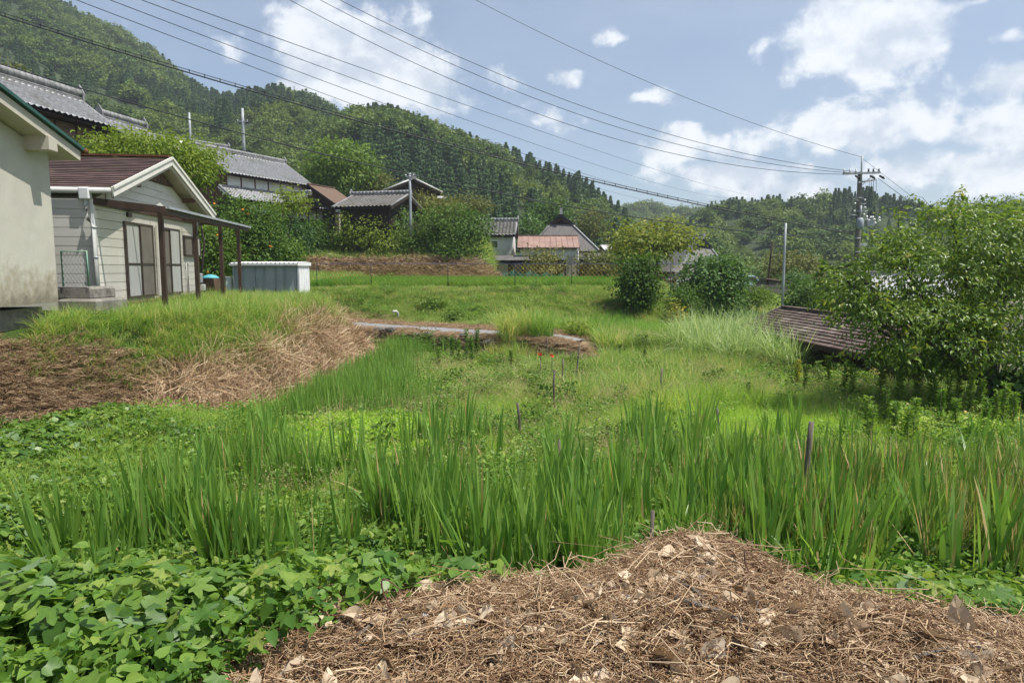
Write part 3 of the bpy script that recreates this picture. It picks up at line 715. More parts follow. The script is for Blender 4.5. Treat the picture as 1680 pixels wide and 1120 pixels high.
def hill_points():
    X = []; Y = []; Z = []
    for (pts, Dr, Df, zf, th) in HILLS:
        us_ = [p[0] for p in pts]; u0, u1 = max(us_[0], -420), min(us_[-1], 2050)
        D1 = Dr * 1.06; area = (u1 - u0) / F * (D1 ** 2 - Df ** 2) / 2; n = int(area / (12.0 if Dr < 300 else 17))
        Dq = np.sqrt(Df ** 2 + rng.random(n) * (D1 ** 2 - Df ** 2)); uq = u0 + (u1 - u0) * rng.random(n)
        zq = hill_z(uq, Dq)
        # keep only points that this layer owns
        v = np.interp(uq, us_, [p[1] for p in pts]); ok = zq > 1.0
        X.append((uq - 840) * Dq / F); Y.append(Dq); Z.append(zq); X[-1] = X[-1][ok]; Y[-1] = Y[-1][ok]; Z[-1] = Z[-1][ok]
    return np.concatenate(X), np.concatenate(Y), np.concatenate(Z)
hx, hy, hz = hill_points()
hu, hv = pix(hx, hy, hz)
meadow = (hu > 1190) & (hu < 1285) & (hv > 408) & (hy < 175)

nz = fbm(hx, hy, 45, 60) ; cm = nz > np.where(hu > 1040, .68, .60)
cm = cm | ((hu > 540) & (hu < 1010) & (hy > 190) & (hy < 245) & (fbm(hx, hy, 25, 66) > .52)) | ((hu > 100) & (hu < 330) & (hy > 330) & (fbm(hx, hy, 25, 66) > .5))
idx_c = rng.integers(0, 4, len(hx)); lt = fbm(hx, hy, 22, 63) + .16 * rng.random(len(hx)) > .60
idx_b = np.where(lt, 8 + rng.integers(0, 3, len(hx)), 4 + rng.integers(0, 4, len(hx)))
idx = np.where(cm, idx_c, idx_b); sc = np.where(cm, (.50 + .36 * rng.random(len(hx))) * np.where(hu > 1040, .82, 1.), .45 + .62 * rng.random(len(hx)) ** 1.3)
sc = sc * np.clip(hy / 230, .85, 1.25); sc = np.where(meadow, .3, sc); idx = np.where(meadow, 8 + rng.integers(0, 3, len(hx)), idx)
scatter('hillside_forest', np.stack([hx, hy, hz - .6], 1), sc, cons + brs, idx=idx, tilt=.04, label='dense green forest covering the hills behind the village', cat='forest')
print('forest', len(hx))
# ------------------------------------------------------------------ roofs
def tile_sheet(p00, p10, p01, p11, tw=.30, th=.30, lift=.09, mats=None, name='tiles'):
    """real pan-and-roll tiling on a sloping quad: p00,p10 along the eave, p01,p11 along the ridge"""
    p00, p10, p01, p11 = [np.array(p, float) for p in (p00, p10, p01, p11)]
    Lb = max(np.linalg.norm(p10 - p00), np.linalg.norm(p11 - p01)); Ls = (np.linalg.norm(p01 - p00) + np.linalg.norm(p11 - p10)) / 2
    nx = max(2, int(Lb / tw)); ny = max(2, int(Ls / th)); sub = 5
    n = np.cross(p10 - p00, p01 - p00); n /= np.linalg.norm(n)
    if n[2] < 0: n = -n
    prof = np.array([0, .5, 1.0, .6, .05]) * .075
    U_ = np.arange(nx * sub + 1) / (nx * sub); pz = np.array([prof[i % sub] for i in range(nx * sub + 1)])
    V = []; rows = []
    for j in range(ny):
        for e, (t_, up) in enumerate(((j / ny, lift), ((j + 1) / ny, .006))):
            a = p00 + (p01 - p00) * t_; b_ = p10 + (p11 - p10) * t_
            jit = .006 * np.sin(j * 12.9 + np.arange(nx * sub + 1) * 2.1)
            V.append(a + (b_ - a) * U_[:, None] + n * (pz + up + jit)[:, None])
    w = nx * sub + 1; V = np.concatenate(V); i = np.arange(w - 1)
    Fs = []
    for r_ in range(2 * ny - 1): Fs.append(np.stack([r_ * w + i, r_ * w + i + 1, (r_ + 1) * w + i + 1, (r_ + 1) * w + i], 1))
    return np_mesh(name, V, np.concatenate(Fs), mats)
def ridge_cap(mb, a, b, r=.13, base=.20, courses=2):
    a = np.array(a, float); b = np.array(b, float)
    for k in range(courses): mb.bar(a + (0, 0, .05 + k * .09), b + (0, 0, .05 + k * .09), base * (1.5 - .25 * k), .06)
    L = np.linalg.norm(b - a); n = max(2, int(L / .3)); z = .08 + courses * .09
    for k in range(n):
        p = a + (b - a) * k / n; q = a + (b - a) * (k + .97) / n; mb.tube([p + (0, 0, z), q + (0, 0, z)], [r * 1.04, r * .94], 8)
def ray_plane(u, v, p0, nrm):
    r = ray(u, v); o = np.array((0, 0, EYE)); k = np.dot(np.array(p0) - o, nrm) / np.dot(r, nrm); return o + r * k
class Frame:
    """local axes of a building: x along ang, y to its left, z up"""
    def __init__(s, O, ang): s.O = np.array(O, float); s.a = ang; s.ex = np.array((math.cos(ang), math.sin(ang), 0)); s.ey = np.array((-math.sin(ang), math.cos(ang), 0))
    def loc(s, p): d = np.array(p, float) - s.O; return np.array((d @ s.ex, d @ s.ey, d[2]))
    def at_x(s, u, y=0.0, v=440):
        """local x of picture column u in the wall plane local y = const"""
        return s.loc(ray_plane(u, v, s.O + s.ey * y, s.ey))
def window(parent, x0, x1, z0, z1, y, m_frame, m_glass, out=-1, mull=1, curtain=None, t=.05, name='window'):
    """window in a wall facing local -y (out=-1) at plane y"""
    f = MB(); w = .045; a, b_ = sorted((y, y + out * t))
    f.box(x0, x1, a, b_, z0, z0 + w).box(x0, x1, a, b_, z1 - w, z1).box(x0, x0 + w, a, b_, z0 + w, z1 - w).box(x1 - w, x1, a, b_, z0 + w, z1 - w)
    o = f.build(name, m_frame, parent)
    g0, g1 = sorted((y + out * .002, y + out * .022)); pn = None
    for k in range(mull + 1):
        xa = x0 + w + (x1 - x0 - 2 * w) * k / (mull + 1); xb = x0 + w + (x1 - x0 - 2 * w) * (k + 1) / (mull + 1)
        m_ = MB().box(xa + .004, xb - .02, g0, g1, z0 + w, z1 - w).build('pane', (m_glass if (curtain is None or k % 2) else curtain), o)
        if k < mull: MB().box(xb - .018, xb + .002, a - .002, b_ + .002, z0 + w, z1 - w).build('mullion', m_frame, o)
    return o

def gable_house(name, label, cat, ridge, ang, u_end, eave, zg, roof='tile', wall='darkwood', over=.5, gover=.45, back=None, capmat=None, ridge_r=.13, th=.32, tw=.31, group=None, courses=2, wallh=None, gable=None, verge='tilecap', ridge_len=None):
    """ridge: (u, v, D) of its first end; ang: plan direction of the ridge; u_end: picture column of its far end; eave: (u, v) of the eave corner below the first end"""
    Rp = P(*ridge); fr = Frame((Rp[0], Rp[1], zg), ang)
    L = ridge_len if ridge_len else None
    if L is None:
        c = (u_end - 840) / F
        # u = F x / depth ; solve for t
        d0 = Rp[1] * cp - (Rp[2] - EYE) * sp; L = (c * d0 - Rp[0]) / (fr.ex[0] - c * fr.ex[1] * cp)
    e = fr.loc(ray_plane(eave[0], eave[1], Rp, fr.ex)) if not (len(eave) == 3) else np.array((0, eave[0], Rp[2] - zg - eave[1]))
    run = -e[1]; zr = Rp[2] - zg; ze = e[2]; s = 1 if run > 0 else -1; run = abs(run)
    print(name, 'len %.1f run %.1f rise %.1f ridge z %.1f eave h %.1f side %d' % (L, run, zr - ze, Rp[2], ze, s))
    T = empty(name, (Rp[0], Rp[1], zg), ang, label, cat, group)
    x0, x1 = 0.0, L; bk = back or run; sl = (zr - ze) / run
    yf, yb = -run * s, bk * s; zb = zr - sl * bk
    roofm = M[roof]
    if roof in ('tile', 'oldtile'):
        meshobj('roof_tiles', tile_sheet((x0, yf, ze), (x1, yf, ze), (x0, 0, zr), (x1, 0, zr), tw, th, mats=roofm), T)['kind'] = 'stuff'
        meshobj('roof_tiles', tile_sheet((x1, yb, zb), (x0, yb, zb), (x1, 0, zr), (x0, 0, zr), tw, th, mats=roofm), T)['kind'] = 'stuff'
        c_ = MB(); ridge_cap(c_, (x0 - .02, 0, zr), (x1 + .02, 0, zr), ridge_r, courses=courses)
        cap = c_.build('ridge', M[capmat or 'tilecap'], T)
        for xx, sg in ((x0, -1), (x1, 1)):
            h = .18 + .09 * courses + ridge_r
            MB().prism_yz([(-.2, 0), (.2, 0), (.24, h * .55), (.1, h * .95), (.0, h * 1.2), (-.1, h * .95), (-.24, h * .55)], xx + sg * .02, xx + sg * .12).add([(0, 0, 0)], []).build('ridge_end_tile', M[capmat or 'tilecap'], T).location = (0, 0, zr)
        v_ = MB()
        for xx in (x0 + .06, x1 - .06):
            for yy, zz in ((yf, ze), (yb, zb)): v_.tube([(xx, yy, zz + .09), (xx, 0, zr + .09)], .085, 6)
        v_.build('verge_tile_row', M[verge], T)['kind'] = 'stuff'
    else:
        n = max(2, int((x1 - x0) / .45))
        for k in range(n):
            a, b_ = x0 + (x1 - x0) * k / n, x0 + (x1 - x0) * (k + 1) / n - .012
            for (yy, zz) in ((yf, ze), (yb, zb)):
                mb = MB().slab([(a, yy, zz), (b_, yy, zz), (b_, 0, zr), (a, 0, zr)], .03)
                if roof in ('redroof', 'galvroof'): mb.bar((b_, yy, zz + .02), (b_, 0, zr + .02), .03, .05)
                mb.build('roof_sheet', roofm, T)
        MB().bar((x0 - .03, 0, zr + .03), (x1 + .03, 0, zr + .03), .25, .07).build('ridge', M[capmat or roof], T)
    # under-roof boards, rafters
    u_ = MB()
    for (yy, zz) in ((yf, ze), (yb, zb)):
        u_.slab([(x0 + .04, yy, zz), (x1 - .04, yy, zz), (x1 - .04, 0, zr), (x0 + .04, 0, zr)], .05, (0, 0, -.06))
    u_.build('roof_boarding', M['darkwood'], T)
    b_ = MB()
    for xx in (x0 + .02, x1 - .08):
        for (yy, zz) in ((yf, ze), (yb, zb)): b_.bar((xx + .03, yy, zz - .10), (xx + .03, 0, zr - .10), .05, .16)
    b_.build('bargeboard', M['darkwood'], T)
    wf, wb = yf + over * s, yb - over * s
    zwf, zwb = ze + sl * over - .12, zb + sl * over - .12
    w = MB(); poly = [(wf, -2.4), (wf, zwf), (0, zr - .14), (wb, zwb), (wb, -2.4)]
    if s < 0: poly = poly[::-1]
    w.prism_yz(poly, x0 + gover, x1 - gover); w.build('wall', M[wall], T)
    return T, fr, dict(L=L, run=run, wf=wf, wb=wb, zr=zr, ze=ze, zw=zwf, x0=x0 + gover, x1=x1 - gover, s=s)
def wall_band(T, d, z0, z1, m_, name, n=1, gap=.12, xa=None, xb=None, t=.03, col=None):
    """row of plaster (or board) panels between posts on the front wall"""
    xa = d['x0'] if xa is None else xa; xb = d['x1'] if xb is None else xb; y = d['wf']; s = d['s']
    for k in range(n):
        a = xa + (xb - xa) * k / n + gap / 2; b_ = xa + (xb - xa) * (k + 1) / n - gap / 2
        y0, y1 = sorted((y - s * .002, y - s * t)); MB().box(a, b_, y0, y1, z0, z1).build(name, m_, T)
def wall_posts(T, d, z0, z1, n, m_='darkwood', w=.12, xa=None, xb=None, t=.06):
    xa = d['x0'] if xa is None else xa; xb = d['x1'] if xb is None else xb; y = d['wf']; s = d['s']
    for k in range(n + 1):
        x = xa + (xb - xa) * k / n; y0, y1 = sorted((y + s * .01, y - s * t)); MB().box(x - w / 2, x + w / 2, y0, y1, z0, z1).build('post', M[m_], T)

# ================================================================== near stucco building (far left)
DW = math.atan2(1, -.135)          # direction of both front walls, away from the viewer
fA = Frame((-8.17 + .135 * 12.3 - .135 * 12.3, 12.3, 0), DW)
O = ray_plane(92, 440, (0, 12.3, 0), np.array((0, 1., 0))); fA = Frame((O[0], 12.3, 2.02), DW)
T = empty('stucco_building', fA.O, DW, 'grey-green rendered building with deep eaves and green roof edge at the far left', 'building')
# local x negative = towards the viewer; wall face at y = 0, body to y > 0
tip = fA.loc(ray_plane(137, 243, fA.O - fA.ey * .4, fA.ey)); top0 = fA.loc(ray_plane(0, 137, fA.O - fA.ey * .4, fA.ey))
sl = (top0[2] - tip[2]) / (tip[0] - top0[0]); xap = -6.6; ze = tip[2]; xe = tip[0]; zap = ze + sl * (xe - xap)
print('stucco', tip, top0, 'slope', sl)
zat = lambda x: ze + sl * (xe - x) - .27
MB().prism([(xap * 2 + .2, .38), (xap * 2 + .2, zat(0) - .1), (xap, zat(xap)), (0, zat(0)), (0, .38)][::-1], 0, 6).build('wall', M['stucco'], T)
MB().box(xap * 2 + .3, -.12, .22, 5.9, -.6, .30).build('foundation', M['concrete'], T)
MB().slab([(xap, -.36, zap - .07), (xe - .03, -.36, ze - .07), (xe - .03, 6.3, ze - .07), (xap, 6.3, zap - .07)], .17).build('eave_slab', M['eave_plaster'], T)
MB().slab([(xap, -.36, zap - .07), (2 * xap - xe, -.36, ze - .07), (2 * xap - xe, 6.3, ze - .07), (xap, 6.3, zap - .07)], .17).build('eave_slab', M['eave_plaster'], T)
for k, x in enumerate((-.62, -2.35, -4.2, -6.6)):
    z = zat(x) + .06
    MB().prism([(x - .13, z - .24 + .0), (x + .13, z - .24), (x + .13, z - .02 - .13 * sl), (x - .13, z - .02 + .13 * sl)], -.40, .02).build('purlin', M['eave_plaster'], T, .012)
for sgn in (1, -1):
    xx = xe if sgn > 0 else 2 * xap - xe
    MB().slab([(xap, -.42, zap), (xx, -.42, ze), (xx, 6.4, ze), (xap, 6.4, zap)], .055).build('roof_panel', M['green_trim'], T)
MB().tube([(xe + .05, -.44, ze - .05), (xe + .05, 6.4, ze - .07)], .05, 8).build('gutter', M['rust'], T)
MB().box(-2.46, -2.44, -.018, 0.02, .2, 2.9).build('joint', M['concrete'], T)
sh_ = MB(); 
sh_.box(-2.2, -2.02, -.05, -.001, 1.65, 1.95); sh_.build('vent_cover', M['whitepaint'], T, .01)

# ================================================================== sided cottage
Oc = ray_plane(162, 470, (0, 14.0, 0), np.array((0, 1., 0)))
fB = Frame((Oc[0], 14.0, 1.85), DW)
T = empty('sided_cottage', fB.O, DW, 'white-boarded cottage with brown shingle roof, sliding doors and a long porch canopy', 'house')
# frame: local x along the front wall (away), local y into the house, front outside is -y
L = 6.28
def fz(u, v, y=0.0): return fB.loc(ray_plane(u, v, fB.O + fB.ey * y, fB.ey))
apex = fz(283, 262, -.36); el = fz(183, 309, -.36); er = fz(351, 354, -.36)
print('cottage apex', apex, 'eaves', el, er)
ax_, az = apex[0], apex[2]; ez = (el[2] + er[2]) / 2; xl, xr = el[0], er[0]
ax_ = (xl + xr) / 2
slc = (az - ez) / (ax_ - xl)
zs = lambda x: az - abs(x - ax_) * slc - .22
D_ = 7.2
for nm, poly in (('wall', [(0, .30), (0, zs(0)), (ax_, zs(ax_)), (L, zs(L)), (L, .30)]),):
    MB().prism(poly[::-1], 0.03, D_).build('wall', M['bargeboard'], T)
MB().box(.05, L - .05, .08, D_ - .1, -.4, .30).build('foundation', M['concrete'], T)
bh = .186
nb = int((zs(0) - .30) / bh) + 1
me_side = MB().box(-.022, 0.0, 0, 1, 0, bh - .012).mesh('siding_board', M['siding'])
for k in range(nb):
    z = .30 + k * bh; h = min(bh, zs(0) - z + .02)
    if h < .04: continue
    meshobj('siding_board', me_side, T, (0, .0, z), scl=(1, D_ - .05, h / bh))
me_fr = MB().box(0, 1, -.022, 0.0, 0, bh - .012).mesh('siding_board', M['siding'])
z = .30; k = 0
while z < zs(ax_) - .1:
    # width of wall at this height
    over_ = max(0, (z + bh - zs(0))); xa = over_ / slc; xb = L - xa
    for a, b_ in ((xa, min(xb, 2.93)), (2.94, xb)) if z < zs(0) - .2 else ((xa, xb),):
        if b_ - a > .1: meshobj('siding_board', me_fr, T, (a, .026, z), scl=(b_ - a - .01, 1, 1))
    z += bh
MB().box(-.03, .045, -.005, .05, .28, zs(0)).build('corner_trim', M['whitepaint'], T)
MB().box(L - .04, L + .03, -.005, .05, .28, zs(L)).build('corner_trim', M['whitepaint'], T)
# gable face and its dark vent
gz = zs(0) + .15
vb = 1.05; vz = zs(ax_)
MB().prism([(ax_ - vb, vz - vb * slc - .03), (ax_ + vb, vz - vb * slc - .03), (ax_ + .04, vz - .02), (ax_ - .04, vz - .02)], -.05, .0).build('gable_vent', M['darkwood'], T)
for k in range(9): 
    x = ax_ - .9 + k * .225; h = vz - abs(x - ax_) * slc - .06; zb_ = vz - vb * slc - .02
    if h > zb_ + .05: MB().box(x - .1, x + .1, -.062, -.052, zb_, h).build('vent_slat', M['oldwood'], T)
# roof: stepped shingle courses, both slopes
yf = -.36
def shingle_slope(x_e, sgn):
    n = 18; 
    for j in range(n):
        t0, t1 = j / n, (j + 1.25) / n
        xa = x_e + (ax_ - x_e) * t0; xb = x_e + (ax_ - x_e) * min(t1, 1); za = ez + (az - ez) * t0; zb_ = ez + (az - ez) * min(t1, 1)
        y = yf; kk = 0
        while y < D_ + .3:
            w_ = 1.82 if (j % 2 == 0 or y > yf) else .91; y1 = min(y + w_, D_ + .36)
            MB().slab([(xa, y + .003, za + .035), (xb, y + .003, zb_ + .012), (xb, y1 - .003, zb_ + .012), (xa, y1 - .003, za + .035)], .022).build('shingle', M['shingle'], T)
            y = y1
shingle_slope(xl, -1); shingle_slope(xr, 1)
MB().slab([(xl + .03, yf + .02, ez), (ax_, yf + .02, az), (ax_, D_ + .3, az), (xl + .03, D_ + .3, ez)], .09).build('roof_deck', M['eave_plaster'], T)
MB().slab([(xr - .03, yf + .02, ez), (ax_, yf + .02, az), (ax_, D_ + .3, az), (xr - .03, D_ + .3, ez)], .09).build('roof_deck', M['eave_plaster'], T)
for k in range(6):
    y = yf + k * 1.3; MB().bar((ax_, y + .02, az + .055), (ax_, y + 1.29, az + .055), .20, .05).build('ridge_cap', M['rust'], T)
for xx in (xl, xr):
    s_ = 1 if xx == xl else -1
    MB().bar((xx - .02 * s_, yf - .02, ez - .06), (ax_, yf - .02, az - .06), .035, .19).build('bargeboard', M['bargeboard'], T)
    MB().bar((xx - .03 * s_, yf - .05, ez + .02), (ax_, yf - .05, az + .02), .03, .06).build('bargeboard_cap', M['bargeboard'], T)
    MB().bar((xx + .10 * s_, yf + .03, ez - .14), (ax_, yf + .03, az - .18), .05, .10).build('bargeboard_lower', M['eave_plaster'], T)
for xx in (ax_ - 1.9, ax_ - .03, ax_ + 1.9): MB().box(xx - .05, xx + .05, yf + .04, 0, az - abs(xx - ax_) * slc - .30, az - abs(xx - ax_) * slc - .17).build('purlin', M['oldwood'], T)
# gutter and downpipe on the near side
MB().tube([(xl - .06, yf + .0, ez - .04), (xl - .06, D_, ez - .02)], .06, 8).build('gutter', M['pipe'], T)
MB().box(xl - .14, xl + .02, .02, .22, ez - .22, ez + .02).build('rain_hopper', M['whitepaint'], T, .02)
dp = MB().tube([(xl - .06, .12, ez - .2), (xl - .05, .12, ez - .32), (-.12, .06, ez - .62), (-.09, -.02, ez - .75), (-.09, -.02, .1)], .042, 10).build('downpipe', M['pipe'], T)
for z in (.55, 1.35, 1.95): MB().tube([(-.09, -.02, z), (-.09, -.02, z + .035)], .052, 10).build('pipe_clip', M['steel'], dp)
MB().tube([(L + .06, -.12, ez - .05), (L + .05, -.05, ez - .35), (L + .05, .06, .3)], .03, 8).build('downpipe', M['pipe'], T)
# sliding doors and window
def slide(u0, u1, v0, v1, leafs, name='sliding_door'):
    a = fz(u0, v0); b_ = fz(u1, v1); x0, x1 = a[0], b_[0]
    z0, z1 = .47, 2.19
    if name == 'window': z0, z1 = 1.48, 2.06
    o = MB().box(x0, x1, -.055, 0, z1 - .05, z1).box(x0, x1, -.065, 0, z0, z0 + .05).box(x0, x0 + .05, -.055, 0, z0 + .05, z1 - .05).box(x1 - .05, x1, -.055, 0, z0 + .05, z1 - .05).build(name, M['bronze'], T)
    n = len(leafs); w_ = (x1 - x0 - .1) / n
    for k, kind in enumerate(leafs):
        xa = x0 + .05 + k * w_; xb = xa + w_; y0 = -.045 if k % 2 else -.03
        zm = z0 + .05 + (z1 - z0) * .42; 
        MB().box(xa, xa + .04, y0 - .012, y0 + .012, z0 + .052, z1 - .052).box(xb - .04, xb, y0 - .012, y0 + .012, z0 + .052, z1 - .052).build('leaf_frame', M['bronze'], o)
        if name != 'window': MB().box(xa + .042, xb - .042, y0 - .012, y0 + .012, zm - .025, zm + .025).build('middle_rail', M['bronze'], o)
        mm = {'g': M['glass'], 'c': M['curtain'], 's': M['screen'], 'p': M['glass']}
        if name == 'window': MB().box(xa + .042, xb - .042, y0 - .004, y0 + .004, z0 + .052, z1 - .052).build('pane', mm[kind[0]], o); continue
        MB().box(xa + .042, xb - .042, y0 - .004, y0 + .004, z0 + .052, zm - .027).build('pane', mm[kind[1]], o)
        MB().box(xa + .042, xb - .042, y0 - .004, y0 + .004, zm + .027, z1 - .052).build('pane', mm[kind[0]], o)
slide(201, 254, 361, 490, ['cc', 'ss']); slide(256, 297, 365, 482, ['ss', 'cc']); slide(299, 327, 384, 420, ['s', 'c'], 'window')
MB().box(fz(254, 400)[0] - .0, fz(254, 400)[0] + .07, -.07, -.023, .47, 2.2).build('door_trim', M['bargeboard'], T)
MB().box(1.55, 1.75, -.05, -.001, 2.30, 2.40).build('vent_grille', M['bronze'], T)
# porch: canopy, posts, bench
cz0, cz1, co = 2.50, 2.34, 1.36
m, t = nt('canopy_sheet'); out = node(t, 'ShaderNodeOutputMaterial'); b = node(t, 'ShaderNodeBsdfPrincipled'); tr = node(t, 'ShaderNodeBsdfTranslucent'); tp = node(t, 'ShaderNodeBsdfTransparent'); m1 = node(t, 'ShaderNodeMixShader'); m2 = node(t, 'ShaderNodeMixShader')
colr = ramp(t, noise_fac(t, 3, 5), [(.3, (.42, .40, .34)), (.7, (.62, .60, .54))]); t.links.new(colr, b.inputs['Base Color']); t.links.new(colr, tr.inputs['Color']); tp.inputs[0].default_value = (.95, .93, .88, 1)
m1.inputs[0].default_value = .6; t.links.new(b.outputs[0], m1.inputs[1]); t.links.new(tr.outputs[0], m1.inputs[2]); m2.inputs[0].default_value = .72; t.links.new(m1.outputs[0], m2.inputs[1]); t.links.new(tp.outputs[0], m2.inputs[2]); t.links.new(m2.outputs[0], out.inputs['Surface'])
for k in range(8):
    x0 = .0 + k * .86; V = []; Fs = []
    n = 24
    for i in range(n + 1):
        x = x0 + .85 * i / n; w_ = .012 * math.sin(i * math.pi / 1.5)
        V += [(x, -.02, cz0 + .05 + w_), (x, -co - .03, cz1 + .05 + w_)]
    Fs = [(2 * i, 2 * i + 1, 2 * i + 3, 2 * i + 2) for i in range(n)]
    MB().add(V, Fs, True).build('canopy_sheet', m, T)
CL = 6.88
MB().bar((0.0, -co, cz1 - .02), (CL, -co, cz1 - .02), .055, .10).build('canopy_beam', M['brownmetal'], T)
MB().bar((0.0, -.03, cz0 - .03), (CL, -.03, cz0 - .03), .05, .09).build('canopy_beam', M['brownmetal'], T)
MB().bar((0.0, -co - .06, cz1 + .045), (CL, -co - .06, cz1 + .045), .06, .05).build('canopy_gutter', M['steel'], T)
for k, x in enumerate((0.0, 1.7, 3.4, 5.15, CL)): MB().bar((x, 0, cz0 + .0), (x, -co, cz1 + .0), .045, .13 if k == 0 else .07).build('canopy_rafter', M['brownmetal'], T)
for u in (268, 323, 364, 393):
    x = fB.at_x(u, -1.2)[0]; MB().box(x - .045, x + .045, -1.245, -1.155, -.35, cz1 + .02).build('post', M['brownmetal'], T)
bench = MB(); 
for k in range(3): MB().box(.02, L - .1, -.16 - .16 * k, -.02 - .16 * k, .385, .425).build('bench_board', M['oldwood'], T)
MB().bar((.02, -.47, .36), (L - .1, -.47, .36), .05, .07).build('bench_rail', M['redwood'], T)
for k in range(7):
    x = .25 + k * .95; MB().box(x - .045, x + .045, -.44, -.36, -.3, .335).build('bench_leg', M['redwood'], T); MB().bar((x, -.42, .3), (x, -.02, .12), .05, .05).build('bench_brace', M['redwood'], T)
# meters and pipes at the far corner
mb = MB().box(L - .06, L + .10, -.14, -.05, .72, 1.0).build('meter_box', M['steel'], T, .02)
MB().box(L - .02, L + .14, -.20, -.06, .48, .68).build('meter_box', M['pipe'], T, .02)
MB().tube([(L + .03, -.1, .5), (L + .02, -.12, -.1)], .02, 6).build('pipe', M['pipe'], T)
MB().tube([(5.25, -.05, .4), (5.25, -.05, 1.28), (5.36, -.05, 1.28), (5.36, -.05, .4)], .013, 6).build('pipe', M['pipe'], T)
MB().box(-.32, .02, -.36, .12, -.3, .02).build('pad_stone', M['concrete'], T, .05)

# barrel of timber with a blue-green lid
p = P(346, 470, 21.4); gz_ = float(H(np.array([p[0]]), np.array([p[1]]))[0])
T = empty('wooden_tub', (p[0], p[1], gz_ - .02), .3, 'weathered wooden tub with a turquoise lid beside the porch post', 'tub')
zt = 3 + (440 - 458) / F * 21.4 * 1.0 - gz_ + .05
for k in range(16):
    a = k * 2 * math.pi / 16; b2 = (k + .94) * 2 * math.pi / 16; r0, r1 = .24, .29
    MB().add([(r * math.cos(q), r * math.sin(q), z) for z, r in ((0, r0), (zt, r1)) for q in (a, b2)] + [((r - .03) * math.cos(q), (r - .03) * math.sin(q), z) for z, r in ((0, r0), (zt, r1)) for q in (a, b2)],
             [(0, 1, 3, 2), (5, 4, 6, 7), (2, 3, 7, 6), (0, 2, 6, 4), (1, 5, 7, 3)]).build('stave', M['oldwood'], T)
MB().tube([(0, 0, zt + .0), (0, 0, zt + .03), (0, 0, zt + .08), (0, 0, zt + .12)], [.26, .25, .18, .06], 20).build('lid', M['teal'], T)
MB().tube([(0, 0, zt * .3), (0, 0, zt * .3 + .03)], [.272, .274], 20).build('hoop', M['rust'], T)

# concrete blocks and chain-link panel between the two buildings
b0 = P(84, 470, 12.9)
T = empty('concrete_steps', (-8.35, 12.65, 1.85), DW, 'stepped mossy concrete blocks under the chain-link panel between the two buildings', 'steps')
def blk(nm, u0, u1, v0, v1, D, dep):
    a = P(u0, v1, D); c = P(u1, v0, D); fr = Frame((-8.35, 12.65, 1.85), DW)
    mb = MB(); x0, x1, z0, z1 = a[0], c[0], a[2], c[2]
    V = [(x, y, z) for z in (z0, z1) for y in (D, D + dep) for x in (x0, x1)]; V = [fr.loc(q) for q in V]
    return mb.add(V, [(0, 2, 3, 1), (4, 5, 7, 6), (0, 1, 5, 4), (2, 6, 7, 3), (0, 4, 6, 2), (1, 3, 7, 5)]).build(nm, M['concrete'], T, .04)
blk('block', 90, 150, 471, 492, 12.75, .8); blk('block', 97, 160, 491, 550, 12.5, 1.0)
fr = Frame((-8.35, 12.65, 1.85), DW)
a = P(104, 470, 12.75); c = P(142, 412, 12.75)
T = empty('chain_link_panel', (a[0], a[1], a[2]), 0, 'narrow chain-link panel in a chipped green pipe frame on the concrete block', 'fence panel')
W_, Hh = c[0] - a[0], c[2] - a[2]
fm = MB().tube([(0, 0, 0), (0, 0, Hh), (W_, 0, Hh), (W_, 0, 0)], .018, 8).build('frame', M['greenpaint'], T)
wm = MB(); st = .07; wi = .0035; nn = int((W_ + Hh) / st) + 2
for k in range(-nn, nn):
    for sg in (1, -1):
        x0 = k * st; pts = []
        for q in range(2):
            pass
        # segment x = x0 + sg*z*0.8 clipped to the frame
        zs_ = [0, Hh]; z_a, z_b = 0.0, Hh
        f_ = lambda z: x0 + sg * z * .62
        lo = (0 - x0) / (sg * .62); hi = (W_ - x0) / (sg * .62); lo, hi = min(lo, hi), max(lo, hi); z_a, z_b = max(0, lo), min(Hh, hi)
        if z_b - z_a > .02: wm.tube([(f_(z_a), sg * .004, z_a), (f_(z_b), sg * .004, z_b)], wi, 4, False)
wm.build('chain_link', M['steel'], T)['kind'] = 'stuff'

# ================================================================== storage shed
a = P(384, 470, 25.6); rb = P(491, 500, 25.6)
zt_ = P(440, 431, 25.6)[2]; zb_ = P(491, 522, 25.6)[2] - .1
T = empty('storage_shed', (a[0], 25.6, zb_), R(-2.0), 'low grey steel storage shed with three ribbed doors and white corrugated roof', 'shed')
W_ = rb[0] - a[0] + .02; Hh = zt_ - zb_ - .10; dep = 1.25
MB().box(.03, W_ - .03, .05, dep, 0, Hh).build('body', M['galv'], T)
for k in range(3):
    x0 = .04 + k * (W_ - .08) / 3; x1 = x0 + (W_ - .08) / 3 - .02; yo = .0 if k != 1 else .022
    d_ = MB().box(x0, x1, yo, .045, .05, Hh - .02)
    for q in (.08, .36, .42, .48, .93): d_.box(x0 + (x1 - x0) * q, x0 + (x1 - x0) * q + .018, yo - .014, yo, .06, Hh - .03)
    dr = d_.build('door', M['galv'], T); MB().box(x1 - .05, x1 - .03, yo - .022, yo - .001, Hh * .45, Hh * .6).build('handle', M['rubber'], dr)
MB().box(-.02, .035, -.03, .06, 0, Hh).box(W_ - .035, W_ + .02, -.03, .06, 0, Hh).build('door_frame', M['steel'], T)
s_ = MB().box(W_ - .03, W_ + .005, .06, dep + .02, 0, Hh)
for q in range(5): s_.box(W_ + .005, W_ + .018, .12 + q * .25, .17 + q * .25, 0.02, Hh - .02)
s_.build('side_panel', M['whitepaint'], T)  # whiter than the grey front: sunlit side put into the colour
MB().box(-.10, W_ + .02, -.14, -.10, Hh - .005, Hh + .075).build('fascia', M['galvroof'], T)
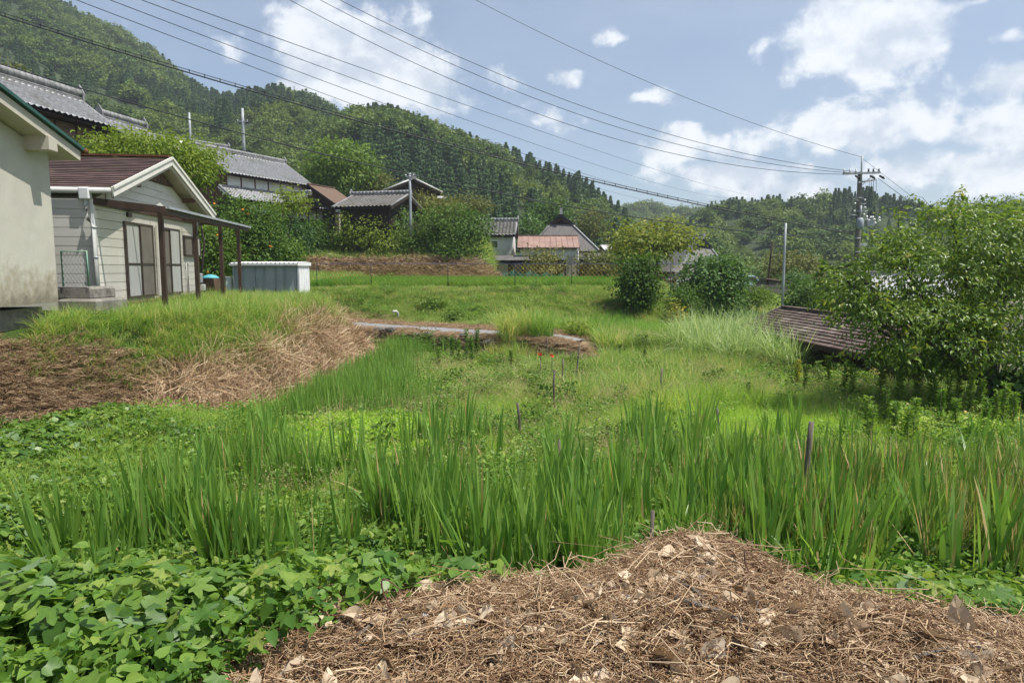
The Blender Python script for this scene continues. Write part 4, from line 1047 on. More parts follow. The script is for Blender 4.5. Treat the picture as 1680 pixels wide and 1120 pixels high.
MB().box(W_ + .022, W_ + .062, -.14, dep + .08, Hh - .01, Hh + .12).build('fascia', M['whitepaint'], T)
V = []; n = 60
for i in range(n + 1):
    x = -.10 + (W_ + .12) * i / n; w_ = .016 * (1 if (i % 4) < 2 else -1)
    V += [(x, -.098, Hh + .085 + w_), (x, dep + .08, Hh + .14 + w_)]
MB().add(V, [(2 * i, 2 * i + 2, 2 * i + 3, 2 * i + 1) for i in range(n)]).build('roof_sheet', M['galvroof'], T)
# small white box by the post
p = P(376, 470, 26.2)
T = tag(MB().box(-.10, .10, -.06, .06, -.6, .35).box(-.12, .12, -.08, .08, .352, .38).build('utility_box', M['whitepaint']), 'small pale grey utility box behind the porch post', 'box'); T.location = tuple(p)

# ================================================================== farmhouses on the hillside
ANG = math.atan2(.905, .425); ANG3 = math.atan2(.98, .18)
zg = 6.0
T, fr, d = gable_house('hill_farmhouse', 'tall old farmhouse with grey tiled roof and heavy rounded ridge above the cottage', 'house', (130, 166, 34), ANG3 + math.pi, -330, (188, 212), 6.2, over=.7, wall='darkwood', ridge_r=.2, courses=3)
wall_band(T, d, d['zw'] - 1.9, d['zw'] - .5, M['oldwood'], 'wall_board', 9, .12)
MB().box(d['x0'], d['x1'], *sorted((d['wf'] - d['s'] * .035, d['wf'] - d['s'] * .10)), d['zw'] - .42, d['zw'] - .24).build('beam', M['redwood'], T)
T, fr, d = gable_house('hill_farmhouse', 'second tiled roof stepping down right of the tallest farmhouse roof', 'house', (236, 214, 42), ANG3 + math.pi, 165, (300, 262), 6.5, over=.5, ridge_r=.18, courses=3)
T, fr, d = gable_house('hill_farmhouse', 'long low tiled roof with satellite dish behind the big farmhouse', 'house', (250, 226, 62), math.atan2(.80, .6), 374, (262, 262), 8.0, over=.5)
T, fr, d = gable_house('big_farmhouse', 'large farmhouse with sweeping grey tiled roof, brown boarded gable and white plaster panels', 'house', (319, 242, 50), ANG, 466, (372, 285), 5.4, over=.55, wall='redwood', ridge_r=.15)
wall_band(T, d, d['zw'] - 1.15, d['zw'] - .15, M['plaster'], 'plaster_panel', 6, .16)
# board ribs on the gable that faces left
for k in range(14):
    y = d['wf'] + (d['wb'] - d['wf']) * (k + .5) / 14; zt_ = d['zr'] - .2 - abs(y) * (d['zr'] - d['ze']) / d['run']
    MB().box(d['x0'] - .02, d['x0'] - .002, y - .02, y + .02, 1.0, zt_).build('batten', M['darkwood'], T)
g_ = MB().box(d['x0'] - .06, d['x0'] - .003, -1.4, -.3, d['zw'] - 1.0, d['zw'] - .1).build('window', M['darkwood'], T); MB().box(d['x0'] - .12, d['x0'] - .062, -1.5, -.2, d['zw'] - .08, d['zw'] - .02).build('window_hood', M['pipe'], g_)
# lower tiled roof and porch in front of it
yb = d['wf']; ya = yb - 2.3; z1 = d['zw'] - 1.2; z0 = z1 - 1.0
meshobj('lower_roof_tiles', tile_sheet((-1.2, ya, z0), (9.6, ya, z0), (-.2, yb, z1), (9.0, yb, z1), mats=M['tile']), T)['kind'] = 'stuff'
MB().slab([(-1.1, ya, z0 - .05), (9.5, ya, z0 - .05), (9.0, yb, z1 - .05), (-.2, yb, z1 - .05)], .07).build('lower_eave', M['darkwood'], T)
c_ = MB(); ridge_cap(c_, (9.6, ya, z0), (9.0, yb, z1), .09, courses=1); ridge_cap(c_, (-1.2, ya, z0), (-.2, yb, z1), .09, courses=1); ridge_cap(c_, (-.2, yb - .05, z1), (9, yb - .05, z1), .09, courses=1); c_.build('lower_ridge', M['tilecap'], T)
MB().box(-.4, 9.0, ya + .7, yb, 0, z0 + .22).build('lower_wall', M['darkwood'], T)
for k in range(9):
    x = -.3 + k * 1.02; MB().box(x + .08, x + .94, ya + .66, ya + .698, z0 - .78, z0 + .1).build('plaster_panel', M['plaster'] if k not in (0,) else M['oldwood'], T)
    if k in (5, 6, 7, 3): 
        w_ = MB().box(x + .08, x + .94, ya + .655, ya + .698, z0 - 2.3, z0 - .95).build('window', M['bronze'], T); MB().box(x + .13, x + .89, ya + .64, ya + .653, z0 - 2.2, z0 - 1.02).build('pane', M['glass'], w_)
    MB().box(x - .06, x + .07, ya + .62, ya + .70, 0, z0 + .15).build('post', M['redwood'], T)
# small gabled porch roof
px = 5.4; zc = z0 + .9
meshobj('porch_tiles', tile_sheet((px - 1.7, ya - .9, z0 + .02), (px - 1.7, ya + 1.4, z0 + .02), (px, ya - .9, zc), (px, ya + 1.4, zc), mats=M['tile']), T)['kind'] = 'stuff'
meshobj('porch_tiles', tile_sheet((px + 1.7, ya + 1.4, z0 + .02), (px + 1.7, ya - .9, z0 + .02), (px, ya + 1.4, zc), (px, ya - .9, zc), mats=M['tile']), T)['kind'] = 'stuff'
c_ = MB(); ridge_cap(c_, (px, ya - .95, zc), (px, ya + 1.3, zc), .11, courses=2); c_.build('porch_ridge', M['tilecap'], T)
MB().prism([(px - 1.5, z0 - .05), (px + 1.5, z0 - .05), (px, zc - .06)], ya - .6, ya + .9).build('porch_gable', M['darkwood'], T)
# satellite dish and aerials
def mast(name, label, cat_, u, vt, vb, D, r, arms=(), mt='steel', lean=0.0, insul=False, base=None):
    tp_ = P(u, vt, D); bt = P(u, vb, D); zb0 = bt[2] if base is None else base
    T = empty(name, (bt[0], bt[1], zb0), 0, label, cat_)
    h = tp_[2] - zb0; n = max(3, int(h / 1.5))
    MB().tube([(lean * h * (k / n), 0, h * k / n) for k in range(n + 1)], [r * (1 - .25 * k / n) for k in range(n + 1)], 10).build('pole', M[mt], T)
    for (dz, w_, nn_) in arms:
        a_ = MB().bar((-w_ + lean * (h - dz), -.08, h - dz), (w_ + lean * (h - dz), -.08, h - dz), .07, .07).build('crossarm', M['steel'], T)
        for q in range(nn_):
            x = -w_ * .9 + 2 * w_ * .9 * q / max(nn_ - 1, 1) + lean * (h - dz); MB().tube([(x, -.08, h - dz + .03), (x, -.08, h - dz + .10), (x, -.08, h - dz + .16)], [.03, .045, .025], 6).build('insulator', M['porcelain'], a_)
    return T
mast('support_pole', 'thin grey pole with a small crossarm behind the big farmhouse', 'pole', 401, 178, 262, 66, .16, ((1.2, .5, 2),))
mast('support_pole', 'slim bare grey pole beside the satellite dish', 'pole', 316, 185, 300, 58, .11)
mast('support_pole', 'grey steel pole among shrubs in front of the two-roofed storehouse', 'pole', 674, 284, 392, 50, .11, ((.25, .3, 2),), 'steel')
mast('support_pole', 'tall thin galvanised pole standing behind the brown shingled roof', 'pole', 1283, 366, 512, 27.5, .055)
mast('support_pole', 'dark leaning wooden pole left of the galvanised pole', 'pole', 1258, 396, 480, 52, .085, mt='darkwood', lean=.07)
dd = P(294, 238, 60)
T = empty('satellite_dish', tuple(dd), R(25), 'white satellite dish on the low tiled roof', 'satellite dish'); T.rotation_euler[0] = R(-38)
n = 20; V = [(0, .0, 0)] + [(.52 * math.cos(a), -.12, .60 * math.sin(a)) for a in np.linspace(0, 2 * math.pi, n, endpoint=False)]
MB().add(V, [(0, 1 + i, 1 + (i + 1) % n) for i in range(n)], True).build('dish', M['whitepaint'], T); MB().tube([(0, 0, 0), (0, .35, -.1), (0, .4, -1.2)], .035, 6).build('bracket', M['steel'], T)
MB().tube([(0, -.1, -.55), (0, -.5, -.2)], .02, 6).build('feed_arm', M['steel'], T)

# brown thatched outbuilding
T, fr, d = gable_house('thatched_outbuilding', 'outbuilding with faded brown roof and white plaster panels right of the big farmhouse', 'outbuilding', (505, 302, 56), ANG, 548, (549, 333), 5.4, roof='thatch', over=.35, wall='darkwood')
wall_band(T, d, d['zw'] - .75, d['zw'] - .1, M['plaster'], 'plaster_panel', 3, .16)
MB().box(d['x1'] - 1.9, d['x1'] - .3, *sorted((d['wf'] - d['s'] * .002, d['wf'] - d['s'] * .04)), .4, d['zw'] - .9).build('shutter', M['beige'], T)
# tiled storehouse pair
ang7 = math.atan2(.62, .78)
T, fr, d = gable_house('tiled_storehouse', 'dark timber storehouse with a long mossy grey tiled roof among the garden shrubs', 'storehouse', (578, 323, 54), math.atan2(-.25, .97), 672, (-3.3, 1.15, 0), 4.4, roof='oldtile', over=.5, wall='darkwood', ridge_r=.14)
T, fr, d = gable_house('tiled_storehouse', 'small gabled house end peeking above the storehouse roof, pale verge tiles', 'house', (679, 294, 64), math.pi / 2 + .35, 640, (2.7, 1.15, 0), 5.5, ridge_len=5.0, roof='oldtile', over=.4, wall='darkwood', verge='galvroof')
T, fr, d = gable_house('hillside_house', 'pale roofed house mostly hidden by trees right of the storehouse', 'house', (690, 322, 72), math.atan2(.2, .97), 728, (688, 330), 7.0, roof='galvroof', over=.3, wall='plaster')

# ================================================================== farmstead across the terrace
zf_ = 1.95
T, fr, d = gable_house('white_storehouse', 'white boarded two-storey storehouse with old tiled roof and one small window', 'storehouse', (780, 365, 62), math.atan2(-.08, 1), 849, (775, 387), zf_, roof='oldtile', over=.35, gover=.3, wall='plaster', ridge_r=.13)
for k in range(9):
    z = d['zw'] - .12 - k * .26; MB().box(d['x0'] + .01, d['x1'] - .01, *sorted((d['wf'] - d['s'] * .002, d['wf'] - d['s'] * .03)), z - .235, z).build('siding_board', M['siding'], T)
w_ = MB().box(d['x0'] + 1.25, d['x0'] + 1.95, *sorted((d['wf'] - d['s'] * .032, d['wf'] - d['s'] * .07)), d['zw'] - 1.2, d['zw'] - .45).build('window', M['whitepaint'], T)
MB().box(d['x0'] + 1.34, d['x0'] + 1.86, *sorted((d['wf'] - d['s'] * .072, d['wf'] - d['s'] * .085)), d['zw'] - 1.1, d['zw'] - .55).build('pane', M['glass'], w_)
MB().box(d['x0'] - .005, d['x1'] + .005, *sorted((d['wf'] + d['s'] * .01, d['wf'] - d['s'] * .045)), 0, 1.35).build('base_boarding', M['darkwood'], T)
T, fr, d = gable_house('red_roof_annex', 'low annex with long faded red sheet-metal roof in the middle of the farmstead', 'house', (850, 387, 60.5), math.atan2(-.03, 1), 948, (-3.0, 1.1, 0), zf_, roof='redroof', over=.4, gover=.25, wall='plaster')
MB().box(d['x0'] - 3.6, d['x1'] - .9, *sorted((d['wf'] + d['s'] * .02, d['wf'] - d['s'] * .06)), 0, 1.75).build('lower_wall', M['darkwood'], T)
MB().box(d['x1'] - .85, d['x1'] + .003, *sorted((d['wf'] + d['s'] * .02, d['wf'] - d['s'] * .05)), 0, d['zw'] - .7).build('wall_board', M['beige'], T)
e_ = d['wf'] - d['s'] * .0
MB().slab([(d['x0'] - 3.7, e_ - 1.0 * d['s'], 1.72), (d['x1'] - 1.6, e_ - 1.0 * d['s'], 1.72), (d['x1'] - 1.6, e_, 2.12), (d['x0'] - 3.7, e_, 2.12)], .06).build('lean_to_roof', M['greyroof'], T)
for k in range(5):
    x = d['x0'] - 3.0 + k * 1.15; y0 = d['wf'] - d['s'] * .062
    w_ = MB().box(x, x + .85, *sorted((y0, y0 - d['s'] * .03)), .35, 1.5).build('window', M['bronze'], T); MB().box(x + .06, x + .8, *sorted((y0 - d['s'] * .032, y0 - d['s'] * .04)), .42, 1.43).build('pane', M['curtain'] if k % 2 else M['glass'], w_)
MB().tube([(d['x1'] + .1, d['wf'] - .35 * d['s'], d['ze']), (d['x1'] + .1, d['wf'] - .35 * d['s'], 0)], .05, 6).build('downpipe', M['pipe'], T)

def hip_gable(name, label, apexl, apexr, eavel, eaver, D, zg, ang, depth, mroof='greyroof', gw=.32):
    """big hipped roof with a dark gable triangle at the top, gable facing the viewer"""
    A = P(*apexl, D); B = P(*apexr, D); C = P(*eavel, D - 2.2); E = P(*eaver, D - 2.2)
    cx = (C[0] + E[0]) / 2; T = empty(name, (cx, D, zg), ang, label, 'house')
    w0 = (E[0] - C[0]) / 2; ze_ = C[2] - zg; zt_ = A[2] - zg; wg = (B[0] - A[0]) / 2; ax0 = (A[0] + B[0]) / 2 - cx
    zm = ze_ + (zt_ - ze_) * .74; hh = wg * .62; y0 = -2.2; y1 = depth
    tl, tr_ = (ax0 - wg, 0, zm), (ax0 + wg, 0, zm); tl2, tr2 = (ax0 - wg, depth - 2.5, zm), (ax0 + wg, depth - 2.5, zm)
    nst = 7
    for k in range(nst):
        f = lambda q, a, b_: tuple(np.array(a) * (1 - q) + np.array(b_) * q)
        q0, q1 = k / nst, (k + .985) / nst
        e0, e1 = (-w0, y0, ze_), (w0, y0, ze_)
        MB().slab([f(q0, e0, e1), f(q1, e0, e1), f(q1, tl, tr_), f(q0, tl, tr_)], .05).build('roof_sheet', M[mroof], T)
        e0, e1 = (w0, y0, ze_), (w0, y1, ze_); MB().slab([f(q0, e0, e1), f(q1, e0, e1), f(q1, tr_, tr2), f(q0, tr_, tr2)], .05).build('roof_sheet', M[mroof], T)
        e0, e1 = (-w0, y1, ze_), (-w0, y0, ze_); MB().slab([f(q0, e0, e1), f(q1, e0, e1), f(q1, tl2, tl), f(q0, tl2, tl)], .05).build('roof_sheet', M[mroof], T)
    MB().slab([(w0, y1, ze_), (-w0, y1, ze_), tl2, tr2], .05).build('roof_sheet', M[mroof], T)
    for a, b_ in (((-w0, y0, ze_), tl), ((w0, y0, ze_), tr_)): MB().bar(np.array(a) + (0, 0, .05), np.array(b_) + (0, 0, .05), .22, .10).build('hip_ridge', M['tilecap'], T)
    MB().prism([(ax0 - wg * .95, zm - .02), (ax0 + wg * .95, zm - .02), (ax0, zt_ - .12)], .35, depth - 2.6).build('gable', M['darkwood'], T)
    for sg in (-1, 1):
        MB().slab([(ax0 + sg * wg * 1.25, -.15, zm - .12), (ax0 + sg * wg * 1.25, depth - 2.3, zm - .12), (ax0, depth - 2.3, zt_), (ax0, -.15, zt_)], .07).build('gable_roof', M[mroof], T)
        MB().bar((ax0 + sg * wg * 1.2, -.18, zm - .10), (ax0, -.18, zt_ - .02), .07, .20).build('bargeboard', M['rubber'], T)
        MB().bar((ax0 + sg * wg * .8, .15, zm + .05), (ax0, .15, zt_ - .4), .06, .12).build('bargeboard', M['oldwood'], T)
    c_ = MB(); ridge_cap(c_, (ax0, -.3, zt_), (ax0, depth - 2.3, zt_), .12, courses=1); c_.build('ridge', M['tilecap'], T)
    MB().prism_yz([(-.1, 0), (.1, 0), (.06, .3), (0, .62), (-.04, .3)], ax0 - .14, ax0 + .14).build('ridge_end_tile', M['tilecap'], T).location = (0, -.3, zt_)
    MB().box(-w0 + .7, w0 - .7, y0 + .8, y1 - .7, 0, ze_ + .2).build('wall', M['darkwood'], T)
    return T, w0, ze_
T, w0, ze_ = hip_gable('hipped_farmhouse', 'great hipped farmhouse roof in dull grey rising behind the red annex', (903, 352), (938, 352), (868, 412), (986, 413), 69, 1.95, R(-4), 9)
meshobj('lower_roof_tiles', tile_sheet((w0 - 3.2, -3.6, ze_ - .9), (w0 + .6, -3.6, ze_ - .9), (w0 - 3.2, -2.4, ze_ - .25), (w0 + .6, -2.4, ze_ - .25), mats=M['oldtile']), T)['kind'] = 'stuff'
T, w0, ze_ = hip_gable('hipped_farmhouse', 'distant hip-roofed farmhouse with grey roof behind the round dark shrub', (1141, 392), (1167, 392), (1098, 446), (1196, 446), 80, 1.0, R(6), 10)
T, fr, d = gable_house('plastered_wing', 'low white-plastered wing with sloping grey roof between the maple and the round shrub', 'house', (1127, 440, 63), math.atan2(1, .1), 1140, (1093, 460), .2, roof='oldtile', over=.25, gover=.3, wall='plaster', verge='tilecap')
MB().box(d['x0'] - .05, d['x0'] - .003, d['wf'] + .2, d['wb'] - .2, d['zw'] - .35, d['zw'] - .2).build('beam', M['redwood'], T)
MB().box(d['x0'] - .05, d['x0'] - .003, -.08, .08, d['zw'] - .2, d['zr'] - .3).build('post', M['redwood'], T)
T, fr, d = gable_house('roadside_house', 'tiled roof fragment with pale tiles right of the great hipped roof', 'house', (985, 402, 76), math.atan2(.1, 1), 1000, (978, 412), 1.9, roof='galvroof', over=.3, wall='plaster')

# small shed, wall and parked car far off
p = P(1288, 480, 52); zb0 = .9
T = empty('roadside_hut', (P(1256, 480, 52)[0], 52, .75), R(8), 'small weathered plank hut with a flat pinkish roof beside the dark pole', 'hut')
W_ = P(1292, 480, 52)[0] - P(1258, 480, 52)[0]; z1 = P(1256, 461, 52)[2] - .75
for k in range(8):
    MB().box(.05, W_, .0 + .002 * (k % 2), .04, k * z1 / 8, (k + .93) * z1 / 8).build('plank', M['greywood'], T)
MB().box(.06, W_ - .01, .045, 1.8, 0, z1).build('wall', M['greywood'], T)
MB().slab([(-.15, -.35, z1 + .22), (W_ + .35, -.35, z1 - .05), (W_ + .35, 2.1, z1 - .02), (-.15, 2.1, z1 + .25)], .06).build('roof', M['redroof'], T)
T = empty('plank_fence', (P(1228, 474, 50)[0], 50, .75), R(4), 'low dark plank fence left of the plank hut', 'fence')
for k in range(3): MB().box(0, 3.2, .0, .04, .25 + k * .28, .47 + k * .28).build('rail', M['greywood'], T)
for k in range(4): MB().box(k * 1.05, k * 1.05 + .09, .045, .13, 0, 1.15).build('post', M['greywood'], T)
p = P(1203, 476, 64); zc = .85
T = empty('parked_car', (p[0] + .9, 64, zc), R(20), 'pale blue car parked beyond the round shrub', 'car')
MB().prism([(-1.7, .28), (-1.72, .75), (-1.2, .95), (-.75, 1.45), (.75, 1.48), (1.35, .98), (1.72, .85), (1.75, .28)], -.74, .74).build('body', M['carblue'], T, .06)
MB().prism([(-.98, .98), (-.66, 1.36), (.66, 1.38), (1.05, .98)], -.755, .755).build('window', M['glass'], T)
for x in (-1.1, 1.1):
    for y in (-.72, .62):
        w_ = MB().tube([(x, y, .3), (x, y + .12, .3)], .3, 16).build('wheel', M['rubber'], T)
for y in (-.5, .4): MB().box(-1.745, -1.715, y, y + .2, .6, .72).build('headlight', M['porcelain'], T)

# metal roofed building behind the cherry tree
T, fr, d = gable_house('metal_roof_building', 'building with shiny pale corrugated roof glimpsed through the cherry tree', 'building', (1408, 446, 42), math.atan2(-.05, 1), 1570, (1398, 486), -1.0, roof='galvroof', over=.3, wall='darkwood')
T, fr, d = gable_house('metal_roof_building', 'small outbuilding with sloping grey roof edge beside the palm tree', 'outbuilding', (1372, 468, 39), math.atan2(.5, .85), 1404, (1386, 492), -1.0, roof='galvroof', over=.3, wall='darkwood')

# ================================================================== brown shingled roof below the field edge
E1 = P(1419, 584, 16.0); dv = np.array((-.071, 1, 0)); dv /= np.linalg.norm(dv)
angR = math.atan2(dv[1], dv[0]); fr = Frame((E1[0], E1[1], -1.3), angR)
rp = fr.loc(P(1503, 533, 16.4)); run = -rp[1]; zr_ = rp[2]; ze_ = E1[2] + 1.3
print('brown roof run', run, 'rise', zr_ - ze_)
T = empty('shingled_outhouse', tuple(fr.O), angR, 'outhouse below the field edge with wide brown stepped shingle roof', 'outhouse')
Lr = 7.5; n = 11; run = max(run, 1.6)
for j in range(n):
    t0, t1 = j / n, (j + 1.2) / n
    ya, yb_ = -run * t0, -run * min(t1, 1); za, zb_ = ze_ + (zr_ - ze_) * t0, ze_ + (zr_ - ze_) * min(t1, 1)
    x = -.0; q = 0
    while x < Lr:
        x1 = min(x + (.6 if (q or j % 2) else .3), Lr); q += 1
        MB().slab([(x + .004, ya, za + .05 + .006 * math.sin(j * 5.1 + q * 2.3)), (x1 - .004, ya, za + .05 + .006 * math.sin(j * 3.3 + q)), (x1 - .004, yb_, zb_ + .012), (x + .004, yb_, zb_ + .012)], .028).build('shingle', M['slate'], T)
        x = x1
MB().slab([(0, 0, ze_), (Lr, 0, ze_), (Lr, -run, zr_), (0, -run, zr_)], .07).build('roof_deck', M['darkwood'], T)
MB().slab([(0, -2 * run, ze_), (Lr, -2 * run, ze_), (Lr, -run, zr_), (0, -run, zr_)], .07).build('roof_deck', M['slate'], T)
for k in range(14): MB().bar((k * Lr / 14, -run, zr_ + .05), ((k + .97) * Lr / 14, -run, zr_ + .05), .22, .05).build('ridge_cap', M['slate'], T)
MB().bar((Lr + .01, -.02, ze_ + .07), (Lr + .01, -run, zr_ + .07), .08, .06).build('verge_trim', M['greywood'], T)
MB().bar((-.02, .02, ze_ - .03), (Lr, .02, ze_ - .03), .04, .14).build('fascia', M['darkwood'], T)
MB().prism_yz([(-.35, 0), (-.35, ze_ + .1), (-run, zr_ - .12), (-2 * run + .35, ze_ + .1), (-2 * run + .35, 0)][::-1], .25, Lr - .25).build('wall', M['darkwood'], T)
# beige walled neighbour behind the cherry trunk
p = P(1610, 640, 15.8)
T, fr, d = gable_house('beige_outbuilding', 'beige rendered outbuilding glimpsed behind the cherry trunk at the right edge', 'outbuilding', (1608, 545, 17.5), math.atan2(.2, 1), 1800, (1600, 575), -1.3, roof='slate', over=.3, wall='beige')

# ================================================================== stone retaining wall under the lane
T = empty('stone_wall', (-4, 23.6, 0), 0, 'low rubble stone wall under the lane, half grown over', 'wall')
pr = [np.array(p) for p in ((-7.2, 25.95), (-4.6, 23.75), (-.9, 21.4))]
segs = []; rs = np.random.default_rng(5)
import bmesh
stones = []
for k in range(5):
    bm = bmesh.new(); bmesh.ops.create_icosphere(bm, subdivisions=2, radius=.5)
    for v_ in bm.verts:
        c = v_.co; f_ = 1 + .22 * (math.sin(c.x * 5 + k * 3) + math.cos(c.y * 6 + k) + math.sin(c.z * 7 + 2 * k)) / 3; m_ = max(abs(c.x), abs(c.y), abs(c.z)); v_.co = c * f_ * (.5 / m_) ** .45
    me = bpy.data.meshes.new('stone'); bm.to_mesh(me); bm.free(); me.materials.append(M['stone']); stones.append(me)
for (a, b_) in zip(pr[:-1], pr[1:]):
    Ls = np.linalg.norm(b_ - a); x = 0
    while x < Ls:
        w_ = .28 + .22 * rs.random()
        q = a + (b_ - a) * (x + w_ / 2) / Ls; z = 0.02
        while z < .74:
            h = .2 + .1 * rs.random(); ang = math.atan2(b_[1] - a[1], b_[0] - a[0])
            o = meshobj('stone', stones[rs.integers(0, 5)], T, (q[0] + 4 + .05 * rs.random(), q[1] - 23.6 + .08 * rs.random(), z + h / 2), (rs.random() * .3, rs.random() * .3, ang + (3.14 if rs.random() < .5 else 0)), (w_ * 1.02, .34, h * 1.05)); z += h
        x += w_
# loose things by the lane
p = GP(655, 580, .05); o = MB().box(-.42, .42, -.02, .02, 0, .26).box(-.42, .42, -.25, -.022, .22, .26).build('concrete_slab', M['concrete'], None, .01); o.location = (p[0], p[1], .12); o.rotation_euler = (R(-12), 0, R(12)); tag(o, 'grey concrete slab lying tilted at the foot of the stone wall', 'slab')
p = P(653, 520, 28.3); zp = float(H(np.array([p[0]]), np.array([28.3]))[0]); o = MB().tube([(0, 0, -.1), (0, 0, .28), (-.06, -.06, .36), (-.16, -.12, .36), (-.19, -.14, .30)], .05, 8).build('bent_pipe', M['pipe']); o.location = (p[0], 28.3, zp); tag(o, 'bent grey drain pipe sticking out of the grass bank', 'pipe')

# ================================================================== utility pole and wires
PD = 36.0
pt = P(1411, 282, PD); zb0 = -.9
T = empty('utility_pole', (P(1405, 500, PD)[0], PD, zb0), 0, 'tall concrete utility pole with crossarms and transformer behind the cherry tree', 'utility pole')
bx0 = P(1405, 500, PD)[0]; Hp = pt[2] - zb0; lx = pt[0] - bx0
def pz(v): return P(1411, v, PD)[2] - zb0
MB().tube([(lx * k / 10, 0, Hp * k / 10) for k in range(11)], [.19 - .08 * k / 10 for k in range(11)], 14).build('pole', M['polepaint'], T)
MB().tube([(lx, -.14, pz(300)), (lx, -.14, pz(256))], .045, 8).build('ground_wire_post', M['steel'], T)
a1 = MB().bar((lx - .95, -.17, pz(286)), (lx + .95, -.17, pz(284)), .10, .10).build('crossarm', M['steel'], T)
a2 = MB().bar((lx - .15, -.17, pz(300)), (lx + 1.0, .3, pz(294)), .09, .09).build('crossarm', M['steel'], T)
for x in (-.9, -.6, -.3, .35, .6, .88):
    MB().tube([(lx + x, -.17, pz(286) + .05), (lx + x, -.17, pz(286) + .14), (lx + x, -.17, pz(286) + .17), (lx + x, -.17, pz(286) + .25)], [.03, .055, .03, .05], 8).build('insulator', M['porcelain'] if x < 0 else M['rubber'], a1)
for x in (-.35, .42, .9): MB().tube([(lx + x, -.2, pz(289)), (lx + x + .16, -.3, pz(293)), (lx + x + .22, -.3, pz(295))], [.045, .06, .03], 8).build('fuse_cutout', M['rubber'], a1)
MB().bar((lx + .05, -.15, pz(305)), (lx + .6, -.17, pz(288)), .03, .03).build('brace', M['steel'], T)
MB().tube([(lx * .8 - .02, -.26, pz(377)), (lx * .8 - .02, -.26, pz(374)), (lx * .8 - .02, -.26, pz(361)), (lx * .8 - .02, -.26, pz(358))], [.10, .17, .17, .10], 14).build('transformer', M['transformer'], T)
MB().tube([(lx * .9 + .02, -.2, pz(357)), (lx * .9 + .03, -.2, pz(338))], .05, 8).build('cable_riser', M['steel'], T)
jb = MB().box(lx + .45, lx + .85, -.15, .15, pz(372), pz(360)).build('junction_box', M['steel'], T, .03)
rs = np.random.default_rng(3)
for k in range(8):
    x, y, z = lx + .35 + .75 * rs.random(), -.2 + .3 * rs.random(), pz(368) + .4 * rs.random(); MB().tube([(x, y, z), (x, y, z + .06), (x, y, z + .12)], [.04, .07, .03], 8).build('insulator', M['porcelain'], jb)
for k in range(5):
    z = pz(330 + k * 6); MB().tube([(lx * .9, -.08, z), (lx * .9 + rs.choice([-1, 1]) * (.22 + .06 * k), -.18, z + .04)], .028, 6).build('step_bolt', M['steel'], T)
    MB().tube([(lx * .9 + (-.26 if k % 2 else .24), -.14, z), (lx * .9 + (-.26 if k % 2 else .24), -.14, z + .09)], .05, 6).build('insulator', M['porcelain'], T)
for k in range(7): z = pz(326 + k * 22); MB().tube([(lx * .8, 0, z), (lx * .8, 0, z + .05)], .185 - .006 * k + .012, 12).build('pole_band', M['steel'], T)
for x in (.58, .68, .78, .92): MB().tube([(lx + x, .1, pz(294)), (lx + x + .02, .1, pz(312)), (lx + x - .05, .1, pz(330)), (lx + x + .05 , .1, pz(362))], .010, 5).build('drop_wire', M['wire'], T)
MB().box(lx + .1, lx + .5, -.1, .1, pz(403), pz(399)).build('street_light_arm', M['pipe'], T)

XP, YP = bx0 + lx, PD
def wire(label, pts, plan, r, tmin=0.0, tmax=1.25, ends=None, hang=0.0, grp=None, mt='wire', name='overhead_wire', n=60, u_range=None):
    """pts: three picture points on the wire; plan: its straight line on the map (x0,y0)-(x1,y1)"""
    (x0, y0), (x1, y1) = plan; A = []; 
    for (u, v) in pts:
        nrm = np.array((-(y1 - y0), x1 - x0, 0.)); q = ray_plane(u, v, (x0, y0, 0), nrm)
        tt = ((q[0] - x0) * (x1 - x0) + (q[1] - y0) * (y1 - y0)) / ((x1 - x0) ** 2 + (y1 - y0) ** 2); A.append((tt, q[2]))
    A = np.array(A); co = np.polyfit(A[:, 0], A[:, 1], 2)
    T_ = np.linspace(A[:, 0].min() if ends is None else ends[0], A[:, 0].max() + .12 if ends is None else ends[1], n)
    pl = [(x0 + (x1 - x0) * t_, y0 + (y1 - y0) * t_, float(np.polyval(co, t_))) for t_ in T_]
    if hang:
        T = empty(name, pl[0], 0, label, 'cable', grp); o0 = np.array(pl[0])
        MB().tube([np.array(q) - o0 for q in pl], r, 5, False).build('messenger_wire', M[mt], T)
        MB().tube([np.array(q) - o0 - (0, 0, hang) for q in pl], r * 1.9, 6, False).build('cable', M[mt], T)
        d_ = 0; last = pl[0]; hm = MB()
        for a_, b_ in zip(pl[:-1], pl[1:]):
            a_, b_ = np.array(a_), np.array(b_); Ls = np.linalg.norm(b_ - a_); s_ = (.55 - d_ % .55)
            while s_ < Ls:
                q = a_ + (b_ - a_) * s_ / Ls - o0; hm.box(q[0] - .012, q[0] + .012, q[1] - .012, q[1] + .012, q[2] - hang - r * 2.2, q[2] + r * 2.2); s_ += .55
            d_ += Ls
        hm.build('hanger_row', M['rubber'], T)['kind'] = 'stuff'
        return T
    o = MB().tube([np.array(q) - np.array(pl[0]) for q in pl], r, 5, False).build(name, M[mt]); o.location = pl[0]; return tag(o, label, 'wire', grp)
sl_ = .96
def planline(x, y): return ((x, y), (x - 3.3 * 14, y - 14))
gA = 'three high wires running to the utility pole crossarm'
wire('lowest of the three high wires running to the pole crossarm', [(1392, 286), (935, 205), (475, 0)], planline(XP - .9, YP - .17), .0125)
wire('middle of the three high wires running to the pole crossarm', [(1400, 284), (950, 188), (525, 0)], planline(XP - .5, YP - .17), .0125)
wire('uppermost of the three high wires running to the pole crossarm', [(1406, 282), (960, 176), (557, 0)], planline(XP - .1, YP - .17), .0125)
wire('single thin wire running to the very top of the utility pole', [(1411, 257), (1100, 150), (780, 0)], planline(XP, YP), .010)
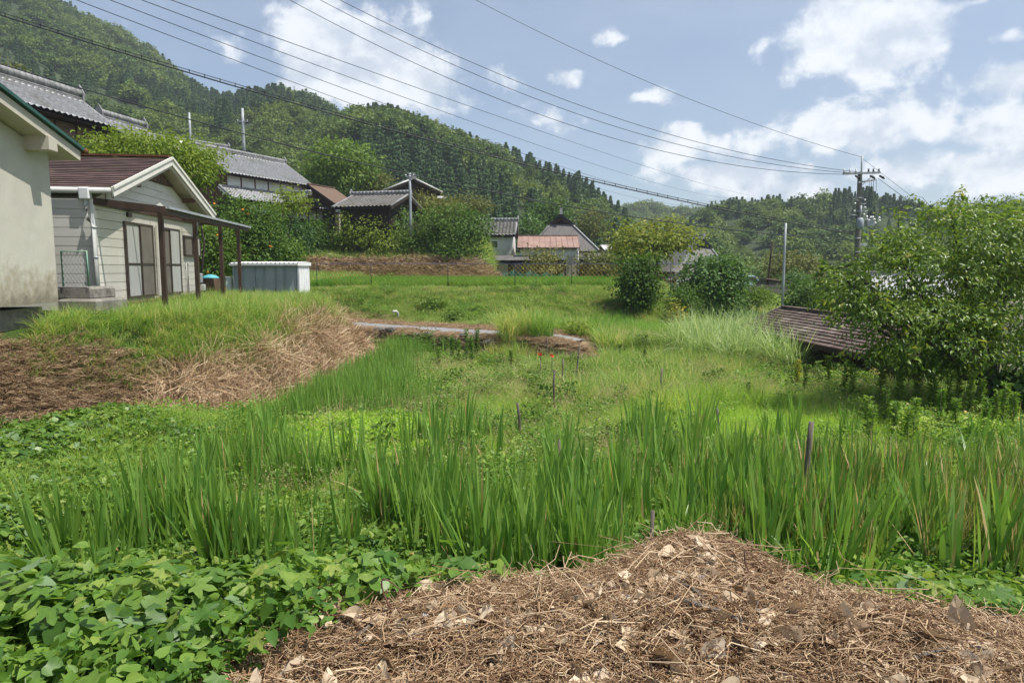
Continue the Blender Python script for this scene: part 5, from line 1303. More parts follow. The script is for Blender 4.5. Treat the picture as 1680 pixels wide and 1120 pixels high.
wire('thick black cable hung on a messenger wire with small hangers across the sky', [(1400, 381), (700, 225), (0, 20)], planline(XP - .1, YP), .014, hang=.10)
wire('dark cable sagging in front of the wooded hill and the farmhouse roofs', [(1398, 394), (640, 279), (0, 105)], planline(XP - .1, YP), .022)
wire('faint lowest cable crossing before the wooded hills to the pole', [(1398, 414), (1180, 392), (970, 352)], planline(XP - .1, YP - .1), .010)
for k, (a, m_, b_, lb) in enumerate((((1265, 325), (800, 185), (280, 0), 'first and highest of four far transmission wires'), ((1240, 324), (760, 195), (232, 0), 'second of four far transmission wires'), ((1205, 326), (720, 203), (180, 0), 'third of four far transmission wires'), ((1185, 330), (690, 212), (125, 0), 'fourth and lowest of four far transmission wires'))):
    far = P(a[0], a[1], 215); nr = P(b_[0], b_[1], 24)
    wire(lb, [a, m_, b_], ((far[0], far[1]), (nr[0], nr[1])), .014, ends=(0, 1.03), n=90)
wire('wire leaving the utility pole top to the right', [(1411, 257), (1560, 370), (1680, 455)], ((XP, YP), (XP + 12, YP + 3)), .008)
wire('wire leaving the crossarm end of the utility pole to the right', [(1440, 292), (1520, 350), (1680, 450)], ((XP + .9, YP), (XP + 12, YP + 2)), .012)
wire('green guy wire slanting down right from the utility pole', [(1416, 375), (1450, 425), (1480, 452)], ((XP, YP), (XP + 3, YP - 1)), .014, mt='greenpaint')

# ================================================================== net fence along the terrace
T = empty('net_fence', (-9.5, 33.0, 2.0), 0, 'yellow diamond-mesh net fence on thin posts along the terrace edge', 'fence')
posts = [GP(u, 440, 2.0)[0] if False else P(u, 460, 33.0)[0] for u in (520, 609, 735, 845, 938, 1018, 1100)]
zt_ = P(700, 432, 33)[2]; 
for x in posts:
    zg_ = float(H(np.array([x]), np.array([33.0]))[0]); MB().tube([(x + 9.5, 0, zg_ - 2.3), (x + 9.5, 0, zt_ - 2.0)], .017, 6).build('post', M['rubber'], T)
MB().tube([(x + 9.5, 0, zt_ - 2.0 - (.03 if k % 2 else 0)) for k, x in enumerate(np.linspace(-9.4, P(1190, 440, 33)[0], 41))], .008, 5).build('top_rope', M['bluerope'], T)
nm = MB(); hgt = 1.2; stp = .21; x_end = P(1190, 440, 33)[0] + 9.5
for k in range(int(x_end / stp) + 8):
    for sg in (1, -1):
        x0 = k * stp - .6; x1 = x0 + sg * hgt * .95
        if min(x0, x1) > 0 and max(x0, x1) < x_end: nm.tube([(x0, .003 * sg, zt_ - 2.02 - hgt), (x1, .003 * sg, zt_ - 2.02)], .0075, 3, False)
nm.build('netting', M['netyellow'], T)['kind'] = 'stuff'
T = empty('garden_net', (P(815, 458, 49)[0], 49, 2.0), R(1), 'translucent green garden net stretched in front of the farmstead', 'net')
w_ = P(925, 458, 49)[0] - P(815, 458, 49)[0]
m, t = nt('green_net'); out = node(t, 'ShaderNodeOutputMaterial'); b = node(t, 'ShaderNodeBsdfPrincipled'); tp = node(t, 'ShaderNodeBsdfTransparent'); m2 = node(t, 'ShaderNodeMixShader')
t.links.new(ramp(t, noise_fac(t, 3, 4), [(.3, (.02, .25, .17)), (.7, (.05, .38, .27))]), b.inputs['Base Color']); m2.inputs[0].default_value = .55; t.links.new(b.outputs[0], m2.inputs[1]); t.links.new(tp.outputs[0], m2.inputs[2]); t.links.new(m2.outputs[0], out.inputs['Surface'])
V = []; n = 40
for i in range(n + 1): x = w_ * i / n; y = .05 * math.sin(i * 1.3); V += [(x, y, -.05), (x, y * .5, .82 + .10 * math.cos(i * math.pi / 5) - .25 * i / n)]
MB().add(V, [(2 * i, 2 * i + 2, 2 * i + 3, 2 * i + 1) for i in range(n)], True).build('mesh_cloth', m, T)
for i in range(5): MB().tube([(w_ * i / 4, .05, -.1), (w_ * i / 4, .05, 1.0 - .22 * i / 4)], .02, 6).build('stake', M['stake'], T)
# ================================================================== trees and shrubs (each one a thing: crown + trunk)
def limbs(mb, base, top, r0, ends, r, n=4):
    base = np.array(base, float); top = np.array(top, float)
    mid = (base + top) / 2 + r.normal(size=3) * .04 * np.linalg.norm(top - base)
    mb.tube([base, mid, top], [r0, r0 * .8, r0 * .45], 8)
    for e in ends:
        s_ = base + (top - base) * (.35 + .55 * r.random()); m_ = (s_ + e) / 2 + r.normal(size=3) * .05 * np.linalg.norm(e - s_) - (0, 0, .02)
        mb.tube([s_, m_, e], [r0 * .38, r0 * .22, r0 * .06], 5)
def bush(name, label, cat_, u, v0, v1, D, w, mt='tree_mid', dens=1.0, leaf=None, kind='diamond', asp=.55, group=None, lob=5, seed=None, dep=None, up=.5, inner=.12, ground=True, droop=0.0, per=16, flat=.6, trunk=.05, cz=None, extra=None):
    """u, v0..v1: picture column and top/bottom rows of the crown; D distance; w crown width in px"""
    r = np.random.default_rng(seed if seed is not None else int(u * 7 + v0 * 3 + D)); c = P(u, (v0 + v1) / 2, D); tp = P(u, v0, D); bt = P(u, v1, D)
    g0 = float(H(np.array([c[0]]), np.array([D]))[0])
    if cat_ == 'shrub' and bt[2] > g0 + .05: bt = np.array((bt[0], bt[1], max(g0 + .02, bt[2] - (tp[2] - bt[2]) * .9))); c = (tp + bt) / 2; c[0] = P(u, (v0 + v1) / 2, D)[0]
    hw = w / 2 / F * D; hh = (tp[2] - bt[2]) / 2; dp = dep or hw
    g = float(H(np.array([c[0]]), np.array([D]))[0]); 
    if not ground: g = min(g, bt[2])
    T = empty(name, (c[0], D, g), 0, label, cat_, group); o = c - np.array((c[0], D, g))
    lobes = []
    for k in range(lob):
        a = k * 6.283 / lob + r.random(); q = .52 if lob > 1 else 0
        lobes.append((o[0] + q * hw * math.cos(a), q * dp * math.sin(a), o[2] + hh * (.45 * math.sin(k * 2.4 + r.random())), hw * (.48 + .12 * r.random()), dp * .55, hh * (.50 + .12 * r.random())))
    lobes.append((o[0], 0, o[2] + hh * .15, hw * .62, dp * .62, hh * .78))
    area = 4 * math.pi * ((hw * dp + hw * hh + dp * hh) / 3)
    leaf = leaf or max(.05, D * .0048); per_ = per; ncl = int(min(9000, dens * area * 2.7 / (leaf * leaf * asp) / per_)); ncl = max(ncl, 30)
    cr = leaf * 1.75
    V, Fa, rn, cen = crown(lobes, ncl, per_, cr, leaf, kind, asp, r, inner, up, droop, flat)
    me = np_mesh('crown', V, Fa, GR[mt], rn); me_o = meshobj('crown', me, T)
    mb = MB(); limbs(mb, (o[0] * 0, 0, -.15), (0, 0, max(o[2] + hh * .2, .3)), trunk * max(1, hw), cen[r.choice(len(cen), min(9, len(cen)))], r); mb.build('trunk', M['bark'], T)
    if extra: extra(T, lobes, r)
    return T
def dots(matname, nm, n, size, lo=.9):
    def f(T, lobes, r):
        for k in range(n):
            L_ = lobes[r.integers(0, len(lobes))]; d = sph(1, r)[0]; d[1] = -abs(d[1]); p = np.array(L_[:3]) + np.array(L_[3:]) * d * 1.0
            MB().tube([p - (0, 0, size * .4), p, p + (0, 0, size * .4)], [size * .25, size * .5, size * .2], 6).build(nm, M[matname], T)
    return f
# --- around the farmhouses (left hillside), from left to right
bush('garden_tree', 'spreading bright green tree between the cottage ridge and the tiled roofs', 'tree', 238, 222, 300, 25, 215, 'tree_bright', 1.0, .15, 'lance', .42, lob=8, dep=2.0, droop=.3, trunk=.06)
bush('garden_tree', 'small bright tree clump drooping over the cottage gable', 'tree', 312, 255, 310, 27, 70, 'tree_bright', 1.0, .15, 'lance', .42, droop=.3)
bush('hill_tree', 'rounded yellow-green tree at the far left edge above the first tiled roof', 'tree', 10, 100, 160, 75, 62, 'olive', .9, .4)
bush('citrus_shrub', 'tall leafy shrub with orange fruits beside the porch posts', 'shrub', 405, 322, 430, 33, 105, 'tree_mid', 1.1, .16, 'lance', .5, lob=7, extra=dots('orangeflower', 'fruit', 26, .14))
bush('garden_shrub', 'dark green shrub dotted with orange flowers behind the porch', 'shrub', 345, 365, 430, 30, 70, 'tree_mid', 1.1, .16, 'lance', .5, extra=dots('orangeflower', 'flower', 18, .12))
bush('garden_shrub', 'dark dense shrub with fruit standing left of the weeping tree', 'shrub', 425, 362, 425, 35, 60, 'tree_dark', 1.1, .16, 'lance', .5, extra=dots('orangeflower', 'fruit', 9, .13))
bush('garden_tree', 'small open pale-leaved tree in front of the big farmhouse porch', 'tree', 470, 308, 358, 40, 62, 'tree_bright', .5, .18, 'lance', .5, lob=6, trunk=.10)
bush('garden_shrub', 'dense mixed shrub mass behind the storage shed', 'shrub', 455, 388, 432, 36, 90, 'tree_mid', 1.0, .16, lob=7)
bush('garden_shrub', 'light green hanging shrub just above the storage shed roof', 'shrub', 375, 396, 438, 31.5, 60, 'tree_bright', .9, .14, lob=6)
bush('garden_shrub', 'shaded dark shrub right of the pale-leaved tree', 'shrub', 484, 358, 396, 44, 44, 'tree_dark', 1.0, .18)
bush('garden_shrub', 'yellow-green rounded shrub below the plaster panels', 'shrub', 520, 358, 398, 51, 55, 'tree_mid', 1.0, .19)
bush('garden_shrub', 'upright light green shrub left of the storehouse', 'shrub', 574, 350, 392, 51, 40, 'tree_bright', 1.0, .18)
bush('garden_shrub', 'low yellowish shrub with feathery outline in the garden row', 'shrub', 622, 360, 404, 50.5, 68, 'tree_bright', .9, .18, lob=6)
bush('garden_shrub', 'round dark camellia-like shrub before the storehouse wall', 'shrub', 642, 334, 384, 52, 58, 'tree_dark', 1.1, .18)
bush('garden_shrub', 'leafy shrub spilling down the grass slope right of the garden row', 'shrub', 740, 392, 434, 49.6, 62, 'tree_mid', .9, .17, lob=6)
bush('garden_shrub', 'weedy shrub low on the slope below the white storehouse', 'shrub', 772, 398, 432, 49.8, 44, 'tree_mid', .9, .17)
bush('garden_shrub', 'low clipped green mound beside the grey steel pole', 'shrub', 675, 380, 404, 50.3, 46, 'tree_mid', 1.1, .16)
bush('garden_shrub', 'broad grey-green shrub right of the grey steel pole', 'shrub', 712, 345, 404, 51, 72, 'tree_mid', 1.0, .19)
bush('garden_tree', 'olive garden tree with reddish tips on the slope left of the white storehouse', 'tree', 758, 340, 428, 51, 88, 'tree_mid', 1.1, .22, lob=7)
bush('garden_tree', 'thin olive tree spreading behind the slope shrubs', 'tree', 715, 318, 372, 58, 90, 'olive', .8, .25, lob=6)
bush('garden_tree', 'sparse olive-green tree behind the white storehouse corner', 'tree', 775, 322, 360, 70, 55, 'olive', .8, .28)
bush('big_tree', 'large dark spreading tree behind the thatched outbuilding', 'tree', 562, 236, 318, 68, 120, 'tree_mid', 1.0, .34, lob=9, trunk=.06)
bush('big_tree', 'medium tree filling the gap left of the large dark tree', 'tree', 527, 268, 312, 70, 50, 'tree_mid', 1.0, .32)
bush('big_tree', 'dull green tree at the right foot of the large spreading tree', 'tree', 610, 282, 322, 72, 60, 'olive', .9, .32)
bush('big_tree', 'tall leafy tree rising behind the great hipped roof', 'tree', 900, 330, 388, 84, 62, 'tree_mid', 1.0, .36, lob=6)
bush('big_tree', 'rust-tinged tree right of the great hipped roof', 'tree', 968, 346, 398, 80, 42, 'olive', 1.0, .34)
bush('big_tree', 'dark rounded tree behind the white storehouse roof', 'tree', 868, 352, 395, 78, 44, 'tree_dark', 1.0, .34)
bush('farm_shrub', 'tall ragged fruit tree standing before the red annex', 'shrub', 895, 408, 450, 53, 62, 'olive', .8, .22, lob=6)
bush('farm_shrub', 'low mixed shrub right of the red annex end wall', 'shrub', 985, 415, 458, 54, 66, 'olive', 1.0, .24, lob=6)
bush('farm_shrub', 'green shrub behind the netting left of the maple', 'shrub', 1010, 412, 458, 56, 50, 'tree_mid', 1.0, .24)
bush('maple_tree', 'wide layered maple tree with yellow-green tips right of the farmstead', 'tree', 1078, 358, 440, 40, 132, 'maple', .62, .21, 'lance', .6, lob=13, dep=2.6, trunk=.05, flat=.4, up=.9)
bush('maple_tree', 'dark inner maple leaning left behind the bank shrub', 'tree', 1030, 372, 446, 41.5, 60, 'maple', .6, .20, 'lance', .6, lob=7, flat=.4, up=.9)
bush('bank_shrub', 'bright green upright shrub growing on the terrace bank edge', 'shrub', 1047, 416, 512, 30.0, 66, 'tree_mid', 1.5, .14, 'lance', .55, lob=6, dep=.8, up=.7)
bush('round_shrub', 'round dark green glossy shrub at the end of the terrace', 'shrub', 1170, 418, 514, 31, 108, 'tree_dark', 1.6, .15, 'lance', .6, lob=9, up=.6)
bush('small_shrub', 'small shrub with yellow patch left of the round dark shrub', 'shrub', 1122, 472, 528, 29, 52, 'tree_mid', 1.0, .13)
bush('small_shrub', 'tiny yellow-leaved shrub at the foot of the small shrub', 'shrub', 1108, 496, 524, 28.4, 26, 'yellow', .9, .10)
bush('yellow_tree', 'broad yellowish domed tree behind the plank hut', 'tree', 1300, 418, 470, 62, 90, 'olive', 1.2, .28, lob=8)
bush('yellow_tree', 'dark evergreen base shrub right of the plank hut', 'shrub', 1302, 448, 478, 57, 50, 'tree_dark', 1.1, .24)
bush('roadside_shrub', 'low leafy mound right of the galvanised pole', 'shrub', 1325, 462, 505, 33, 78, 'tree_mid', 1.1, .15, lob=6)
bush('roadside_shrub', 'pale green bank shrub left of the galvanised pole', 'shrub', 1240, 476, 492, 40, 62, 'tree_bright', 1.0, .16)
bush('roadside_shrub', 'bright low hedge clump behind the brown shingled ridge', 'shrub', 1370, 482, 512, 30, 70, 'tree_bright', 1.0, .14, lob=6)
bush('dark_shrub', 'dark shaded creeper-covered shrub at the right edge below the cherry tree', 'shrub', 1668, 590, 690, 12.6, 90, 'tree_dark', 1.0, .10, 'broad', .9, lob=5)
bush('lane_shrub', 'small yellow-green shrub between the grass clump and the terrace bank', 'shrub', 950, 526, 560, 23.0, 34, 'tree_bright', 1.0, .09)
bush('verge_shrub', 'small dark leafy shrub low on the terrace bank by the lane', 'shrub', 742, 508, 532, 27, 26, 'tree_mid', 1.0, .10)
bush('verge_shrub', 'leafy weed clump high on the terrace bank', 'shrub', 708, 486, 512, 29.5, 46, 'tree_mid', .8, .10)
bush('far_tree', 'pale green scrubby tree on the far meadow', 'tree', 1222, 432, 470, 92, 50, 'oaklight', 1.0, .42)
bush('far_tree', 'grey-green scrubby tree at the foot of the wooded hill', 'tree', 1190, 424, 466, 100, 46, 'oak', 1.0, .42)
bush('far_tree', 'small domed tree beside the far meadow', 'tree', 1256, 442, 474, 84, 44, 'oak', 1.0, .38)

# --- palm
p = P(1382, 470, 30)
g_ = float(H(np.array([p[0]]), np.array([30.]))[0]); T = empty('palm_tree', (p[0], 30, g_), 0, 'fan-leaved palm with dark drooping fronds in front of the pale metal roof', 'palm tree')
hp = P(1382, 452, 30)[2] - g_; MB().tube([(0, 0, -.1), (.03, 0, hp * .5), (0, 0, hp)], [.14, .12, .11], 9).build('trunk', M['bark'], T)
r = np.random.default_rng(8)
for k in range(22):
    a = k * 2.4; el = .75 - .07 * k; Ls = .75; d = np.array((math.cos(a) * math.cos(el), math.sin(a) * math.cos(el), math.sin(el))); c = np.array((0, 0, hp)) + d * Ls
    side = np.cross(d, (0, 0, 1)); side /= np.linalg.norm(side); V = []; Fs = []
    for j in range(17):
        q = (j - 8) / 8 * 1.35; dd_ = d * math.cos(q) + side * math.sin(q); tipp = c + dd_ * .62 * (1 - .15 * abs(q)) + (0, 0, -.12 - .1 * r.random()); pp = np.cross(dd_, d + (0, 0, .3)); pp /= np.linalg.norm(pp) + 1e-6; mid = c + dd_ * .33
        o = len(V); V += [c, mid + side * .022, tipp, mid - side * .022]; Fs += [(o, o + 1, o + 2), (o, o + 2, o + 3)]
    V = np.array(V); V = np.concatenate([V, np.array([(0, 0, hp), (0, 0, hp + .02), c])]); Fs.append((len(V) - 3, len(V) - 2, len(V) - 1))
    meshobj('frond', np_mesh('frond', V, np.array(Fs), GR['tree_mid'], r.random(len(Fs))), T)

# --- the cherry tree at right
def cherry():
    r = np.random.default_rng(44); D = 13.2; g = -1.15
    bx, by = 10.2, 14.4
    T = empty('cherry_tree', (bx, by, g), 0, 'large cherry tree with drooping glossy leaves spreading over the brown roof at right', 'tree')
    lob = []
    for (u, v, d, ru, rv, rd) in ((1500, 470, 13.0, 105, 75, 1.2), (1585, 420, 13.4, 110, 80, 1.4), (1650, 480, 13.0, 110, 110, 1.4), (1440, 540, 12.8, 80, 52, .8), (1540, 550, 12.6, 110, 62, 1.1), (1640, 400, 14.2, 90, 70, 1.5),
                                (1730, 440, 13.5, 120, 120, 1.6), (1700, 360, 14.5, 60, 30, 1.0), (1395, 500, 13.0, 48, 30, .6), (1465, 412, 13.4, 50, 24, .6), (1610, 575, 12.8, 70, 34, .8), (1500, 590, 13.2, 60, 26, .7), (1410, 455, 13.2, 26, 14, .4), (1560, 352, 13.8, 45, 16, .6), (1390, 462, 13, 30, 12, .4)):
        c = P(u, v, d); lob.append((c[0] - bx, c[1] - by, c[2] - g, ru / F * d, rd, rv / F * d))
    for q in range(34):
        L_ = lob[r.integers(0, 15)]; dd_ = sph(1, r)[0]; dd_[1] *= .6; lob.append((L_[0] + L_[3] * dd_[0] * 1.05, L_[1] + L_[4] * dd_[1], L_[2] + L_[5] * dd_[2] * 1.08, .26 + .2 * r.random(), .3, .14 + .12 * r.random()))
    V, Fa, rn, cen = crown(lob, 1850, 15, .12, .096, 'lance', .40, r, .30, .55, .55, .5)
    meshobj('crown', np_mesh('crown', V, Fa, GR['tree_cherry'], rn), T)
    # long drooping twigs reaching out of the outline
    tw = MB(); Vs = []; 
    for k in range(150):
        L_ = lob[r.integers(0, len(lob))]; d = sph(1, r)[0]; d[2] = abs(d[2]) * .8; s_ = np.array(L_[:3]) + np.array(L_[3:]) * d * .85; e = s_ + d * (.35 + .35 * r.random()) + (0, 0, .05)
        m_ = (s_ + e) / 2 + (0, 0, .04); e = e - (0, 0, .12); tw.tube([s_, m_, e], [.006, .004, .002], 4, False)
        for q in range(13):
            t_ = (q + 1) / 13; Vs.append((s_ * (1 - t_) + e * t_ + (0, 0, .05 * math.sin(t_ * 3.14)), d))
    pos = np.array([q[0] for q in Vs]) + r.normal(size=(len(Vs), 3)) * .02; dr = np.array([q[1] for q in Vs]); nn = r.normal(size=(len(Vs), 3)) * .5 + (0, 0, .8)
    v_, f_, q_ = leaves(pos, nn, .105, 'lance', .40, r, .1, dr * .5 + (0, 0, -.55)); meshobj('outer_foliage', np_mesh('outer_foliage', v_, f_, GR['tree_cherry'], q_ * .6 + .35), T)['kind'] = 'stuff'
    tw.build('twigs', M['bark'], T)['kind'] = 'stuff'
    tb = MB().tube([(0, 0, -.2), (-.25, -.2, 1.2), (-.35, -.5, 2.2)], [.22, .18, .15], 10).build('trunk', M['bark'], T)
    tb = MB().tube([(0, 0, -.1), (.5, -.25, 1.3), (.8, -.6, 3.0)], [.17, .14, .09], 9).build('trunk', M['bark'], T)
    for L_ in lob[:15]:
        c = np.array(L_[:3]); s_ = np.array((-.3, -.4, 1.9)) if L_[0] < 0 else np.array((.5, -.4, 2.0)); mid = (s_ + c) / 2 + (0, 0, -.15); e = c + (c - s_) * -.04
        MB().tube([s_, mid, c, e], [.07, .05, .025, .008], 6).build('branch', M['bark'], T)
        for k in range(5):
            q = mid + (c - mid) * r.random(); e2 = q + sph(1, r)[0] * np.array(L_[3:]) * .9; MB().tube([q, (q + e2) / 2 + (0, 0, .05), e2], [.022, .012, .004], 5, False).build('branchlet', M['bark'], T)
    return T
cherry()
# ================================================================== ground cover
r0 = np.random.default_rng(101)
def protos(n, f): return [f(k) for k in range(n)]
P_grass = protos(7, lambda k: mk_proto('grass', [blades(50, .40, .008, .18, .6, 1.1, 3, .6, np.random.default_rng(200 + k))], GR['field']))
P_lime = protos(5, lambda k: mk_proto('grass', [blades(60, .34, .009, .18, .7, 1.2, 3, .6, np.random.default_rng(220 + k))], GR['lime']))
P_bank = protos(6, lambda k: mk_proto('grass', [blades(42, .25, .009, .18, .7, 1.3, 3, .6, np.random.default_rng(240 + k))], GR['bank']))
P_mown = protos(6, lambda k: mk_proto('grass', [blades(44, .20, .009, .18, .7, 1.4, 3, .6, np.random.default_rng(250 + k))], GR['mown']))
P_tall = protos(6, lambda k: mk_proto('grass', [blades(36, .60, .012, .15, .5, 1.2, 4, .5, np.random.default_rng(260 + k))], GR['bank']))
def herbp(k, mt='herb', h=.35, n=90, s=.045, kind='diamond'):
    r = np.random.default_rng(300 + k); z = h * (.15 + .85 * r.random(n) ** .6); a = r.random(n) * 6.283; q = .16 * np.sqrt(r.random(n)); pos = np.stack([q * np.cos(a), q * np.sin(a), z], 1)
    return mk_proto('herb', [leaves(pos, r.normal(size=(n, 3)) * .5 + (0, 0, .9), s, kind, .6, r, .1), blades(7, h, .005, .05, .3, .1, 2, .3, r)], GR[mt])
P_herb = protos(5, herbp); P_herbl = protos(4, lambda k: herbp(k + 9, 'lime', .30, 110, .05))
def spriggy(k):
    r = np.random.default_rng(330 + k); v = blades(26, .55, .0035, .15, .4, .4, 3, .4, r); pos = v[0].reshape(26, 4, 2, 3)[:, -1, 0, :]
    ps = np.repeat(pos, 5, 0) + r.normal(size=(130, 3)) * (.03, .03, .05); return mk_proto('seed_grass', [v, (*leaves(ps, r.normal(size=(130, 3)), .018, 'diamond', .5, r), 1)], [GR['field'], GR['seed']])
P_seed = protos(5, spriggy)
# iris / sweet-flag clumps
def irisp(k, mt='iris', n=12, h=1.3, w=.032, dead=.05, spread=.13):
    r = np.random.default_rng(400 + k); return mk_proto('iris', [blades(n, h, w, spread, .16, .14, 6, .42, r, profile='iris', dead=dead), blades(4, h * .6, w * .9, spread, .6, .8, 6, .5, r, profile='iris', dead=dead * 4)], GR[mt])
P_iris = protos(9, irisp)
P_irisfine = protos(6, lambda k: irisp(k + 20, 'iris', 22, .85, .012, .03, .17))
P_irisdry = protos(8, lambda k: irisp(k + 40, 'irisdry', 20, 1.15, .018, .16, .15))
P_irisbig = protos(6, lambda k: irisp(k + 60, 'iris', 9, 1.35, .048, .05, .10))
P_rice = protos(5, lambda k: mk_proto('rice', [blades(40, .52, .010, .11, .3, .5, 3, .3, np.random.default_rng(460 + k))], GR['rice']))
# straw
def strawp(k, n=110, L=.30, flat=True, wd=.0017, sp=.14, zz=.035, bd=.16):
    r = np.random.default_rng(500 + k); c = np.stack([r.normal(size=n) * sp, r.normal(size=n) * sp, np.abs(r.normal(size=n)) * zz + .006], 1)
    a = r.random(n) * 6.283; el = r.normal(size=n) * .22; ln = L * (.3 + .7 * r.random(n)); d = np.stack([np.cos(a) * np.cos(el), np.sin(a) * np.cos(el), np.sin(el)], 1)
    w = wd * (.6 + 1.2 * r.random(n)); s_ = np.cross(d, (0, 0, 1)); s_ /= np.linalg.norm(s_, axis=1)[:, None]; b = np.cross(s_, d); bend = r.normal(size=(n, 3)) * (bd, bd, bd * .5) * ln[:, None]
    V = np.zeros((n, 3, 3, 3)); 
    for i, t_ in enumerate((-.5, 0, .5)):
        cc = c + d * (ln * t_)[:, None] + (bend if i == 1 else 0)
        for j, an in enumerate((0, 2.09, 4.19)): V[:, i, j] = cc + w[:, None] * (math.cos(an) * s_ + math.sin(an) * b)
    base = (np.arange(n) * 9)[:, None]; q = []
    for i in range(2):
        for j in range(3): q.append(base + np.array([[i * 3 + j, i * 3 + (j + 1) % 3, (i + 1) * 3 + (j + 1) % 3, (i + 1) * 3 + j]]))
    return V.reshape(-1, 3), np.concatenate(q, 1).reshape(-1, 4), np.repeat(r.random(n), 6)
P_straw = protos(8, lambda k: mk_proto('straw', [strawp(k, 110, .26, wd=.0026, sp=.11, zz=.025)], GR['straw']))
P_strawfine = protos(6, lambda k: mk_proto('straw', [strawp(k + 10, 120, .11, wd=.0014, sp=.07, zz=.016)], GR['straw']))
P_strawloose = protos(6, lambda k: mk_proto('straw', [strawp(k + 30, 14, .34, wd=.0017, sp=.12, zz=.02, bd=.22)], GR['straw']))
P_hang = protos(6, lambda k: mk_proto('straw', [blades(60, .42, .006, .12, .8, 1.3, 4, .5, np.random.default_rng(530 + k), profile='straw')], GR['straw']))
def deadp(k, mt='deadleaf'):
    r = np.random.default_rng(560 + k); pos = np.array([(0, 0, .02)]); v, f, q = leaves(pos, np.array([[.2, .1, .9]]), 1, 'broad', .85, r, .0)
    a, b, c = r.normal(size=3) * .30; v = v.copy(); x, y = v[:, 0].copy(), v[:, 1].copy(); v[:, 2] += a * x * x + b * y * y * 1.6 + c * x * y + .05 * np.sin(x * 14 + k) + .04 * np.sin(y * 17 + k); v[:, 0] *= .8 + .2 * r.random()
    # subdivide once for wrinkles
    V = list(map(tuple, v)); Fn = []; Q = []
    for t3, qq in zip(f, q):
        m_ = [tuple((np.array(V[t3[i]]) + np.array(V[t3[(i + 1) % 3]])) / 2 + r.normal(size=3) * .025) for i in range(3)]; o = len(V); V += m_
        Fn += [(t3[0], o, o + 2), (o, t3[1], o + 1), (o + 2, o + 1, t3[2]), (o, o + 1, o + 2)]; Q += [qq] * 4
    return mk_proto('dead_leaf', [(np.array(V), np.array(Fn), np.array(Q))], GR[mt])
P_dead = protos(9, deadp); P_ash = protos(4, lambda k: deadp(k + 20, 'ash'))
# kudzu
def kudzup(k, kind='broad', mt='kudzu', s=.074, h=.24, n=3, asp=.95):
    r = np.random.default_rng(600 + k); lf = []; st = []
    a0 = r.random() * 6.283; t_ = .15 + .35 * r.random(); ax_ = np.array((math.cos(a0), math.sin(a0), 0)); nrm = np.array((ax_[0] * t_, ax_[1] * t_, 1.0)); c = np.array((ax_[0] * .1, ax_[1] * .1, h))
    dirs = [ax_, np.array((-ax_[1], ax_[0], 0)), np.array((ax_[1], -ax_[0], 0))][:n]
    pos = np.array([c + d * .02 for d in dirs]); tp = np.array([d + (0, 0, -.25) for d in dirs]); nn = np.array([nrm + d * .25 + r.normal(size=3) * .12 for d in dirs])
    v, f, q = leaves(pos, nn, s, kind, asp, r, .16, tp, .22)
    m_ = blades(1, h * 1.02, .006, .001, .25, .0, 3, 0, r)
    return mk_proto('kudzu', [(v, f, q), m_], GR[mt])
P_kudzu = protos(14, lambda k: kudzup(k)) + protos(2, lambda k: kudzup(k + 20, 'broad', 'silver')) 
P_hop = protos(6, lambda k: kudzup(k + 40, 'lobed', 'vine', .062, .2, 1, 1.0))
P_small = protos(5, lambda k: herbp(k + 40, 'herb', .20, 46, .05, 'broad'))
P_smalll = protos(4, lambda k: herbp(k + 60, 'vine', .22, 46, .05, 'broad'))

def place(name, n, box, protos_, dens, s0, s1, label, tilt=.06, dz=0.0, m=100, idx=None, cat='grass', pw=1.0):
    x, y = rpts(n, *box); k = inview(x, y, H(x, y) + .3, m); x, y = x[k], y[k]
    k = r0.random(len(x)) < dens(x, y); x, y = x[k], y[k]; s = s0 + (s1 - s0) * r0.random(len(x)) ** pw
    print(name, len(x)); return scatter(name, onground(x, y, dz), s, protos_, tilt=tilt, label=label, cat=None)
yd = lambda x, y: sdf(x, y, YARD)
cl = lambda x, y, s, o, a, b: ss(a, b, fbm(x, y, s, o))
def fieldm(x, y):
    """1 on the old paddy floor"""
    rd = road_d(x, y) + 10 * (x > 3.5)
    return ((yd(x, y) > .1) & (rd > 2.3) & (y < np.where(x < 2, road_y(x), 26.0) ) & (y > 5.2) & (x < 8.4 + .10 * np.maximum(y - 14, 0))).astype(float)
uu = lambda x, y: 840 + F * x / (y * cp + 3 * sp)

# --- fine field grass; denser near, plants grow with distance so the cover stays closed
fb = lambda x, y, s, o: fbm(x, y, s, o)
brown_patch = lambda x, y: ss(.47, .60, fb(x, y, 1.8, 71))
bright = lambda x, y: ss(2.0, 4.2, x - .1 * y + 1.2) * (y > 7.8) * (y < 14.5 + 0 * x)
place('field_grass', 34000, (-6, 11, 7, 27), P_grass, lambda x, y: fieldm(x, y) * (.75 - .55 * bright(x, y)) * np.clip(1.2 - y / 40, .4, 1), .7, 1.35, 'fine mixed grass over the old paddy field')
place('seed_grass', 9000, (-4, 9, 8, 24), P_seed, lambda x, y: fieldm(x, y) * (.25 + .75 * brown_patch(x, y)) * .6 * (1 - .7 * bright(x, y)), .7, 1.15, 'thin grasses in seed in the field')
place('lime_grass', 17000, (.5, 10, 7.5, 16.5), P_lime, lambda x, y: fieldm(x, y) * bright(x, y), .8, 1.5, 'bright yellow-green grass in the right of the field')
place('field_herbs', 9000, (-6, 10, 7, 26), P_herb, lambda x, y: fieldm(x, y) * (.25 + .9 * ss(.5, .62, fb(x, y, 1.6, 75))) * .8, .7, 1.5, 'leafy weeds between the field grass')
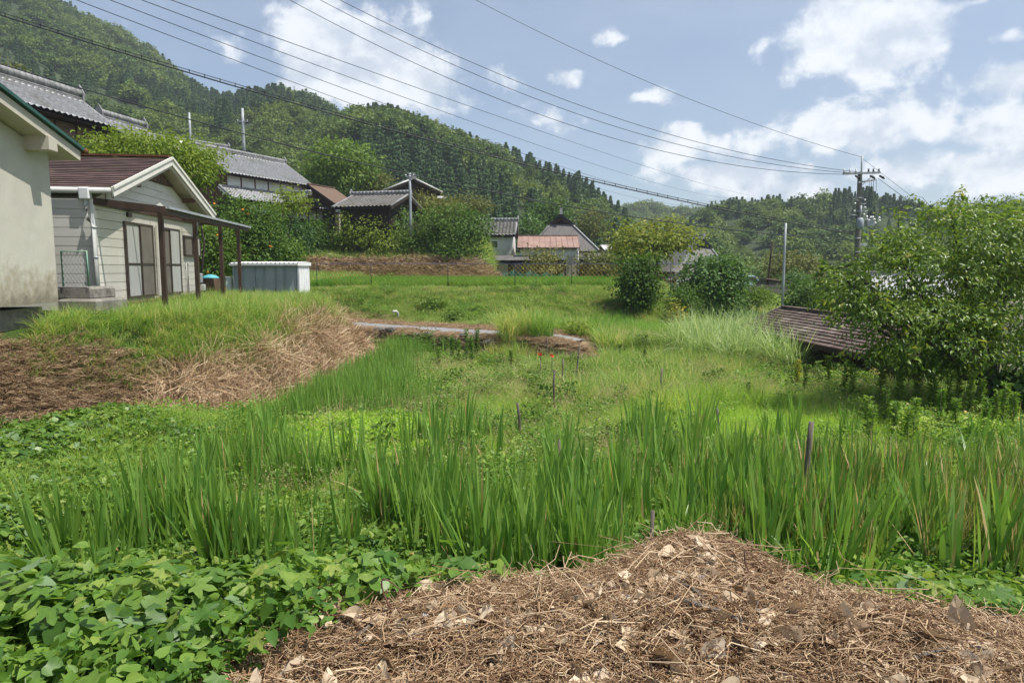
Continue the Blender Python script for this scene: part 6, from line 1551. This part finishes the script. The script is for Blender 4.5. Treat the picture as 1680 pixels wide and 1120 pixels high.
place('lime_weeds', 4200, (-4.4, -.9, 9.2, 13.0), P_herbl, lambda x, y: fieldm(x, y) * ss(1.25, .9, np.hypot((x + 2.7) / 1.35, (y - 10.9) / 1.45)), .8, 1.3, 'patch of lime green creeping weed behind the blades')
place('tall_field_grass', 2600, (1.0, 9.5, 14, 25), P_tall, lambda x, y: fieldm(x, y) * ss(.44, .6, fb(x, y, 2.5, 78)), .9, 1.6, 'taller arching grass tufts in the far field')
place('field_tufts', 1500, (-3, 9, 9.5, 23), P_tall, lambda x, y: fieldm(x, y) * cl(x, y, 1.1, 161, .5, .62), .5, 1.15, 'uneven taller tufts in the field', .1)
place('dark_field_weeds', 900, (-2, 9, 10, 24), protos(3, lambda k: herbp(k + 90, 'tree_mid', .5, 150, .05, 'lance')), lambda x, y: fieldm(x, y) * (1 - bright(x, y)) * .6 * cl(x, y, .9, 165, .56, .66), .7, 1.4, 'darker bushy weeds dotted over the field')
place('tall_weeds', 2600, (4.0, 9.5, 10.5, 17), protos(3, lambda k: herbp(k + 80, 'field', .7, 130, .055, 'lance')) + protos(3, lambda k: herbp(k + 84, 'bank', .7, 120, .05, 'lance')), lambda x, y: fieldm(x, y) * ss(6.0, 7.3, x) * ss(.35, .55, fb(x, y, 1.2, 79)) * .7, .45, 1.0, 'tall leafy weeds at the right edge of the field')
# --- iris belt
front = lambda x, y: ss(5.6, 6.2, y) * (1 - ss(8.0, 9.4, y + .35 * np.sin(x * 1.7)))
place('iris_blades', 3400, (-5.4, 2.9, 5.7, 12.5), P_iris, lambda x, y: ss(5.6, 6.2, y) * (1 - .8 * ss(7.6, 9.0, y)) * (1 - ss(11, 12.5, y)) * ss(-4.6, -3.6, x) * .55 * ss(.42, .60, fb(x, y, .62, 81)) * (yd(x, y) > .5) * (np.hypot((x + 2.7) / 1.2, (y - 10.6) / 1.2) > .9), .42, 1.08, 'green sword-shaped iris blades in a belt across the field', .07)
place('iris_blades_right', 1300, (1.6, 9.2, 5.9, 11.5), P_iris, lambda x, y: ss(5.9, 6.6, y) * (1 - .8 * ss(8, 9.5, y)) * .5 * ss(.42, .58, fb(x, y, .6, 85)), .45, 1.05, 'green sword blades among the rusty ones at the right', .09)
place('iris_blades_dry', 3000, (1.4, 9.2, 5.9, 9.9), P_irisdry, lambda x, y: ss(5.9, 6.6, y) * (1 - ss(8.2, 9.8, y)) * ss(1.4, 2.8, x) * (.05 + .40 * ss(.42, .6, fb(x, y, .6, 83))), .45, .95, 'rusty-tipped sword blades with dead leaves at the right', .10)
place('iris_blades_fine', 5200, (-5.5, .3, 8.8, 22), P_irisfine, lambda x, y: fieldm(x, y) * (1 - ss(-3.6, -1.6, x - .0 * y + 1.1 * np.sin(y * .8) * .3 + .06 * (y - 12))) * (np.hypot((x + 2.7) / 1.3, (y - 10.9) / 1.4) > .95) * .62 * ss(-4.5, -3.9, x - .0 * y + .12 * (y - 12) * (y < 12)), .8, 1.25, 'dense thin rush-like blades along the foot of the straw bank', .05)
bx = np.array([(1255, 930), (1262, 950), (1385, 960), (1410, 965), (1560, 950), (1640, 945), (1655, 930), (1600, 960), (1500, 905), (1300, 900)])
bp_ = [GP(u, v, .15) for u, v in bx]; bpx = np.array([p[0] for p in bp_]); bpy_ = np.array([p[1] for p in bp_])
scatter('iris_blades_broad', onground(bpx, bpy_, -.05), np.array([.72, .6, .75, .7, .95, 1.05, 1.1, .8, .8, .6]), P_irisbig, tilt=.13, label='broad grey-green sword leaves in the right foreground')
# --- banks and verges
place('bank_grass', 34000, (-12, 8.6, 20.5, 36), P_mown, lambda x, y: (y > road_y(x) + 2.2) * (y < 33.0) * (x < 9) * (1 - .6 * dry_mask(x, y)) * (.55 + .45 * ss(.4, .6, fb(x, y, 2.0, 91))), .8, 1.5, 'mown grass on the terrace bank')
place('bank_dry_grass', 5000, (-10, 7, 22, 33), P_straw, lambda x, y: (y > road_y(x) + 1.6) * (y < 32.6) * cl(x, y, 1.6, 141, .5, .66) * .5, .7, 1.2, 'dry mown patches on the terrace bank', .2)
place('bank_leafy_weeds', 2600, (-10, 8, 22, 33), P_herb, lambda x, y: (y > road_y(x) + 2.4) * (y < 32.8) * .5 * cl(x, y, 1.3, 151, .52, .64), .5, 1.5, 'leafy weeds in patches on the terrace bank', .2)
place('lane_end_grass', 2600, (.6, 6.5, 17.5, 25), P_tall + P_grass, lambda x, y: (road_d(x, y) > 2.0) | (x > 2.8), .8, 1.5, 'grass closing over the end of the lane', .1)
place('lane_verge_grass', 6000, (-9, 4, 19, 30), P_bank, lambda x, y: (np.abs(road_d(x, y) - 2.0) < .7) * .10 * (y < road_y(x) + 3), .4, .9, 'thin grass along the lane')
place('rice_plants', 17000, (-17.5, 7, 33.4, 47.4), P_rice, lambda x, y: (x < 5.8 + (y - 33) * .2) * np.clip(1.25 - (y - 33) / 20, .35, 1), .85, 1.15, 'even green rice growing on the terrace', .03)
place('slope_grass', 16000, (-34, 1, 47.5, 66), P_tall, lambda x, y: (x < -1.5) * (y > 49.2) * .8, 1.1, 2.0, 'long bright grass on the slope below the farmhouses')
place('hillside_grass', 9000, (-30, -8, 28, 48), P_tall, lambda x, y: ((x < -10) & (y > 29.5)).astype(float), .9, 1.7, 'rough grass on the hillside behind the cottage')
place('terrace_end_grass', 16000, (2.5, 26, 21, 62), P_tall, lambda x, y: ((x > 6.2 + .22 * (y - 33)) | (y < 29)) * (x > 2.8) * (road_d(x, y) > 1.2) * (y > 20) * np.clip(1.4 - y / 45, .3, 1), .5, 1.3, 'rough meadow grass beyond the field')
place('meadow_scrub', 900, (14, 60, 60, 120), [broad_proto(30), broad_proto(31, 'oaklight'), broad_proto(32, 'oaklight')], lambda x, y: (uu(x, y) > 1110) * (y > 90) * .6, .22, .5, 'low scrub across the far valley floor', .1)
# yard grass: on the crown of the near-left bank
yb = lambda x, y: ss(-.5, -.95, yd(x, y) + .3 * ss(15, 18, y)) * (y < 27) * (y > 7.6)
inhouse = lambda x, y: ((x < -8.0 - .135 * (y - 12.5)) & (y < 30))
place('yard_grass', 22000, (-14, -5, 7.8, 27), P_tall, lambda x, y: yb(x, y) * (~inhouse(x, y)) * (1 - .35 * ss(-3.2, -4.2, yd(x, y)) * (y > 14)) * (1 - .85 * ss(21, 23.5, y)), .42, .92, 'lush grass along the top of the near-left bank', .12)
place('yard_short_grass', 14000, (-14, -4.2, 8, 27), P_bank, lambda x, y: ss(-.35, -.8, yd(x, y)) * (y < 27) * (~inhouse(x, y)) * .8, .6, 1.2, 'short grass on the near-left bank', .12)
place('bank_weeds', 1500, (-10, -3.6, 9.5, 23), P_herb, lambda x, y: (np.abs(yd(x, y) + .7) < .9) * ss(.5, .68, fb(x, y, 1.0, 95)), .5, 1.0, 'small green weeds poking through the straw bank')
place('wall_creeper', 2600, (-8, 3, 19, 27), P_herb + P_hop, lambda x, y: ((y < road_y(x) - 2.1) & (y > road_y(x) - 3.3)) * (.25 + .75 * cl(x, y, 1.2, 97, .42, .55)), .6, 1.5, 'creeping weeds over the stone wall and lane verge', .2)
# straw on the flank
place('bank_straw_fine', 26000, (-12, -4.5, 7.6, 14), P_strawfine, lambda x, y: dry_mask(x, y) * ss(-5.2, -6.4, x), .9, 1.6, 'fine matted dry cuttings on the bank at left', .2)
place('bank_straw', 26000, (-12, -3.4, 7.6, 24), P_straw, lambda x, y: dry_mask(x, y) * (1 - .88 * ss(-5.6, -6.8, x)), .6, 1.1, 'dry mown straw lying on the near-left bank', .2, cat='straw')
def hang_pts():
    x, y = rpts(11000, -12, -3.4, 8.0, 23.5); d = yd(x, y); k = (d < -.05) & (d > -.95 - .35 * (y > 16)) & (x > -6.6) & inview(x, y, H(x, y), 60) & (r0.random(11000) < .5); x, y = x[k], y[k]
    e = .1; gx = (H(x + e, y) - H(x - e, y)) / (2 * e); gy = (H(x, y + e) - H(x, y - e)) / (2 * e); rz = np.arctan2(-gy, -gx)
    # lean the tufts downhill
    rot = np.stack([0 * x, 0.75 + .4 * r0.random(len(x)), rz + r0.normal(size=len(x)) * .5], 1)
    scatter('hanging_straw', onground(x, y, .0), .6 + .8 * r0.random(len(x)), P_hang, rot=rot, label='bleached dead grass hanging down the bank flank'); print('hang', len(x))
hang_pts()
place('bank_litter', 12000, (-13, -5.5, 8.6, 13.5), P_dead[:5] + P_ash, lambda x, y: dry_mask(x, y) * ss(-6.0, -7.2, x), .05, .12, 'dead leaves and bleached litter on the bank at left', .6, cat='leaves')
place('far_bank_straw', 4500, (-19, -1.3, 46.9, 49.8), P_straw, lambda x, y: dry_mask(x, y), 1.6, 3.0, 'dry brown grass on the far terrace step', .35)
place('far_bank_weeds', 1500, (-19, -1.3, 47.2, 50.2), P_herb, lambda x, y: .6 + 0 * x, .9, 1.8, 'weeds on the far terrace step', .2)
place('lane_straw', 9000, (-10, 3.4, 19, 31), P_straw, lambda x, y: (np.abs(road_d(x, y) - 1.6) < .8) * .95 * (x < 2.9), .7, 1.2, 'dry straw along the lane', .15)
u_off = lambda x, y: (uu(x, y) > 1600).astype(float)
# --- kudzu on the near bank and left corner
def kz(x, y):
    band = ss(6.3, 5.6, y - .25 * np.sin(x * 2) + .45 * ss(-1, 2, x))
    lf = ss(-3.5, -4.3, x + .02 * (y - 6)) * (yd(x, y) > -.25)
    return np.clip(np.maximum(band, lf), 0, 1) * (1 - pile_mask(x, y)) * (y > 1.6) * (y < 11.5)
place('kudzu_tall', 900, (-9, 1.0, 2.2, 10.5), protos(5, lambda k: herbp(k + 95, 'vine', .55, 60, .075, 'broad')), lambda x, y: kz(x, y) * (x < -.8) * cl(x, y, .8, 171, .5, .64), .4, .85, 'taller leafy shoots rising out of the kudzu', .2)
place('kudzu_leaves', 60000, (-10, 5.5, 1.7, 11.8), P_kudzu, lambda x, y: kz(x, y) * np.where(x > 1.4, .10, np.where(x > -1.2, .25, 1.0)) * ss(.3, .55, fb(x, y, .9, 131) + .25 * (x < -2.5)), .45, 1.15, 'broad kudzu leaves sprawling over the near bank', .42, cat='leaves', pw=1.3)
place('vine_leaves', 30000, (-9, 6.0, 1.7, 10.5), P_hop, lambda x, y: kz(x, y) * np.where(x > -1.5, .75, .30), .6, 1.4, 'pale lobed vine leaves covering the bank', .35, cat='leaves')
place('bank_small_herbs', 24000, (-10, 6.5, 1.7, 11.2), P_small + P_smalll[:1], lambda x, y: kz(x, y) * .75, .5, 1.15, 'small-leaved plants under the kudzu', .25, cat='leaves')
place('edge_herbs', 5000, (-5, 8, 5.0, 8), P_small + P_smalll, lambda x, y: .8 + 0 * x, .7, 1.6, 'leafy undergrowth at the foot of the sword blades', .2)
place('side_plot_grass', 9000, (6.5, 20, 3.5, 26), P_tall + P_grass, lambda x, y: ((x > 8.2) | (y < 7)) * (x > 4.5 + .2 * y) * .9, .7, 1.4, 'rough grass on the lower plot beside the field', .1, m=1500)
place('side_bank_leaves', 5200, (3.0, 11, 1.4, 6.5), P_hop + P_small + P_kudzu[:5], lambda x, y: (y > 2.6 - .1 * x) * (u_off(x, y)), .8, 1.6, 'creeping leaves along the near bank to the right', .3, m=1800)
# --- the heap of cuttings
place('heap_straw', 26000, (-2.0, 4.2, 1.5, 4.2), P_strawfine, lambda x, y: pile_mask(x, y), .6, 1.15, 'dry brown stems matted over the heap', .14, cat='straw')
place('heap_straw_loose', 1100, (-2.0, 4.2, 1.5, 4.2), P_strawloose, lambda x, y: pile_mask(x, y), .8, 1.3, 'longer loose stems sticking out of the heap', .12, dz=.01)
place('heap_dead_leaves', 24000, (-2.6, 4.2, 1.5, 4.25), P_dead, lambda x, y: pile_mask(x, y) * (.35 + .65 * ss(.4, .6, fb(x, y, .5, 111))), 0.025, .075, 'curled dry leaves in the heap', .6, dz=.045, cat='leaves', pw=1.6)
place('heap_big_leaves', 2300, (-2.6, 4.2, 1.7, 4.15), P_dead, lambda x, y: pile_mask(x, y), .045, .105, 'large curled dry leaves on the heap', .7, dz=.055, cat='leaves')
place('heap_litter', 4500, (-2.6, 4.2, 1.5, 4.2), P_ash, lambda x, y: pile_mask(x, y) * ss(.5, .62, fb(x, y, .6, 117)), .012, .04, 'bleached grey scraps in the heap', .9, dz=.045)

# ================================================================== countable plants and sticks in the field
def stick(label, u, v0, v1, h=None, r=.022, lean=0.0, sink=.5, leany=0.0, z=None, nm='stake', grp=None):
    b_ = GP(u, v1, .32 if z is None else z); tp = P(u, v0, b_[1]); g = float(H(np.array([b_[0]]), np.array([b_[1]]))[0]); hh = tp[2] - g
    pts = [(lean * t_ + .012 * math.sin(t_ * 9 + u), leany * t_ + .01 * math.cos(t_ * 7), -.25 + (hh + .25) * t_) for t_ in (0, .2, .4, .6, .8, 1)]
    o = MB().tube([np.array(q) - (lean, leany, 0) for q in pts], [r * (1.05 - .12 * k / 5) for k in range(6)], 9).build(nm, M['stake']); o.location = (b_[0], b_[1], g); return tag(o, label, 'stake', grp)
stick('thick round weathered stake standing alone at the right, pale cut top', 1325, 692, 800, r=.034, lean=.03)
stick('short weathered stake left of the thick round stake', 1176, 670, 722, r=.022)
stick('tall dark slim stake in the middle of the field', 909, 606, 664, r=.022)
stick('slightly leaning dark stake above the iris blades left of centre', 850, 660, 712, r=.024, lean=-.05)
stick('pale thin stake half hidden by the iris blades', 916, 722, 785, r=.020)
stick('short thin stake behind the tall dark stake', 923, 588, 628, r=.018)
stick('pale stake leaning right near the red flowers', 952, 566, 616, r=.02, lean=.22)
stick('thin leaning stick touching the red flowers', 897, 552, 590, r=.016, lean=-.08)
stick('dark upright stake in the right middle of the field', 1085, 604, 645, r=.022)
o = stick('dark knotty stick poking up behind the heap', 1067, 838, 892, r=.014, lean=-.05, z=1.2)
# red flowers
for (u, v, lb) in ((886, 582, 'left one of two small red flowers near the leaning stake'), (905, 584, 'right one of two small red flowers near the leaning stake')):
    b_ = GP(u, 625, .2); g = float(H(np.array([b_[0]]), np.array([b_[1]]))[0]); T = empty('red_flower', (b_[0], b_[1], g), 0, lb, 'flower'); h = P(u, v, b_[1])[2] - g
    MB().tube([(0, 0, 0), (.01, 0, h * .5), (0, 0, h)], [.012, .01, .008], 6).build('stem', M['stake'], T)
    r = np.random.default_rng(int(u)); n = 16; d = sph(n, r); d[:, 2] = np.abs(d[:, 2]) * .8; v_, f_, q_ = leaves(np.array([(0, 0, h)] * n) + d * .03, d + r.normal(size=(n, 3)) * .4, .05, 'diamond', .9, r, .1, d); meshobj('bloom', np_mesh('bloom', v_, f_, M['redflower'], q_), T)
    v_, f_, q_ = leaves(np.stack([r.normal(size=8) * .02, r.normal(size=8) * .02, h * r.random(8)], 1), r.normal(size=(8, 3)), .10, 'lance', .35, r); meshobj('foliage', np_mesh('foliage', v_, f_, GR['herb'], q_), T)
for (u, v, D_, lb) in ((898, 720, 10.4, 'small white flower with yellowish leaves in mid field'), (908, 826, 7.7, 'small white flower low between the sword blades')):
    q = P(u, v, D_); g = float(H(np.array([q[0]]), np.array([D_]))[0]); T = empty('white_flower', (q[0], D_, g), 0, lb, 'flower'); h = max(q[2] - g, .2); r = np.random.default_rng(int(v))
    MB().tube([(0, 0, 0), (0, 0, h)], [.005, .004], 5).build('stem', M['stake'], T)
    d = sph(8, r); d[:, 2] = np.abs(d[:, 2]); v_, f_, q_ = leaves(np.array([(0, 0, h)] * 8), d, .045, 'diamond', .8, r, .1, d); meshobj('bloom', np_mesh('bloom', v_, f_, M['whiteflower'], q_), T)
    v_, f_, q_ = leaves(np.stack([r.normal(size=26) * .08, r.normal(size=26) * .08, h * (.5 + .5 * r.random(26))], 1), r.normal(size=(26, 3)) * .5 + (0, 0, .8), .09, 'lance', .5, r); meshobj('foliage', np_mesh('foliage', v_, f_, GR['yellow'], q_), T)
# goldenrod spikes
def goldenrod(k, mt='tree_mid'):
    r = np.random.default_rng(700 + k); n = 260; t_ = r.random(n) ** .8; z = .12 + .88 * t_; a = r.random(n) * 6.283; pos = np.stack([.01 * np.cos(a), .01 * np.sin(a), z], 1)
    tp = np.stack([np.cos(a), np.sin(a), .9 - 1.3 * (1 - t_)], 1); nn = np.stack([-np.cos(a) * .5, -np.sin(a) * .5, 1 + 0 * a], 1)
    v, f, q = leaves(pos, nn, .10, 'lance', .2, r, .15, tp, .3); sc_ = np.ones(len(v)); return v, f, q
gp = [goldenrod(k) for k in range(4)]
gm = [np_mesh('foliage', v, f, GR['herb'], q) for v, f, q in gp]; gmy = np_mesh('foliage', *[gp[0][0], gp[0][1]], GR['yellow'], gp[0][2]); gmd = np_mesh('foliage', gp[1][0], gp[1][1], GR['tree_mid'], gp[1][2])
stem = MB().tube([(0, 0, -.05), (.01, 0, .5), (0, 0, 1.0)], [.007, .006, .002], 5).mesh('stem', M['stake'])
GS = [(1535, 579, 12.4, 0, 'tallest spiky weed with forked top before the cherry tree'), (1578, 579, 12.8, 0, 'straight spiky weed right of the tallest one'), (1478, 602, 12.6, 0, ''), (1426, 652, 11, 0, ''), (1432, 664, 10.6, 0, ''), (1501, 655, 10.6, 0, ''), (1492, 668, 10.4, 0, ''), (1651, 630, 11.2, 0, ''), (1638, 640, 11.4, 0, ''), (1665, 645, 11, 0, ''), (1508, 600, 12.8, 0, ''), (1446, 608, 13.2, 0, ''), (1310, 590, 15.5, 1, 'yellowing spiky weed in front of the shingled roof corner'), (1322, 600, 15.2, 2, ''), (1228, 627, 14.2, 2, ''), (765, 541, 20, 0, ''), (783, 541, 20.3, 2, ''), (742, 552, 20.2, 0, ''), (752, 558, 19.8, 0, ''), (774, 552, 19.5, 0, ''), (1017, 565, 20.5, 2, ''), (1058, 573, 19.6, 2, ''), (1388, 590, 14.2, 0, ''), (1400, 600, 13.8, 0, ''), (1560, 606, 12.4, 0, ''), (1595, 612, 12.2, 0, ''), (1612, 622, 11.8, 0, ''), (1455, 640, 11.9, 0, ''), (1470, 658, 11.2, 0, ''), (1545, 640, 11.4, 0, ''), (1570, 655, 11, 0, ''), (1620, 655, 10.8, 0, ''), (1360, 585, 15, 2, ''), (838, 575, 18.5, 2, ''), (720, 570, 18.8, 0, '')]
GL = {2: 'spiky weed with bent tip left of the tallest one, before the dark tree', 3: 'left one of a pair of short spikes in the bright grass at right', 4: 'right one of a pair of short spikes in the bright grass at right', 5: 'upper spike of the close pair below the tallest spiky weed', 6: 'lower spike of the close pair below the tallest spiky weed',
      7: 'fan-topped spiky weed near the right edge of the photo', 8: 'slightly shorter weed just left of the fan-topped one', 9: 'spiky weed at the extreme right edge beside the dark creeper', 10: 'mid-height spike between the bent-tip weed and the tallest one', 11: 'spike in front of the near corner of the shingled roof',
      14: 'dark thin spike alone in the grass left of the yellowing weed', 15: 'left tall spike of the group at the lane end', 16: 'dark right-hand tall spike of the group at the lane end', 17: 'leftmost short spike of the group at the lane end', 18: 'second short spike from the left at the lane end', 19: 'shorter spike standing between the two tall ones at the lane end',
      20: 'dark spike among fresh grass right of the leaning stake', 21: 'dark spike in front of the silvery striped grass', 13: 'dark green spike just right of the yellowing weed', 22: 'spike below the middle of the shingled roof eave', 23: 'second spike below the shingled roof eave, a little lower', 24: 'spike between the two straight tall weeds before the cherry trunk', 25: 'spike right of the straight tall weed under the cherry tree', 26: 'low spike before the beige wall under the cherry tree',
      27: 'short spike above the pair in the bright grass', 28: 'short spike right of the pair in the bright grass', 29: 'spike in the grass below the tallest spiky weed, to its right', 30: 'lower short spike below the straight tall weed', 31: 'short spike left of the fan-topped weed, lower down', 32: 'dark spike beside the silvery grass near the roof ridge', 33: 'dark spike in front of the bushy grass clump', 34: 'lone short spike before the stone wall'}
for k, (u, v, D_, kd, lb) in enumerate(GS):
    tp = P(u, v, D_); g = float(H(np.array([tp[0]]), np.array([D_]))[0]); hh = max(tp[2] - g, .4)
    T = empty('goldenrod', (tp[0], D_, g), k * 1.3, lb or GL[k], 'weed', 'spiky goldenrod weeds standing in the field')
    meshobj('foliage', (gmy if kd == 1 else gmd if kd == 2 else gm[k % 4]), T, scl=(hh * .45 + .35, hh * .45 + .35, hh)); meshobj('stem', stem, T, scl=(1, 1, hh))
# silver-striped grass clumps and the big bushy clump by the lane
def clump(name, label, x, y, h, n, w, spread, mt, grp=None, bend=1.1, lean=.35, seed=1, seg=6):
    r = np.random.default_rng(seed); v, f, q = blades(n, h, w, spread, lean, bend, seg, .45, r); g = float(H(np.array([x]), np.array([y]))[0])
    o = meshobj(name, np_mesh(name, v, f, GR[mt], q), None, (x, y, g - .03)); return tag(o, label, 'grass clump', grp)
gs_ = 'silvery striped grass clumps in front of the round shrub'
for k, (u, v) in enumerate(((1125, 560), (1150, 566), (1175, 560), (1200, 570), (1228, 572), (1252, 566), (1275, 574), (1180, 548), (1220, 556), (1250, 553), (1140, 550), (1290, 578))):
    b_ = GP(u, v + 12, .45); clump('striped_grass', 'silvery striped grass clump with arching blades before the round shrub', b_[0], b_[1], 1.75, 300, .022, .42, 'stripe', gs_, 1.3, .45, 800 + k)
for k, (u, v, h) in enumerate(((835, 592, 1.35), (862, 588, 1.5), (888, 592, 1.3), (850, 598, 1.2), (815, 596, 1.0))):
    b_ = GP(u, v, .1); clump('bushy_grass', 'dark bushy grass clump beside the end of the lane', b_[0], b_[1], h, 380, .015, .38, 'bank', 'bushy grass clumps at the end of the lane', 1.0, .4, 830 + k)
for k, (u, v, h) in enumerate(((975, 575, 1.1), (1000, 568, 1.3), (1030, 566, 1.3), (1060, 572, 1.2), (1085, 575, 1.1), (1320, 608, .9), (1345, 606, 1.0), (1372, 606, .9), (1100, 690, 1.0), (1130, 680, 1.1), (1160, 672, 1.1), (1190, 676, 1.0), (1225, 670, 1.0))):
    b_ = GP(u, v, .1); clump('meadow_grass_clump', ('leftmost tall fresh grass clump right of the bushy clump', 'second tall fresh grass clump right of the bushy clump', 'middle tall fresh grass clump behind the leaning stake', 'fourth tall fresh grass clump, left of the striped grass', 'tall fresh grass clump touching the striped grass', 'shaded grass clump below the left end of the shingled roof', 'shaded grass clump below the middle of the shingled roof eave', 'shaded grass clump near the lower corner of the shingled roof', 'leftmost of the pale arching grass clumps before the striped grass', 'pale arching grass clump behind the short stake, left of it', 'pale arching grass clump straight above the short stake', 'pale arching grass clump just right of the short stake', 'rightmost pale arching grass clump in mid field')[k], b_[0], b_[1], h, 240, .014, .34, 'rice' if k < 5 else 'bank' if k < 8 else 'field', 'tall grass clumps in the field', 1.0, .4, 860 + k)
# weeds against the stone wall
for k, (u, v, w) in enumerate(((560, 552, 34), (600, 566, 30), (690, 560, 40), (730, 566, 34), (540, 575, 30), (775, 575, 30), (650, 560, 26))):
    bush('wall_weed', ('leafy tuft at the shaded left end of the stone wall', 'leafy tuft on the stone wall behind the rush-like blades', 'leafy tuft on the wall right of the concrete slab', 'low leafy tuft between slab and lane end', 'lowest leafy tuft at the left foot of the stone wall', 'rightmost leafy tuft at the end of the stone wall', 'leafy tuft on the wall directly above the concrete slab')[k], 'weed', u, v - 12, v + 14, 23.6 - (u - 540) * .009, w, 'tree_mid', .9, .08, group='weeds growing over the stone wall', lob=3)
# sticks and stems on the heap
rs = np.random.default_rng(77)
HS = [((1120, 985), (1290, 1090), .012, 'thick grey-brown branch curving down the right flank of the heap'), ((1480, 1085), (1680, 1078), .008, 'thin branch lying across the lower right of the heap'), ((1010, 985), (1180, 990), .006, 'pale straight twig across the middle of the heap'), ((540, 1075), (700, 1000), .007, 'long thin stem along the left edge of the heap'), ((1150, 1000), (1080, 940), .008, 'short forked twig below the heap top')]
for (a, b_, rr, lb) in HS:
    def hit(u, v):
        for D_ in np.arange(1.6, 6, .02):
            q = P(u, v, D_)
            if q[2] <= float(H(np.array([q[0]]), np.array([q[1]]))[0]) + .045: return q
        return P(u, v, 3)
    A, B = hit(*a), hit(*b_); n = 9; pl = []
    for i in range(n):
        t_ = i / (n - 1); q = A + (B - A) * t_; q[0] += .03 * math.sin(t_ * 7 + rr * 900); q[2] = float(H(np.array([q[0]]), np.array([q[1]]))[0]) + .045 + .02 * math.sin(t_ * 5); pl.append(q - A)
    o = MB().tube(pl, [rr * (1.2 - .7 * i / (n - 1)) for i in range(n)], 7).build('dead_branch', M['stake']); o.location = tuple(A); tag(o, lb, 'branch')
for k, (u, v) in enumerate(((648, 1010), (340, 1010), (1240, 960))):
    A = hit(u, v) if True else None
    pl = [(0.09 * s_ * (1 - s_) * 3 * (1 if k % 2 else -1) + .03 * s_, .02 * s_, .15 * math.sin(s_ * 2.5)) for s_ in np.linspace(0, 1, 9)]
    o = MB().tube(pl, [.0045 - .0003 * i for i in range(9)], 6).build('curled_stem', M['redwood']); o.location = tuple(A); tag(o, ('curled reddish dead stem rising from the left part of the heap', 'curled reddish stem rising among the kudzu at left', 'curled dry stem on the right of the heap')[k], 'stem')

# ================================================================== haze
m, t = nt('haze'); out = node(t, 'ShaderNodeOutputMaterial'); pv = node(t, 'ShaderNodeVolumePrincipled'); pv.inputs['Color'].default_value = (.80, .88, 1.0, 1); pv.inputs['Density'].default_value = .00050; pv.inputs['Anisotropy'].default_value = .2
t.links.new(pv.outputs[0], out.inputs['Volume'])
me = MB().box(-1100, 1100, -120, 720, -6, 260).mesh('haze', m); tag(meshobj('haze', me), kind='stuff')
